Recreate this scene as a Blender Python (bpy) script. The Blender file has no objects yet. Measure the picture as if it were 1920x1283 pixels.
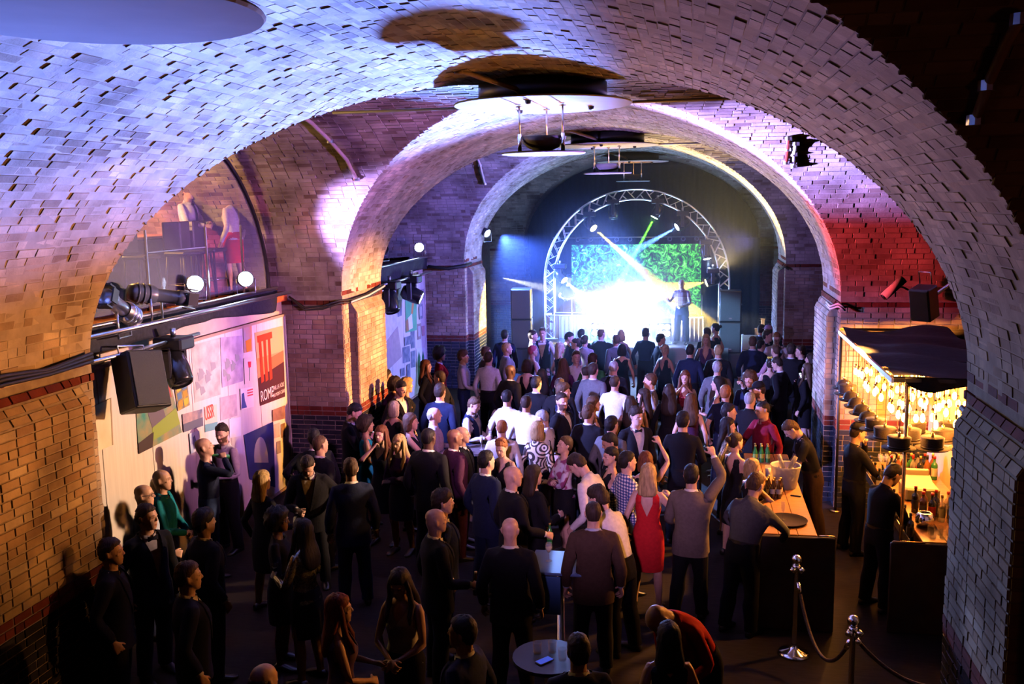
import bpy, bmesh, math, random
import numpy as np
from math import pi, sin, cos
from mathutils import Vector, Matrix
random.seed(7); np.random.seed(7)
SC = bpy.context.scene; COL = SC.collection

# ------------------------------------------------------------------ camera, world, exposure, lights
def make_camera():
    yaw, pit, roll = .191130, .147531, -.016872
    F = Vector((-sin(yaw)*cos(pit), cos(yaw)*cos(pit), -sin(pit))); R = Vector((cos(yaw), sin(yaw), 0)); U = R.cross(F)
    R2 = R*cos(roll)+U*sin(roll); U2 = R2.cross(F)
    cd = bpy.data.cameras.new('camera'); cd.sensor_width = 36; cd.lens = 36*1756.2/1920; cd.clip_end = 200
    co = bpy.data.objects.new('camera', cd); COL.objects.link(co)
    m = Matrix((R2, U2, -F)).transposed().to_4x4(); m.translation = (0, 0, 4.75); co.matrix_world = m
    SC.camera = co
make_camera()
SC.view_settings.view_transform = 'Standard'; SC.view_settings.look = 'None'; SC.view_settings.gamma = 1; SC.view_settings.use_curve_mapping = False
SC.view_settings.exposure = 0.0
W = bpy.data.worlds.new('world'); SC.world = W; W.use_nodes = True
W.node_tree.nodes['Background'].inputs[0].default_value = (.012, .006, .010, 1); W.node_tree.nodes['Background'].inputs[1].default_value = .25
cy = SC.cycles
cy.max_bounces = 4; cy.diffuse_bounces = 0; cy.glossy_bounces = 2; cy.transmission_bounces = 4; cy.transparent_max_bounces = 12; cy.volume_bounces = 0
cy.use_light_tree = True; cy.sample_clamp_indirect = 0; cy.caustics_reflective = False; cy.caustics_refractive = False

U = .822                       # the hall was drawn in units of .822 m whose zero lies .311 m above the floor
PLAN = [True]                  # True: numbers are drawing units; False: metres from the floor
def CV(p): return (p[0]*U, p[1]*U, p[2]*U+.311) if PLAN[0] else tuple(p)
def light(kind, name, loc, energy, color, target=None, size=.1, angle=60, blend=.3):
    loc = CV(loc); target = CV(target) if target is not None else None
    d = bpy.data.lights.new(name, kind); d.energy = energy; d.color = color
    if kind == 'SPOT': d.spot_size = math.radians(angle); d.spot_blend = blend; d.shadow_soft_size = size
    elif kind == 'AREA': d.size = size
    else: d.shadow_soft_size = size
    o = bpy.data.objects.new(name, d); COL.objects.link(o); o.location = loc
    if target is not None: o.rotation_euler = (Vector(target)-Vector(loc)).to_track_quat('-Z', 'Y').to_euler()
    return o
LED_ES, BULB_ES, BULB_W = 1.5, 45, 26
light('SPOT', 'stage_beam', (-1.35, 31.0, 2.35), 190000, (.16, .27, 1), (-4.3, 8.6, 7.15), .15, 18.5, 1.0)
light('SPOT', 'stage_beam_violet', (-1.25, 31.0, 2.35), 4500, (.66, .30, .9), (1.2, 9.0, 6.8), .15, 20, 1.0)
light('POINT', 'stage_glare', (-2.0, 31.3, 1.3), 1000, (.30, .50, 1), size=.25)
light('SPOT', 'crowd_back', (-4.7, 30.7, 3.1), 12000, (.22, .38, 1), (-1.4, 23.0, 1.0), .12, 42, .9)
light('SPOT', 'front_fill', (-.9, -.6, 6.2), 4500, (.80, .40, .85), (-1.4, 18.5, 1.4), .15, 26, 1.0)  # mauve fill added from the camera end, no fixture there
light('SPOT', 'par_beam', (-7.95, 14.25, 4.35), 8000, (.10, .20, 1), (-6.6, 10.0, 6.0), .08, 44, 1.0)
light('SPOT', 'par_beam', (-7.9, 15.85, 4.25), 2600, (.42, .28, 1), (-3.0, 19.5, 5.8), .08, 64, .8)
light('SPOT', 'pink_beam', (-7.9, 14.9, 4.25), 7000, (1, .05, .07), (3.6, 17.6, 4.5), .08, 16, .9)
light('SPOT', 'violet_beam', (-7.9, 14.6, 4.25), 60000, (.36, .28, 1), (1.5, 16.5, 6.4), .08, 20, .9)
light('SPOT', 'amber_flood', (2.2, 19.0, 3.5), 8000, (1, .42, .08), (-6.9, 19.0, 2.2), .10, 36, .8)
light('SPOT', 'amber_flood', (3.2, 15.4, 3.72), 5000, (1, .60, .36), (-8.2, 12.4, 2.2), .10, 36, .6)
light('SPOT', 'violet_fill', (2.0, 19.4, 3.9), 700, (.35, .16, 1), (-6.9, 20.5, 3.6), .10, 80, .8)  # violet fill added across the nave, no fixture
light('SPOT', 'violet_fill', (2.4, 14.0, 3.9), 2300, (.50, .22, .95), (-6.6, 14.8, 5.6), .10, 56, .9)  # violet fill added to tint the left side vault
light('SPOT', 'violet_fill', (1.0, 10.5, 4.6), 2200, (.62, .22, .52), (-7.6, 16.2, 2.2), .10, 40, .9)  # mauve fill added for the middle left pier and board
light('SPOT', 'bay_violet_fill', (1.6, 23.6, 4.4), 5000, (.20, .18, 1), (-7.5, 27.0, 3.6), .10, 80, .9)  # added spot that tints the second left bay
light('SPOT', 'amber_pier', (2.4, 12.0, 4.1), 1500, (1, .34, .08), (-6.9, 8.9, 4.1), .10, 34, 1.0)
light('SPOT', 'bar_side_fill', (3.25, 12.9, 3.4), 500, (1, .36, .07), (-1.8, 10.8, 1.5), .10, 95, .8)  # orange rim fill added beside the bar, not cast by the bulbs
light('SPOT', 'board_blue', (2.4, 18.2, 3.9), 1500, (.40, .22, 1), (-8.1, 16.0, 2.4), .08, 20, .5)
light('SPOT', 'crowd_violet', (-7.9, 14.3, 4.2), 10000, (.30, .31, 1), (-.6, 18.5, 1.0), .08, 48, .8)
light('SPOT', 'far_blue', (-6.4, 31.6, 4.3), 9000, (.08, .18, 1), (-4.6, 32.2, 1.5), .08, 120, .8)
light('SPOT', 'arch_yellow_fill', (1.0, 30.9, 3.2), 3500, (1, .66, .25), (1.2, 27.4, 6.2), .08, 84, .9)  # spot added to warm the far arch, separate from the moving head
light('POINT', 'warm_fill', (-1.8, 9.0, 5.0), 3, (1, .26, .06), size=.3)  # weak warm fill added in mid-air, no lamp there
light('POINT', 'warm_fill', (4.2, 2.0, 4.6), 7, (1, .20, .06), size=.3)  # unseen warm fill added for the dark upper right vault
light('SPOT', 'stack_blue', (-7.7, 27.1, 4.1), 14000, (.25, .55, 1), (1.25, 31.3, 1.4), .08, 12, .8)
light('POINT', 'balcony_fill', (-10.6, 14.6, 6.3), 380, (1, .55, .14), size=.2)  # unseen light added to brighten the balcony interior
light('SPOT', 'balcony_pink_fill', (-12.8, 15.4, 6.2), 900, (1, .12, .22), (-9.5, 16.6, 4.0), .1, 70, .8)  # unseen pink spot added to tint the balcony
light('SPOT', 'island_fill', (2.75, 15.8, 3.5), 1300, (1, .40, .08), (1.2, 14.2, 1.0), .10, 70, .8)  # orange spot added to brighten the island worktop
light('POINT', 'warm_fill', (-2.2, 3.6, 4.6), 2.0, (1, .30, .16), size=.3)  # unseen front fill added for the dark foreground


# ------------------------------------------------------------------ helpers
MATS = {}
def principled(name, col, rough=.6, metal=0., spec=.5, emit=None, es=0., trans=0., alpha=1.):
    if name in MATS: return MATS[name]
    m = bpy.data.materials.new(name); m.use_nodes = True; b = m.node_tree.nodes['Principled BSDF']
    b.inputs['Base Color'].default_value = (*col[:3], 1); b.inputs['Roughness'].default_value = rough; b.inputs['Metallic'].default_value = metal
    b.inputs['Specular IOR Level'].default_value = spec; b.inputs['Transmission Weight'].default_value = trans; b.inputs['Alpha'].default_value = alpha
    if emit: b.inputs['Emission Color'].default_value = (*emit, 1); b.inputs['Emission Strength'].default_value = es
    MATS[name] = m; return m
def nodes(m): return m.node_tree.nodes, m.node_tree.links, m.node_tree.nodes['Principled BSDF']
def ramp(n, stops):
    r = n.new('ShaderNodeValToRGB'); e = r.color_ramp.elements
    while len(e) < len(stops): e.new(.5)
    for k, (p, c) in zip(e, stops): k.position = p; k.color = (*c, 1)
    return r
def noisy(name, c1, c2, scale=8., rough=.7, detail=3., bump=0., stretch=(1, 1, 1), metal=0., spec=.4, kind='NOISE'):
    """a plain material with some grain in colour and relief"""
    if name in MATS: return MATS[name]
    m = principled(name, c1, rough, metal, spec); n, l, b = nodes(m)
    tc = n.new('ShaderNodeTexCoord'); mp = n.new('ShaderNodeMapping'); mp.inputs['Scale'].default_value = stretch
    t = n.new('ShaderNodeTexNoise' if kind == 'NOISE' else 'ShaderNodeTexVoronoi'); t.inputs['Scale'].default_value = scale
    if kind == 'NOISE': t.inputs['Detail'].default_value = detail
    r = ramp(n, [(.3, c1), (.7, c2)])
    l.new(tc.outputs['Object'], mp.inputs['Vector']); l.new(mp.outputs['Vector'], t.inputs['Vector'])
    l.new(t.outputs[0], r.inputs['Fac']); l.new(r.outputs['Color'], b.inputs['Base Color'])
    if bump:
        bp = n.new('ShaderNodeBump'); bp.inputs['Strength'].default_value = bump; bp.inputs['Distance'].default_value = .02
        l.new(t.outputs[0], bp.inputs['Height']); l.new(bp.outputs['Normal'], b.inputs['Normal'])
    return m
def emitter(name, col, strength):
    if name in MATS: return MATS[name]
    return principled(name, (.02, .02, .02), .5, emit=col, es=strength)

def tag(o, label=None, cat=None, group=None, kind=None):
    if label: o['label'] = label
    if cat: o['category'] = cat
    if group: o['group'] = group
    if kind: o['kind'] = kind
    return o
def add(name, me, mat=None, parent=None, loc=(0, 0, 0), rot=None):
    o = bpy.data.objects.new(name, me); COL.objects.link(o); o.location = CV(loc) if parent is None else loc
    if parent is None and PLAN[0]: o.scale = (U, U, U)
    if rot: o.rotation_euler = rot
    if mat is not None and me is not None and len(me.materials) == 0: me.materials.append(mat)
    if parent is not None: o.parent = parent
    return o
def empty(name, label, cat, loc=(0, 0, 0), rz=0, group=None, real=False):
    o = bpy.data.objects.new(name, None); COL.objects.link(o); o.location = CV(loc)
    if PLAN[0] and not real: o.scale = (U, U, U)
    o.rotation_euler = (0, 0, rz); o.empty_display_size = .1
    return tag(o, label, cat, group)
def npmesh(name, V, F, smooth=True):
    """triangles or quads from arrays, quickly"""
    me = bpy.data.meshes.new(name); V = np.asarray(V, np.float32); F = np.asarray(F, np.int32); k = F.shape[1]
    me.vertices.add(len(V)); me.vertices.foreach_set('co', V.ravel()); me.loops.add(F.size); me.loops.foreach_set('vertex_index', F.ravel())
    me.polygons.add(len(F)); me.polygons.foreach_set('loop_start', np.arange(0, F.size, k, dtype=np.int32))
    me.polygons.foreach_set('use_smooth', np.full(len(F), smooth)); me.update(calc_edges=True); return me
class G:
    """collects simple shapes into ONE mesh"""
    def __init__(s): s.bm = bmesh.new()
    def box(s, c, size, rz=0, bev=0., rot=None):
        r = bmesh.ops.create_cube(s.bm, size=1); M = Matrix.Translation(c) @ (rot.to_4x4() if rot else Matrix.Rotation(rz, 4, 'Z')) @ Matrix.Diagonal((*size, 1))
        bmesh.ops.transform(s.bm, matrix=M, verts=r['verts'])
        if bev:
            ed = list({e for v in r['verts'] for e in v.link_edges}); bmesh.ops.bevel(s.bm, geom=ed, offset=bev, segments=1, affect='EDGES')
        return s
    def tube(s, pts, r, n=10, cap=True):
        pts = [Vector(p) for p in pts]; rings = []
        rr = r if isinstance(r, (list, tuple)) else [r]*len(pts)
        for i, p in enumerate(pts):
            d = (pts[min(i+1, len(pts)-1)]-pts[max(i-1, 0)]).normalized()
            a = d.orthogonal().normalized() if i == 0 or abs(d.dot(a)) > .99 else (a-d*a.dot(d)).normalized()
            b = d.cross(a); rings.append([s.bm.verts.new(p+(a*cos(t)+b*sin(t))*rr[i]) for t in (2*pi*k/n for k in range(n))])
        for q, w in zip(rings, rings[1:]):
            for k in range(n): s.bm.faces.new((q[k], q[(k+1) % n], w[(k+1) % n], w[k]))
        if cap: s.bm.faces.new(rings[0][::-1]); s.bm.faces.new(rings[-1])
        return s
    def lathe(s, prof, n=20, c=(0, 0, 0), M=None):
        """prof: (radius, height) pairs turned about z"""
        rings = []; M = M or Matrix.Translation(c)
        for r, z in prof:
            rings.append([s.bm.verts.new(M @ Vector((0, 0, z)))] if r < 1e-5 else [s.bm.verts.new(M @ Vector((r*cos(2*pi*k/n), r*sin(2*pi*k/n), z))) for k in range(n)])
        for q, w in zip(rings, rings[1:]):
            for k in range(n):
                k2 = (k+1) % n
                if len(q) == 1 and len(w) == 1: continue
                if len(q) == 1: s.bm.faces.new((q[0], w[k2], w[k]))
                elif len(w) == 1: s.bm.faces.new((q[k], q[k2], w[0]))
                else: s.bm.faces.new((q[k], q[k2], w[k2], w[k]))
        return s
    def prism(s, pts, d):
        """flat outline pushed along d"""
        a = [s.bm.verts.new(p) for p in pts]; b = [s.bm.verts.new(Vector(p)+Vector(d)) for p in pts]; n = len(pts)
        s.bm.faces.new(a); s.bm.faces.new(b[::-1])
        for i in range(n): s.bm.faces.new((a[i], b[i], b[(i+1) % n], a[(i+1) % n]))
        return s
    def face(s, pts): s.bm.faces.new([s.bm.verts.new(p) for p in pts]); return s
    def mesh(s, name, smooth=False):
        bmesh.ops.recalc_face_normals(s.bm, faces=s.bm.faces); me = bpy.data.meshes.new(name); s.bm.to_mesh(me); s.bm.free()
        if smooth: me.polygons.foreach_set('use_smooth', np.ones(len(me.polygons), bool))
        return me
    def obj(s, name, mat=None, parent=None, smooth=False, loc=(0, 0, 0), rot=None): return add(name, s.mesh(name, smooth), mat, parent, loc, rot)
# ------------------------------------------------------------------ the vaults: brick piers, groin vaults, floor
PLAN[0] = False
XL, XR, XC, VA, VB, ZS = -5.69, 2.195, -1.75, 3.945, 2.88, 3.27
WALLS = [(6.00, 7.99), (14.66, 16.64), (23.20, 25.20), (31.86, 33.4)]
BAYS = [(2.55, 3.45), (11.325, 3.335), (19.92, 3.28), (28.53, 3.33)]       # centre, half length
CAM = np.array([0, 0, 4.75])
def brick_mat(name, stops, mortar=False):
    m = principled(name, (.4, .3, .2), .8, spec=.12); n, l, b = nodes(m)
    oi = n.new('ShaderNodeObjectInfo'); ge = n.new('ShaderNodeNewGeometry'); ad = n.new('ShaderNodeMath'); ad.operation = 'ADD'; fr = n.new('ShaderNodeMath'); fr.operation = 'FRACT'
    l.new(oi.outputs['Random'], ad.inputs[0]); l.new(ge.outputs['Random Per Island'], ad.inputs[1]); l.new(ad.outputs[0], fr.inputs[0])
    r = ramp(n, stops); l.new(fr.outputs[0], r.inputs['Fac'])
    t = n.new('ShaderNodeTexNoise'); t.inputs['Scale'].default_value = 1.6; t.inputs['Detail'].default_value = 8; l.new(ge.outputs['Position'], t.inputs['Vector'])
    t2 = n.new('ShaderNodeTexNoise'); t2.inputs['Scale'].default_value = 40; t2.inputs['Detail'].default_value = 4; l.new(ge.outputs['Position'], t2.inputs['Vector'])
    mx = n.new('ShaderNodeMix'); mx.data_type = 'RGBA'; mx.blend_type = 'MULTIPLY'; mx.inputs[0].default_value = 1
    rr = ramp(n, [(.30, (.40, .36, .34)), (.50, (.85, .84, .83)), (.64, (1.25, 1.24, 1.22))]); l.new(t.outputs[0], rr.inputs['Fac'])
    l.new(r.outputs['Color'], mx.inputs[6]); l.new(rr.outputs['Color'], mx.inputs[7]); l.new(mx.outputs[2], b.inputs['Base Color'])
    bp = n.new('ShaderNodeBump'); bp.inputs['Strength'].default_value = .35; bp.inputs['Distance'].default_value = .01; l.new(t2.outputs[0], bp.inputs['Height']); l.new(bp.outputs['Normal'], b.inputs['Normal'])
    return m
BRICKS = [brick_mat('brick_buff', [(0, (.46, .36, .27)), (.35, (.56, .45, .34)), (.6, (.50, .37, .26)), (.82, (.40, .28, .20)), (.95, (.62, .54, .44))]),
          brick_mat('brick_red', [(0, (.20, .045, .03)), (.5, (.26, .06, .04)), (1, (.16, .04, .03))]),
          brick_mat('brick_blue_glazed', [(0, (.035, .04, .06)), (.5, (.055, .06, .085)), (1, (.025, .03, .045))]),
          brick_mat('brick_lime_washed', [(0, (.66, .58, .50)), (.4, (.74, .66, .58)), (.7, (.62, .52, .43)), (.93, (.46, .35, .27)), (1, (.78, .72, .66))]),
          brick_mat('brick_sooty', [(0, (.48, .41, .36)), (.3, (.56, .48, .42)), (.5, (.30, .22, .18)), (.62, (.52, .45, .39)), (.85, (.60, .53, .47)), (1, (.24, .17, .13))])]
BRICKS[2].node_tree.nodes['Principled BSDF'].inputs['Roughness'].default_value = .25
MORTAR = noisy('mortar', (.30, .25, .21), (.46, .40, .34), 9, .9, 6, .4)
LIME = noisy('lime_mortar', (.44, .38, .33), (.66, .58, .52), 5, .9, 6, .4)
def unit_brick():
    v = []; 
    for z, s_ in ((-1, .5), (-.22, .5), (0, .455)):
        sx = s_ if z < 0 else .475; v += [(-sx, -s_, z), (sx, -s_, z), (sx, s_, z), (-sx, s_, z)]
    f = [(8, 9, 10, 11)]
    for a in (0, 4):
        for i in range(4): f.append((a+i, a+(i+1) % 4, a+4+(i+1) % 4, a+4+i))
    return np.array(v), np.array(f)
UBV, UBF = unit_brick()
BM_ = {}
for i, m in enumerate(BRICKS):
    me = npmesh('brick', UBV, UBF, False); me.materials.append(m); BM_[i] = me
CP = Matrix(SC.camera.matrix_world).inverted()
CPN = np.array(CP)
def screen(P):
    q = np.c_[P, np.ones(len(P))] @ CPN.T; w = -q[:, 2]
    return 960+1756.2*q[:, 0]/np.maximum(w, .01), 641.5-1756.2*q[:, 1]/np.maximum(w, .01), w
class Wall:
    """collects laid bricks: the 300 that show largest become objects, the rest one mesh"""
    def __init__(s): s.P = []; s.U = []; s.V = []; s.N = []; s.w = []; s.h = []; s.m = []; s.pr = []
    def put(s, P, U, V, N, w, h, m=0, proud=.012):
        s.P.append(P); s.U.append(U); s.V.append(V); s.N.append(N); s.w.append(w); s.h.append(h); s.m.append(m); s.pr.append(proud)
    def course(s, at, u0, u1, h, k, m=0, L=.224, rough=.008, base=.010, rnd=random, J=.010):
        """one course between u0 and u1; at(u) gives point and axes"""
        if u1-u0 < .04: return
        u = u0 - (L*.5 if k % 2 else 0) - rnd.random()*.02
        while u < u1:
            ln = L if rnd.random() > .18 else L*.5
            a, b = max(u, u0), min(u+ln, u1); u += ln
            if b-a < .035: continue
            P, U, V, N = at((a+b)/2); pr = base+rnd.random()**2*rough
            t = (rnd.random()-.5)*.03; N2 = N+U*t+V*(rnd.random()-.5)*.04
            s.put(P, U, V, N2, b-a-J, h-J, m(P) if callable(m) else m, pr)
    def build(s, parent, most=300):
        P, U, V, N = (np.array(q, float) for q in (s.P, s.U, s.V, s.N)); w = np.array(s.w); h = np.array(s.h); m = np.array(s.m); pr = np.array(s.pr)
        U /= np.linalg.norm(U, axis=1)[:, None]; N /= np.linalg.norm(N, axis=1)[:, None]; V = np.cross(N, U)
        C = P+N*pr[:, None]
        x, y, d = screen(C); tc = CAM-C; dist = np.linalg.norm(tc, axis=1); fc = (tc*N).sum(1)/dist
        area = w*h*np.maximum(fc, 0)*(1756/np.maximum(d, .3))**2
        wide = w*1756/np.maximum(d, .3)
        ok = (d > .3) & (x > 4) & (x < 1916) & (y > 4) & (y < 1279) & (fc > .02) & (wide > 9)
        order = np.argsort(-np.where(ok, area, -1))[:most]; order = order[ok[order]]
        sel = np.zeros(len(P), bool); sel[order] = True
        for i in order:
            o = bpy.data.objects.new('brick', BM_[m[i]]); COL.objects.link(o); D = .05
            M = Matrix(np.c_[np.c_[U[i]*w[i], V[i]*h[i], N[i]*D], C[i]].tolist()+[[0, 0, 0, 1]]); o.matrix_world = M; o.parent = parent
        k = np.nonzero(~sel)[0]
        if len(k):
            Q = C[k][:, None]+UBV[None, :, 0:1]*(U[k]*w[k][:, None])[:, None]+UBV[None, :, 1:2]*(V[k]*h[k][:, None])[:, None]+UBV[None, :, 2:3]*(N[k]*.05)[:, None]
            F = UBF[None]+(np.arange(len(k))*len(UBV))[:, None, None]
            me = npmesh('brickwork', Q.reshape(-1, 3), F.reshape(-1, 4), False)
            for b in BRICKS: me.materials.append(b)
            me.polygons.foreach_set('material_index', np.repeat(m[k], len(UBF)).astype(np.int32))
            tag(add('brickwork', me, None, parent), kind='stuff')
X3 = lambda *a: np.array(a, float)

# floor
g = G(); g.box((-2.5, 15, -.1), (20, 40, .2)); FLOOR = tag(g.obj('floor', noisy('floor_boards', (.016, .012, .011), (.032, .024, .02), 5, .75, 5, .1, (1, 6, 1), spec=.15)), kind='structure')

# arc lengths along the two vault curves
def curve(a, b, n=600):
    t = np.linspace(0, pi, n); x, z = a*np.cos(t), b*np.sin(t); sl = np.r_[0, np.cumsum(np.hypot(np.diff(x), np.diff(z)))]
    return t, sl
def at_s(t, sl, s_): return float(np.interp(s_, sl, t))
HB = .082
def nave_piece(k, y0c, h0, y1c, h1, m):
    """vault over cross wall k, reaching to the groins of the bays on both sides"""
    T, S = curve(VA, VB); n = 72; V = []; F = []; ny = 6
    yr = lambda c: (y0c+h0*min(1, abs(c)), y1c-h1*min(1, abs(c)))
    for i in range(n+1):
        t = pi*i/n; c, s_ = cos(t), sin(t); a, b = yr(c)
        for j in range(ny+1): V.append((XC+VA*c, a+(b-a)*j/ny, ZS+VB*s_))
    for i in range(n):
        for j in range(ny): p = i*(ny+1)+j; F.append((p, p+1, p+ny+2, p+ny+1))
    o = tag(add('ceiling', npmesh('ceiling', V, F), LIME), kind='structure')
    w = Wall(); rows = int(S[-1]/HB)
    for r in range(rows):
        t = at_s(T, S, (r+.5)*S[-1]/rows); c, s_ = cos(t), sin(t); a, b = yr(c)
        N = X3(-c/VA, 0, -s_/VB); N /= np.linalg.norm(N); U = X3(0, 1, 0); Vv = np.cross(N, U); P0 = X3(XC+VA*c, 0, ZS+VB*s_)
        edge = 1 if (r < 1 or r >= rows-1) else m
        w.course(lambda u: (P0+U*u, U, Vv, N), a, b, S[-1]/rows, r, edge, rough=.010, base=.000, J=.006)
    w.build(o); return o
def side_vault(b, side, xend, m, most=300):
    """barrel over one side of a bay, from the groin out to xend"""
    yc, h = BAYS[b]; T, S = curve(h, VB); n = 60; V = []; F = []; nx = 6
    def xr(c):
        g_ = XC+side*VA*abs(c); return (g_, xend) if side > 0 else (xend, g_)
    for i in range(n+1):
        t = pi*i/n; c, s_ = cos(t), sin(t); a, e = xr(c)
        for j in range(nx+1): V.append((a+(e-a)*j/nx, yc+h*c, ZS+VB*s_))
    for i in range(n):
        for j in range(nx): p = i*(nx+1)+j; F.append((p, p+nx+1, p+nx+2, p+1))
    o = tag(add('ceiling', npmesh('ceiling', V, F), MORTAR), kind='structure')
    w = Wall(); rows = int(S[-1]/HB)
    for r in range(rows):
        t = at_s(T, S, (r+.5)*S[-1]/rows); c, s_ = cos(t), sin(t); a, e = xr(c)
        if c < -.2 and b == 0 and side < 0: continue
        N = X3(0, -c/h, -s_/VB); N /= np.linalg.norm(N); U = X3(1, 0, 0); Vv = np.cross(N, U); P0 = X3(0, yc+h*c, ZS+VB*s_)
        w.course(lambda u: (P0+U*u, U, Vv, N), a, e, S[-1]/rows, r, m, rough=.009, base=.003, J=.007)
    w.build(o, most); return o
def zmat(m):
    return lambda P: 2 if P[2] < 1.215 else 1 if P[2] < 1.38 else 1 if P[2] > 3.14 else m
def pier(name, side, k, xo, m, near=True, nave=True):
    """the foot of cross wall k on one side, with a proud shaft on its nave face"""
    y0, y1 = WALLS[k]; xi = XL if side < 0 else XR; sg = -side
    g = G(); g.box(((xi+xo)/2, (y0+y1)/2, ZS/2), (abs(xi-xo), y1-y0, ZS)); xs = xi+sg*.15; ya, yb = y0+.263, y1-.263
    P = [(xi, ya, 0), (xs, ya, 0), (xs, yb, 0), (xi, yb, 0)]
    g.prism([(xi-sg*.05, ya, 0), (xs, ya, 0), (xs, ya, 2.96), (xi, ya, 3.205), (xi-sg*.05, ya, 3.205)], (0, yb-ya, 0))
    o = tag(g.obj(name, MORTAR), kind='structure'); w = Wall(); mm = zmat(m)
    for r in range(int(ZS/HB)):
        z = (r+.5)*HB; V = X3(0, 0, 1); pr = .022 if z > 3.14 else .008
        if near: w.course(lambda u: (X3(u, y0, z), X3(1, 0, 0), V, X3(0, -1, 0)), min(xi, xo), max(xi, xo), HB, r, mm, base=pr, rough=.006)
        if nave:
            U = X3(0, 1, 0); N = X3(sg, 0, 0); off = 0
            if z > 2.96: off = (3.205-z)/.245
            xx = xi+(xs-xi)*(1 if z < 2.96 else max(0, off)); NN = N if not 2.96 < z < 3.205 else X3(sg, 0, .57)
            w.course(lambda u: (X3(xx, u, z), U, V, NN), ya, yb, HB, r, mm, base=pr, rough=.006)
            w.course(lambda u: (X3(xi, u, z), U, V, N), y0, ya, HB, r+1, mm, L=.13, base=pr, rough=.006); w.course(lambda u: (X3(xi, u, z), U, V, N), yb, y1, HB, r+1, mm, L=.13, base=pr, rough=.006)
            if z < 2.95: w.course(lambda u: (X3(u, ya, z), X3(1, 0, 0), V, X3(0, -1, 0)), min(xi, xs), max(xi, xs), HB, r, mm, base=pr, rough=.004)
    w.build(o); return o
nave_piece(0, BAYS[0][0], BAYS[0][1], BAYS[1][0], BAYS[1][1], 3)
nave_piece(1, BAYS[1][0], BAYS[1][1], BAYS[2][0], BAYS[2][1], 3)
nave_piece(2, BAYS[2][0], BAYS[2][1], BAYS[3][0], BAYS[3][1], 3)
side_vault(0, 1, 6.6, 4); side_vault(0, -1, -8.55, 4, 120)
side_vault(1, -1, -11.5, 4); side_vault(1, 1, 4.6, 4)
side_vault(2, -1, -8.55, 4); side_vault(2, 1, 4.6, 4)
side_vault(3, -1, -6.9, 4, 200); side_vault(3, 1, 4.1, 4, 200)
pier('wall_left', -1, 0, -11.5, 0, near=False); pier('wall_left', -1, 1, -11.5, 0); pier('wall_left', -1, 2, -8.55, 0)
pier('wall_right', 1, 0, 6.6, 0, near=False); pier('wall_right', 1, 1, 4.6, 0); pier('wall_right', 1, 2, 4.6, 0)
pier('wall_left', -1, 3, -6.9, 0); pier('wall_right', 1, 3, 4.1, 0)
# the half vault of the last bay and the walls that close the hall
DARK = noisy('soot_black_wall', (.012, .012, .014), (.022, .022, .026), 4, .9)
g = G(); g.box((-1.6, 33.6, 3.2), (13, .3, 6.6)); tag(g.obj('wall_back', DARK), kind='structure')
T_ = [pi*i/40 for i in range(41)]
V = [(XC+VA*cos(t), y, ZS+VB*sin(t)) for t in T_ for y in (BAYS[3][0]+BAYS[3][1]*abs(cos(t)), 33.5)]
tag(add('ceiling', npmesh('ceiling', V, [(2*i, 2*i+1, 2*i+3, 2*i+2) for i in range(40)]), MORTAR), kind='structure')
for nm, c, sz in (('wall_left', (-11.6, 11.3, 3.2), (.2, 6.8, 6.4)), ('wall_left', (-8.65, 19.9, 3.2), (.2, 6.7, 6.4)), ('wall_left', (-7.0, 28.5, 3.2), (.2, 6.8, 6.4)), ('wall_right', (4.7, 19.9, 3.2), (.2, 6.7, 6.4)), ('wall_right', (4.7, 11.3, 3.2), (.2, 6.8, 6.4)),
                  ('wall_right', (4.2, 28.5, 3.2), (.2, 6.8, 6.4)), ('wall_right', (6.7, 2.5, 3.2), (.2, 7.1, 6.4)), ('wall_left', (-8.65, 2.5, 3.2), (.2, 7.1, 6.4))):
    g = G(); g.box(c, sz); tag(g.obj(nm, MORTAR), kind='structure')
PLAN[0] = True
# ------------------------------------------------------------------ fixtures of the hall
BLACK = principled('black_paint', (.012, .012, .014), .45); BLACKG = principled('black_gloss', (.015, .015, .018), .22); WHITE = noisy('white_enamel', (.74, .74, .74), (.82, .82, .82), 3, .9, spec=.08)
STEEL = principled('steel', (.55, .56, .58), .28, 1); CHROME = principled('chrome', (.8, .8, .82), .12, 1); BRASS = principled('brass', (.62, .42, .16), .25, 1)
RUBBER = principled('cable_rubber', (.01, .01, .012), .6); FABRIC = noisy('black_drape_cloth', (.010, .010, .014), (.022, .022, .03), 14, .8, 3, .3)
WOODB = noisy('counter_wood', (.30, .13, .05), (.46, .22, .09), 7, .32, 6, .05, (1, 9, 1)); PANELG = noisy('grey_laminate', (.10, .075, .08), (.13, .10, .105), 6, .5)
GLASS = principled('clear_glass', (.9, .9, .9), .04, spec=.6, alpha=.16); PANE = principled('pane_glass', (.75, .82, .9), .03, spec=.6, alpha=.10)
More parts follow.
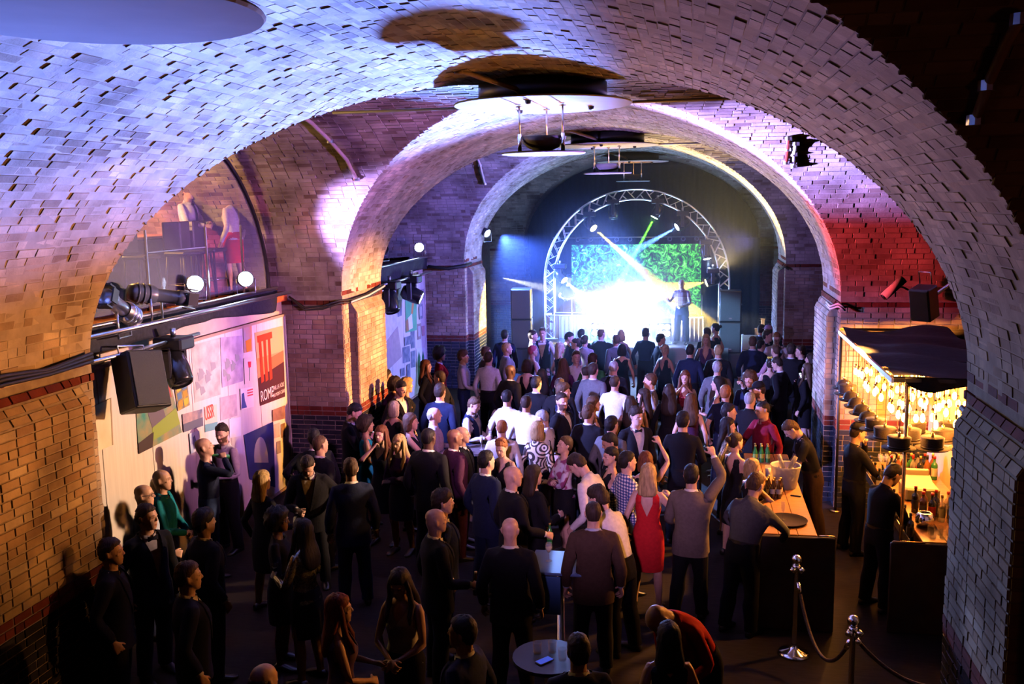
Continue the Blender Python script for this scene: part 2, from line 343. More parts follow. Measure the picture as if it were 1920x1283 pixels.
def chandelier(y, label, near=0):
    r = empty('chandelier', label, 'chandelier', (-2.13, y, 6.10), 0, 'chandeliers under the vault')
    g = G(); g.lathe([(0, .97), (.92, .97), (.92, .72), (.90, .72), (.90, .95), (0, .95)], 40); g.obj('drum', BLACK, r, True)
    g = G(); g.lathe([(0, .70), (1.27, .70), (1.28, .69), (1.27, .675), (0, .675)], 64); d = g.obj('large_disc', WHITE, r); 
    for a in (.5, 2.2, 4.6): g = G(); g.lathe([(.0, .675), (.045, .675), (.035, .63), (0, .62)], 10, M=Matrix.Translation((.75*cos(a), .75*sin(a), 0))); g.obj('disc_boss', BLACK, d)
    g = G(); g.lathe([(0, .012), (.60, .012), (.61, 0), (.60, -.012), (0, -.012)], 48); s_ = g.obj('small_disc', WHITE, r)
    for a in (pi*.5, pi*.5+2.094, pi*.5+4.189):
        x, yy = .36*cos(a), .36*sin(a)
        g = G(); g.tube([(x, yy, .25), (x, yy, .67)], .014, 8); g.lathe([(.0, .66), (.05, .66), (.05, .64), (0, .64)], 10, M=Matrix.Translation((x, yy, 0))); rod = g.obj('rod', STEEL, r, True)
        g = G(); g.tube([(x, yy, .012), (x, yy, .27)], .028, 10); g.obj('sleeve', CHROME, rod, True)
    g = G(); g.lathe([(0, .02), (.10, .03), (.22, .08), (.30, .15), (.335, .235), (.325, .235), (.29, .155), (.21, .09), (.09, .045), (0, .035)], 32); g.obj('bowl', principled('bowl_enamel', (.70, .72, .78), .5), r, True)
    g = G(); g.lathe([(0, .05), (.035, .07), (.045, .12), (.03, .17), (0, .18)], 12); g.obj('lamp', emitter('warm_lamp', (1, .42, .12), 4), r, True)
    if y > 5:
        g = G(); g.tube([(-.80, -1.80, .97), (-.72, -1.68, .95), (-.20, -1.02, .80), (-.14, -.95, .73)], .034, 10); g.lathe([(0, 0), (.06, 0), (.06, .05), (0, .05)], 10, M=Matrix.Translation((-.79, -1.78, .92))); g.obj('conduit', principled('ivory_conduit', (.62, .50, .42), .4), r, True)
        light('POINT', 'lamp_glow', (-2.13, y, 6.33), 9, (1, .40, .10), size=.05)
    return r
chandelier(3.16, 'chandelier just above the camera, only its small white disc in view'); chandelier(13.63, 'nearest whole chandelier, large white disc with a smaller disc on rods below')
chandelier(24.1, 'second whole chandelier, of two white discs, above the dance floor'); chandelier(34.5, 'farthest chandelier of two discs, over the stage arch')
for y, x0, x1, lb in ((13.6, -5.4, .5, 'thin pale tube across the vault at the nearest whole chandelier'), (24.1, -4.2, .5, 'thin pale tube across the vault at the second whole chandelier')):
    g = G(); g.tube([(x0, y+.25, 6.80), (x1, y+.25, 6.80)], .022, 8); o = g.obj('conduit_tube', principled('pale_tube', (.6, .58, .6), .4), smooth=True); tag(o, lb, 'pipe')
def pipe(name, pts, r, mat, label, clips=True, cat='pipe'):
    g = G(); g.tube(pts, r, 10); o = tag(g.obj(name, mat, smooth=True), label, cat)
    if clips:
        for p in (pts[0], pts[len(pts)//2], pts[-1]):
            g = G(); g.lathe([(0, -.03), (r*1.8, -.03), (r*1.8, .03), (0, .03)], 10, M=Matrix.Translation(p)); g.obj('clip', STEEL, o)
    return o
IV = principled('ivory_conduit', (.62, .50, .42), .4)
pipe('conduit_pipe', [(-6.42, 14.8, 6.93), (-6.35, 15.28, 6.80), (-6.26, 15.9, 6.52), (-6.16, 16.38, 6.22), (-6.13, 16.78, 5.88)], .035, IV, 'curved ivory conduit on the brick vault above the left balcony')
pipe('conduit_pipe', [(-5.93, 25.8, 6.78), (-5.95, 26.42, 6.47), (-5.98, 27.11, 5.96)], .035, IV, 'curved pale conduit on the vault of the second left bay')
pipe('conduit_pipe', [(1.52, 16.18, 6.36), (1.54, 16.45, 6.20), (1.54, 16.66, 5.99)], .035, principled('red_pipe', (.45, .06, .03), .4), 'short red pipe on the right vault beside a white one')
pipe('conduit_pipe', [(1.65, 16.30, 6.28), (1.65, 16.55, 6.12), (1.67, 16.73, 5.93)], .035, principled('white_pipe', (.8, .8, .8), .35), 'short white pipe on the right vault beside the red one')
pipe('conduit_pipe', [(1.70, 5.6, 6.32), (1.69, 5.78, 6.23), (1.68, 6.05, 6.03), (1.68, 6.25, 5.85)], .03, IV, 'dim pipe on the dark vault at the upper right corner')
def cable(paths, label, r=.022, mat=RUBBER):
    root = empty('cable_bundle', label, 'cable', paths[0][0])
    for p in paths:
        g = G(); g.tube([Vector(q)-Vector(paths[0][0]) for q in p], r, 7); g.obj('cable', mat, root, True)
B2 = lambda d: [[(-6.84, 7.6, 3.64+d), (-6.84, 8.21, 3.66+d), (-6.84, 8.86, 3.64+d*.6), (-6.84, 9.64, 3.66+d)]]
cable(sum((B2(d) for d in (0, .05, .09)), []), 'black cables strapped along the moulding of the near left pillar')
cable([[(-8.0, 17.68, 3.60), (-7.68, 17.70, 3.38-d), (-7.3, 17.70, 3.40-d), (-6.93, 17.70, 3.52-d), (-6.82, 18.1, 3.50-d), (-6.80, 19.2, 3.52-d), (-6.84, 20.2, 3.62-d)] for d in (0, .05)], 'black cables sagging along the middle left pillar moulding')
cable([[(-6.80, 18.0, 3.46), (-6.78, 19.0, 3.50), (-6.80, 20.15, 3.60)]], 'white cable running beside the black ones on the middle left pillar', .02, principled('cable_white', (.8, .8, .8), .5))
cable([[(2.50, 18.4, 3.40), (2.52, 18.0, 3.36), (2.62, 17.76, 3.44), (2.75, 17.75, 3.36)], [(2.50, 18.4, 3.45), (2.52, 18.0, 3.41), (2.62, 17.76, 3.49), (2.75, 17.75, 3.41)]], 'pale cable tied round the right pillar above the bar', .02, principled('cable_white', (.8, .8, .8), .5))
cable([[(2.50, 28.6, 3.40), (2.52, 28.2, 3.36), (2.62, 28.1, 3.44), (2.75, 28.1, 3.36)]], 'thin cable tied round the far right pillar', .03)
cable([[(-8.0, 27.9, 3.5), (-7.4, 28.1, 3.42), (-6.9, 28.1, 3.50), (-6.8, 28.6, 3.55)]], 'dark cable sagging to the far left pillar', .05)
cable([[(2.60, 9.6, 3.35), (2.62, 9.2, 3.30), (2.62, 8.6, 3.20), (2.62, 7.8, 3.10)]], 'black cable along the near right pillar above the bar', .03)
# fixed security camera and loudspeaker on the right wall
r = empty('security_camera', 'white cylindrical security camera on the right brick wall', 'camera', (3.55, 17.55, 3.80))
g = G(); g.tube([(-.20, -.05, -.16), (.13, .02, .15)], .075, 16); g.obj('housing', WHITE, r, True); g = G(); g.tube([(-.215, -.053, -.175), (-.19, -.048, -.15)], .06, 16); g.obj('lens', BLACKG, r, True)
g = G(); g.tube([(.02, .02, .02), (.14, .08, .0), (.26, .24, -.06)], .018, 8); g.obj('bracket', WHITE, r, True)
def box_speaker(loc, size, label, rot, grille='speaker_grille', cat='loudspeaker', name='loudspeaker'):
    r = empty(name, label, cat, loc); r.rotation_euler = rot; w, d, h = size
    g = G(); g.box((0, 0, 0), (w, d, h), bev=.02); g.obj('cabinet', BLACK, r)
    g = G(); g.box((0, -d/2-.008, 0), (w*.9, .016, h*.93), bev=.006); g.obj('grille', noisy(grille, *(((.05, .05, .055), (.085, .085, .095)) if grille != 'speaker_grille' else ((.006, .006, .007), (.016, .016, .018))), 160, .5, 1, .3), r)  # stage stacks take a lighter grille: light and haze put into the colour
    return r
r = box_speaker((3.75, 16.3, 3.66), (.34, .32, .55), 'black wall loudspeaker above the bar canopy', (.25, 0, -.7)); g = G(); g.tube([(0, .15, 0), (0, 2.0, .1)], .03, 8); g.obj('wall_arm', STEEL, r, True); g = G(); g.tube([(-.1, .1, .3), (-.1, .1, .5), (.1, .1, .5), (.1, .1, .3)], .012, 6); g.obj('bracket', STEEL, r, True)
# ------------------------------------------------------------------ left side: collage boards, drapes, balcony
PAPER = {}
def paper(kind):
    P_ = {'map': ((.70, .58, .38), (.80, .70, .50), 3), 'strip': ((.30, .36, .28), (.48, .50, .38), 5), 'painting': ((.06, .28, .22), (.40, .30, .14), 4), 'stained': ((.55, .40, .06), (.08, .12, .16), 9), 'sea': ((.62, .42, .36), (.16, .18, .24), 4), 'skier': ((.25, .40, .60), (.70, .72, .72), 5),
          'drawing': ((.70, .64, .54), (.36, .34, .32), 4), 'drawing2': ((.62, .50, .62), (.34, .26, .36), 4), 'tulip': ((.40, .40, .46), (.70, .26, .05), 2.5), 'rose': ((.74, .66, .58), (.70, .62, .54), 5), 'notice': ((.80, .72, .68), (.84, .78, .74), 5), 'photo1': ((.20, .10, .08), (.36, .20, .14), 6), 'photo2': ((.62, .50, .40), (.40, .28, .22), 5),
          'photo3': ((.32, .18, .10), (.18, .10, .08), 6), 'photo4': ((.36, .26, .2), (.2, .16, .16), 6), 'arch': ((.035, .045, .12), (.05, .06, .15), 4), 'sketch': ((.60, .46, .50), (.44, .34, .38), 9), 'sheet': ((.72, .70, .74), (.78, .76, .80), 5), 'letters': ((.72, .58, .42), (.76, .62, .46), 3), 'rome': ((.70, .26, .08), (.62, .34, .20), 2),
          'bigmap': ((.74, .72, .72), (.52, .50, .54), 3), 'brownmap': ((.50, .40, .36), (.40, .32, .30), 4), 'poster_green': ((.10, .46, .22), (.16, .52, .30), 3), 'portrait': ((.40, .36, .40), (.24, .2, .24), 7), 'photo': ((.10, .14, .20), (.30, .32, .38), 6), 'frame1': ((.20, .22, .26), (.4, .42, .44), 5), 'frame2': ((.25, .12, .12), (.4, .36, .34), 5), 'frame3': ((.3, .26, .34), (.5, .46, .5), 5), 'bottle_print': ((.72, .72, .68), (.70, .70, .66), 3), 'card': ((.55, .25, .22), (.62, .4, .36), 4)}
    a, b, s_ = P_[kind]; m = noisy('paper_'+kind, a, b, s_, .7, 5, 0, spec=.2)
    return m
POSTERS1 = [
 ('rome', [(16.38, 3.04), (17.63, 3.01), (17.56, 1.56), (16.43, 1.61)]),
 ('letters', [(14.35, 2.05), (14.79, 2.0), (14.76, 1.56), (14.33, 1.61)]),
 ('painting', [(12.41, 2.91), (13.31, 2.88), (13.6, 1.79), (12.37, 1.76)]),
 ('stained', [(13.44, 2.83), (13.84, 2.79), (13.89, 2.18), (13.52, 2.16)]),
 ('sea', [(13.64, 2.08), (14.27, 2.03), (14.26, 1.74), (13.64, 1.78)]),
 ('skier', [(13.8, 1.72), (14.12, 1.69), (14.11, 1.37), (13.81, 1.37)]),
 ('drawing', [(14.07, 3.15), (15.05, 3.14), (14.95, 2.14), (14.07, 2.18)]),
 ('drawing2', [(15.06, 3.14), (15.87, 3.06), (15.81, 2.22), (15.01, 2.25)]),
 ('tulip', [(15.92, 3.21), (16.26, 3.21), (16.23, 2.71), (15.9, 2.73)]),
 ('rose', [(15.87, 2.63), (16.24, 2.61), (16.21, 2.13), (15.85, 2.15)]),
 ('notice', [(15.65, 2.1), (16.16, 2.04), (16.15, 1.66), (15.64, 1.71)]),
 ('photo1', [(16.92, 1.42), (17.5, 1.39), (17.48, 1.12), (16.91, 1.19)]),
 ('photo2', [(16.84, 1.12), (17.25, 1.09), (17.23, 0.8), (16.82, 0.85)]),
 ('photo3', [(17.29, 1.04), (17.48, 1.03), (17.47, 0.74), (17.28, 0.76)]),
 ('photo4', [(17.05, 0.74), (17.23, 0.72), (17.22, 0.47), (17.03, 0.49)]),
 ('arch', [(15.69, 1.22), (16.94, 1.18), (16.87, -0.15), (15.81, 0.34)]),
 ('map', [(11.33, 2.69), (11.8, 2.74), (11.76, 2.06), (11.36, 2.06)]),
 ('strip', [(12.71, 3.15), (13.2, 3.18), (13.21, 3.03), (12.77, 2.97)]),
 ('sketch', [(14.92, 2.09), (15.53, 2.03), (15.51, 1.63), (14.89, 1.68)]),
 ('sheet', [(15.19, 1.64), (15.63, 1.58), (15.6, 1.23), (15.18, 1.29)]),
]
POSTERS2 = [
 ('bigmap', [(23.67, 2.81), (25.52, 3.1), (25.45, 1.97), (23.72, 1.76)]),
 ('brownmap', [(23.7, 1.62), (25.15, 2.01), (25.42, 1.09), (23.79, 0.88)]),
 ('poster_green', [(25.92, 2.72), (27.08, 2.84), (26.95, 1.65), (25.87, 1.72)]),
 ('portrait', [(24.74, 3.17), (25.18, 3.17), (25.18, 2.98), (24.75, 2.99)]),
 ('photo', [(25.17, 2.74), (25.54, 2.72), (25.51, 2.27), (25.15, 2.27)]),
 ('photo', [(25.67, 1.61), (26.28, 1.58), (26.25, 1.33), (25.68, 1.36)]),
 ('photo', [(26.35, 1.69), (26.75, 1.67), (26.72, 1.15), (26.32, 1.18)]),
 ('photo', [(25.51, 1.34), (26.22, 1.29), (26.2, 0.82), (25.5, 0.88)]),
 ('photo', [(26.31, 1.1), (26.74, 1.07), (26.71, 0.57), (26.28, 0.61)]),
 ('photo', [(25.23, 0.77), (25.61, 0.74), (25.61, 0.51), (25.23, 0.54)]),
 ('photo', [(25.83, 0.78), (26.16, 0.77), (26.14, 0.33), (25.82, 0.35)]),
 ('frame1', [(27.24, 2.38), (27.63, 2.38), (27.61, 1.93), (27.23, 1.94)]),
 ('frame2', [(27.05, 1.82), (27.42, 1.8), (27.39, 1.32), (27.02, 1.34)]),
 ('frame3', [(27.33, 2.82), (27.88, 2.81), (27.88, 2.52), (27.33, 2.53)]),
 ('bottle_print', [(26.88, 1.09), (27.81, 0.99), (27.74, -0.14), (26.79, 0.0)]),
 ('card', [(27.49, 1.7), (27.79, 1.68), (27.78, 1.37), (27.49, 1.39)]),
]

BX = -8.17
def board(label, y0, y1, z0, z1, posters, studs):
    r = empty('collage_board', label, 'display board', (BX, (y0+y1)/2, z0)); yc = (y0+y1)/2
    n = 6; w = (y1-y0)/n
    for i in range(n): g = G(); g.box((0, y0+w*(i+.5)-yc, (z1-z0)/2), (.04, w-.012, z1-z0), bev=.004); g.obj('panel', noisy('board_white', (.66, .60, .54), (.74, .68, .62), 20, .7, 4, .1, (1, 1, .06)), r)
    for zz in (z0+.02, z1): g = G(); g.box((.01, 0, zz-z0), (.07, y1-y0+.06, .05)); g.obj('batten', principled('timber_batten', (.45, .30, .2), .7), r)
    for yy in (y0, y1): g = G(); g.box((.01, yy-yc, (z1-z0)/2), (.07, .05, z1-z0)); g.obj('edge_post', principled('board_edge', (.78, .72, .66), .6), r)
    for i, (kind, q) in enumerate(posters):
        off = .022+.004*(i % 6); q = [(yy-yc, max(zz, z0+.02)-z0) for yy, zz in q]
        pts = [(off, yy, zz) for yy, zz in q]; g = G(); g.prism(pts, (.004, 0, 0)); p = g.obj('poster', paper(kind), r)
        X = off+.006
        def uv(u, v): a = np.array(q); t = a[0]*(1-u)*(1-v)+a[1]*u*(1-v)+a[2]*u*v+a[3]*(1-u)*v; return (X, float(t[0]), float(t[1]))
        def patch(nm, c, pl, dx=0, mat=None):
            g = G(); g.prism([(x+dx, a, b) for x, a, b in (uv(*k) for k in pl)], (.002, 0, 0)); return g.obj(nm, mat or principled('ink_%.2f_%.2f_%.2f' % c, c, .7, spec=.2), p)
        def words_(t, u, v, size, c, w=None, roll=0):
            cu = bpy.data.curves.new('lettering', 'FONT'); cu.body = t; cu.size = size; cu.extrude = .001; cu.align_x = 'LEFT'
            t_ = bpy.data.objects.new('t', cu); COL.objects.link(t_); me = bpy.data.meshes.new_from_object(t_.evaluated_get(bpy.context.evaluated_depsgraph_get())); bpy.data.objects.remove(t_); me.materials.clear()
            o = add('lettering', me, None, p, uv(u, v)); me.materials.append(principled('ink_%.2f_%.2f_%.2f' % c, c, .7)); M = Matrix(((0, 0, 1), (1, 0, 0), (0, 1, 0))); o.rotation_euler = M.to_euler(); o.location.x += .004
            if w: o.scale = (w, 1, 1)
            return o
        if kind == 'rome':
            p['label'] = 'red and orange travel poster with ruined columns, lettered ROME'; patch('printed_sky', (.78, .42, .20), [(0, 0), (1, 0), (1, .35), (0, .35)]); patch('printed_ground', (.075, .02, .025), [(0, .62), (1, .50), (1, 1), (0, 1)], .002); patch('printed_hill', (.42, .16, .07), [(.42, .40), (1, .34), (1, .62), (.42, .66)], .001)
            for u in (.10, .26, .42): patch('printed_column', (.50, .05, .02), [(u, .12), (u+.09, .12), (u+.10, .68), (u, .70)], .004)
            patch('printed_beam', (.55, .06, .02), [(.06, .05), (.58, .04), (.58, .13), (.06, .14)], .005)
            words_('ROME', .03, .95, .30, (.85, .80, .76), .72); words_('PAR LA VOIE', .52, .86, .13, (.80, .72, .68), .70); words_('DU MONT-CENIS', .52, .95, .10, (.80, .72, .68), .70)
        elif kind == 'letters': p['label'] = 'poster with four big red letters over teal'; words_('USSR', .02, .55, .34, (.80, .08, .03), .42); patch('printed_band', (.16, .36, .36), [(0, .70), (1, .70), (1, 1), (0, 1)])
        elif kind == 'painting':
            p['label'] = 'large green painting of a seated bearded figure, slightly tilted'; patch('printed_coat', (.16, .14, .17), [(.25, .45), (.50, .36), (.66, .50), (.70, .70), (.34, .74)]); patch('printed_face', (.52, .42, .34), [(.44, .22), (.60, .20), (.62, .40), (.52, .46), (.45, .40)], .002); patch('printed_hair', (.10, .09, .10), [(.42, .16), (.60, .14), (.62, .24), (.46, .26)], .004)
            patch('printed_lawn', (.28, .38, .08), [(.34, .74), (.98, .60), (1, .86), (.30, .92)], .001); patch('printed_shadow', (.07, .05, .05), [(0, .86), (.36, .80), (.30, 1), (0, 1)], .002); patch('printed_flowers', (.40, .10, .08), [(.70, .10), (.95, .12), (.94, .42), (.74, .38)], .001)
        elif kind == 'stained':
            p['label'] = 'dark print of stained glass in yellow and blue cells'; patch('printed_title', (.03, .03, .05), [(0, 0), (1, 0), (1, .26), (0, .26)])
            for a in range(2):
                for b in range(3): patch('printed_cell', ((.60, .48, .06), (.12, .22, .34), (.50, .30, .05))[(a+b) % 3], [(.1+.45*a, .36+.21*b), (.45+.45*a, .34+.21*b), (.45+.45*a, .51+.21*b), (.1+.45*a, .53+.21*b)])
        elif kind == 'sea': p['label'] = 'rosy seascape print with dark water'; patch('printed_water', (.14, .15, .20), [(0, .55), (1, .48), (1, 1), (0, 1)])
        elif kind == 'tulip': p['label'] = 'small print with an orange flower'; patch('printed_bloom', (.75, .30, .03), [(.2, .55), (.9, .50), (.8, .95), (.3, 1)])
        elif kind == 'rose': p['label'] = 'cream sheet with one red rose'; patch('printed_rose', (.65, .04, .06), [(.4, .16), (.75, .18), (.70, .40), (.45, .40)]); patch('printed_stem', (.10, .24, .10), [(.54, .40), (.60, .40), (.55, .92), (.50, .92)])
        elif kind == 'skier': p['label'] = 'pale blue print with a dark leaping figure'; patch('printed_figure', (.10, .12, .25), [(.30, .25), (.50, .15), (.62, .50), (.44, .85), (.30, .60)])
        elif kind == 'notice': p['label'] = 'white notice with a blue figure and red lines'; patch('printed_figure', (.07, .10, .28), [(.08, .25), (.26, .20), (.30, .60), (.44, .95), (.02, .95)]); [patch('printed_line', (.65, .10, .10), [(.52, .1+.13*k), (.96, .08+.13*k), (.96, .15+.13*k), (.52, .17+.13*k)]) for k in range(3)]
        elif kind == 'arch': p['label'] = 'large dark blue sheet with a pale arch shape'; patch('printed_arch', (.34, .33, .30), [(.24+.36*(1-cos(t))*.72, .62-.46*sin(t)) for t in np.linspace(0, pi, 12)])
        elif kind == 'map': patch('printed_border', (.45, .34, .22), [(.0, .0), (.06, .0), (.06, 1), (.0, 1)]); patch('printed_border', (.45, .34, .22), [(.94, .0), (1, .0), (1, 1), (.94, 1)])
        elif kind in ('drawing', 'drawing2'):
            rs = random.Random(3)
            for k in range(7): u = rs.random()*.7+.05; v = rs.random()*.7+.05; patch('printed_mass', (.34, .33, .33), [(u, v), (u+.04+.2*rs.random(), v+.02), (u+.2, v+.12), (u+.03, v+.16)], .001*k/7)
        elif kind == 'poster_green': p['label'] = 'green poster with a slanting orange leg and white figures'; patch('printed_leg', (.62, .28, .10), [(.62, .02), (.90, .0), (.62, .55), (.48, .52)]); patch('printed_figures', (.82, .80, .76), [(.10, .62), (.55, .52), (.62, .92), (.20, .95)], .001); patch('printed_figures', (.40, .22, .10), [(.0, .66), (.20, .60), (.26, .96), (.02, .98)], .002)
        elif kind.startswith('frame'): patch('printed_picture', (.55, .50, .52), [(.25, .15), (.75, .15), (.75, .8), (.25, .8)])
        elif kind == 'bottle_print': p['label'] = 'pale print of a tall dark green bottle'; patch('printed_bottle', (.03, .16, .07), [(.12, .25), (.25, .08), (.40, .25), (.42, .98), (.10, .98)]); patch('printed_bottle', (.04, .20, .09), [(.58, .25), (.70, .08), (.85, .25), (.88, .98), (.56, .98)])
    return r
board('long white board pasted with posters along the left wall, nearest the camera', 10.3, 17.72, -.33, 3.22, POSTERS1, 6)
board('second white board pasted with pictures, in the farther left bay', 21.2, 27.95, -.33, 3.24, POSTERS2, 6)
g = G(); g.box((-8.25, 14.0, 3.40), (.05, 7.6, .42)); tag(g.obj('trim_1', noisy('hardboard', (.55, .42, .33), (.62, .50, .40), 5, .7)), kind='structure')
g = G(); g.box((-8.25, 24.6, 3.42), (.05, 7.0, .40)); tag(g.obj('trim_2', noisy('hardboard', (.55, .42, .33), (.62, .50, .40), 5, .7)), kind='structure')
def drape(y0, y1, zt, zb, label):
    V = []; F = []; n = 90; m = 7; rs = random.Random(int(y0))
    ph = [rs.random()*6 for _ in range(4)]
    for i in range(n+1):
        t = i/n; y = y0+(y1-y0)*t
        for j in range(m+1):
            s_ = j/m; sag = .10*sin(t*5+ph[0])*s_; x = -8.0+.05*sin(t*38+ph[1]+s_*1.5)*s_+.04*sin(t*15+ph[2])*s_
            V.append((x, y, zt-(zt-zb)*s_*(1+.12*sin(t*9+ph[3]))-sag*.4))
    for i in range(n):
        for j in range(m): p = i*(m+1)+j; F.append((p, p+1, p+m+2, p+m+1))
    o = add('drape', npmesh('drape', V, F), FABRIC); md = o.modifiers.new('s', 'SOLIDIFY'); md.thickness = .012
    tag(o, label, 'drape'); g = G(); g.tube([(-8.0, y0, zt), (-8.0, y1, zt)], .03, 10); g.obj('rail', STEEL, o, True); return o
drape(9.8, 17.15, 3.83, 3.46, 'black cloth valance along the left balcony edge over the long board'); drape(21.0, 27.9, 3.80, 3.38, 'black cloth valance along the farther left balcony over the second board')
# balcony floor behind the left arch, glass screen, tables and chairs
g = G(); g.box((-11.1, 13.78, 3.60), (6.0, 8.1, .18)); tag(g.obj('floor', noisy('balcony_carpet', (.50, .10, .03), (.62, .16, .05), 12, .9)), kind='structure')
g = G(); g.box((-9.4, 24.24, 3.60), (2.3, 8.0, .18)); tag(g.obj('floor', FABRIC), kind='structure')
arc = [(13.775-3.9*cos(t), 3.70+3.28*max(0, sin(t))) for t in np.linspace(0, pi, 30)]
g = G(); g.tube([(-8.43, y, z) for y, z in arc], .05, 8); g.box((-8.43, 13.775, 3.72), (.10, 7.9, .06)); fr = tag(g.obj('window_1', BLACK), kind='structure')
ys = [9.9, 11.6, 13.42, 15.28, 16.6, 17.6]
for a, b in zip(ys, ys[1:]):
    top = lambda y: 3.70+3.25*math.sqrt(max(0, 1-((y-13.775)/3.9)**2)); pl = [(-8.43, a+.01, 3.75)]+[(-8.43, b-.01, 3.75)]+[(-8.43, b-.01-(b-a-.02)*k/5, max(3.8, top(b-.01-(b-a-.02)*k/5))) for k in range(6)]
    g = G(); g.prism(pl, (-.012, 0, 0)); g.obj('pane', PANE, fr)
for y in ys[1:-1]: g = G(); g.box((-8.42, y, 4.4), (.03, .03, 1.35)); g.obj('mullion', STEEL, fr)
g = G(); g.box((-8.42, 14.35, 4.72), (.02, 1.8, .018)); g.obj('glazing_bar', STEEL, fr)
tb = empty('bar_table', 'high table under a black cloth behind the balcony glass', 'table', (-10.2, 15.4, 3.69), 0, None, True)
g = G(); g.box((0, 0, .98), (.80, 2.7, .04), bev=.01); g.obj('tabletop', WOODB, tb)
g = G(); g.box((0, 0, .49), (.74, 2.6, .96), bev=.03); g.obj('cloth_skirt', FABRIC, tb)
def stool(x, y, lb, rz=0):
    r = empty('bar_stool', lb, 'stool', (x, y, 3.69), rz, 'stools behind the balcony glass', True)
    g = G(); g.box((0, 0, .74), (.38, .38, .06), bev=.02); g.obj('seat', BLACK, r); g = G(); g.box((0, .18, 1.0), (.36, .035, .42), bev=.015); g.obj('backrest', BLACK, r)
    for sx in (-1, 1):
        for sy in (-1, 1): g = G(); g.tube([(sx*.15, sy*.15, .72), (sx*.19, sy*.19, .01)], .018, 7); g.obj('leg', BLACK, r, True)
    g = G(); g.tube([(-.17, -.17, .28), (.17, -.17, .28), (.17, .17, .28), (-.17, .17, .28), (-.17, -.17, .28)], .010, 6); g.obj('foot_rail', STEEL, r, True)
stool(-9.05, 15.55, 'black bar stool behind the glass nearest the hooded lamps', 1.4); stool(-9.15, 16.25, 'black bar stool behind the glass, second from the pillar', 1.7); stool(-9.2, 16.85, 'black bar stool behind the glass, beside the brick pillar', 1.5); stool(-9.2, 14.5, 'black bar stool behind the glass in front of the cloth table', 1.5)
# far arch with a lit window at the back of the balcony
g = G(); P_ = [(-13.95, 16.6-.0+1.0*cos(t), 4.4+1.5*sin(t)) for t in np.linspace(0, pi, 14)]+[(-13.95, 15.6, 3.7), (-13.95, 17.6, 3.7)]
g.prism(P_[:14]+[P_[14], P_[15]], (.03, 0, 0)); wn = tag(g.obj('window_2', noisy('pink_lit_plaster', (.55, .12, .32), (.65, .18, .38), 4, .8)), kind='structure')  # pink light on the arch is put into its colour
g = G(); g.box((-13.9, 16.7, 4.95), (.02, .5, .8)); g.obj('pane', emitter('pink_window', (1, .45, .75), 1.6), wn); g = G(); g.box((-13.88, 16.7, 4.95), (.02, .03, .8)); g.obj('mullion', BLACK, wn)
# lamps on the balcony edge
def par_can(loc, target, label, lens, es, col, group='lamps on the left balcony', L=.26, R_=.12, name='par_lamp'):
    r = empty(name, label, 'stage lamp', loc, 0, group, True); d = (Vector(target)-Vector(loc)); q = d.to_track_quat('Z', 'Y'); M = q.to_matrix().to_4x4()
    g = G(); g.lathe([(R_*.55, -L), (R_*.8, -L*.8), (R_, -L*.3), (R_, .02), (R_*.94, .02), (R_*.94, -L*.25), (R_*.5, -L*.9), (0, -L*.95)], 20, M=M); g.obj('can', principled('lamp_housing', (.06, .065, .075), .35), r, True)
    g = G(); g.lathe([(0, -.015), (R_*.5, -.008), (R_*.92, -.02), (R_*.92, -.03), (0, -.03)], 20, M=M); g.obj('lens', emitter('lens_'+lens, col, es), r, True)
    g = G(); a = M.to_3x3() @ Vector((1, 0, 0)); a.z = 0; a.normalize(); p = [a*R_*1.12, a*R_*1.15+Vector((0, 0, -.22)), -a*R_*1.15+Vector((0, 0, -.22)), -a*R_*1.12]; g.tube(p, .012, 6); g.obj('yoke', STEEL, r, True)
    return r
CB = (.55, .70, 1.0)
par_can((-8.05, 15.96, 4.10), (-2, 8, 5.2), 'bright blue-white par lamp on the balcony edge nearest the pillar', 'bluewhite', 40, CB); par_can((-8.15, 14.35, 4.15), (-3, 8, 5.0), 'blue-white par lamp on the balcony edge in the middle of the glass', 'bluewhite', 30, CB)
par_can((-8.05, 27.2, 4.12), (-4, 16, 3.0), 'bright blue-white par lamp on the farther left balcony', 'bluewhite', 40, CB, L=.3); par_can((-8.1, 24.1, 4.18), (-3, 22, 2.6), 'dark par lamp on the farther left balcony, half hidden', 'off', .0, CB)
def profile_spot(loc, target, label, mat):
    r = empty('profile_spot', label, 'stage lamp', loc, 0, 'lamps on the left balcony', True); d = Vector(target)-Vector(loc); M = d.to_track_quat('Z', 'Y').to_matrix().to_4x4()
    g = G(); g.lathe([(.0, -.34), (.09, -.33), (.12, -.25), (.12, -.05), (.10, .0)], 18, M=M); g.obj('lamp_house', mat, r, True)
    g = G(); g.lathe([(.085, 0), (.085, .26), (.10, .27), (.10, .40), (.09, .40), (.09, .28), (.0, .28)], 18, M=M); g.obj('barrel', mat, r, True)
    g = G()
    for k in range(4): a = pi/2*k; g.box(M @ Vector((.12*cos(a), .12*sin(a), .43)), (.02, .16, .12), rot=(M.to_3x3() @ Matrix.Rotation(a, 3, 'Z')))
    g.obj('shutter_frame', BLACK, r); g = G(); g.tube([(-.02, .14, -.02), (-.02, .15, -.32), (.02, -.15, -.32), (.02, -.14, -.02)], .014, 6); g.obj('yoke', STEEL, r, True)
    for k in range(3): g = G(); g.lathe([(.118, -.24+.07*k), (.128, -.24+.07*k), (.128, -.22+.07*k), (.118, -.22+.07*k)], 18, M=M); g.obj('cooling_fin', mat, r, True)
BL_ = principled('blue_black_housing', (.10, .12, .16), .3)
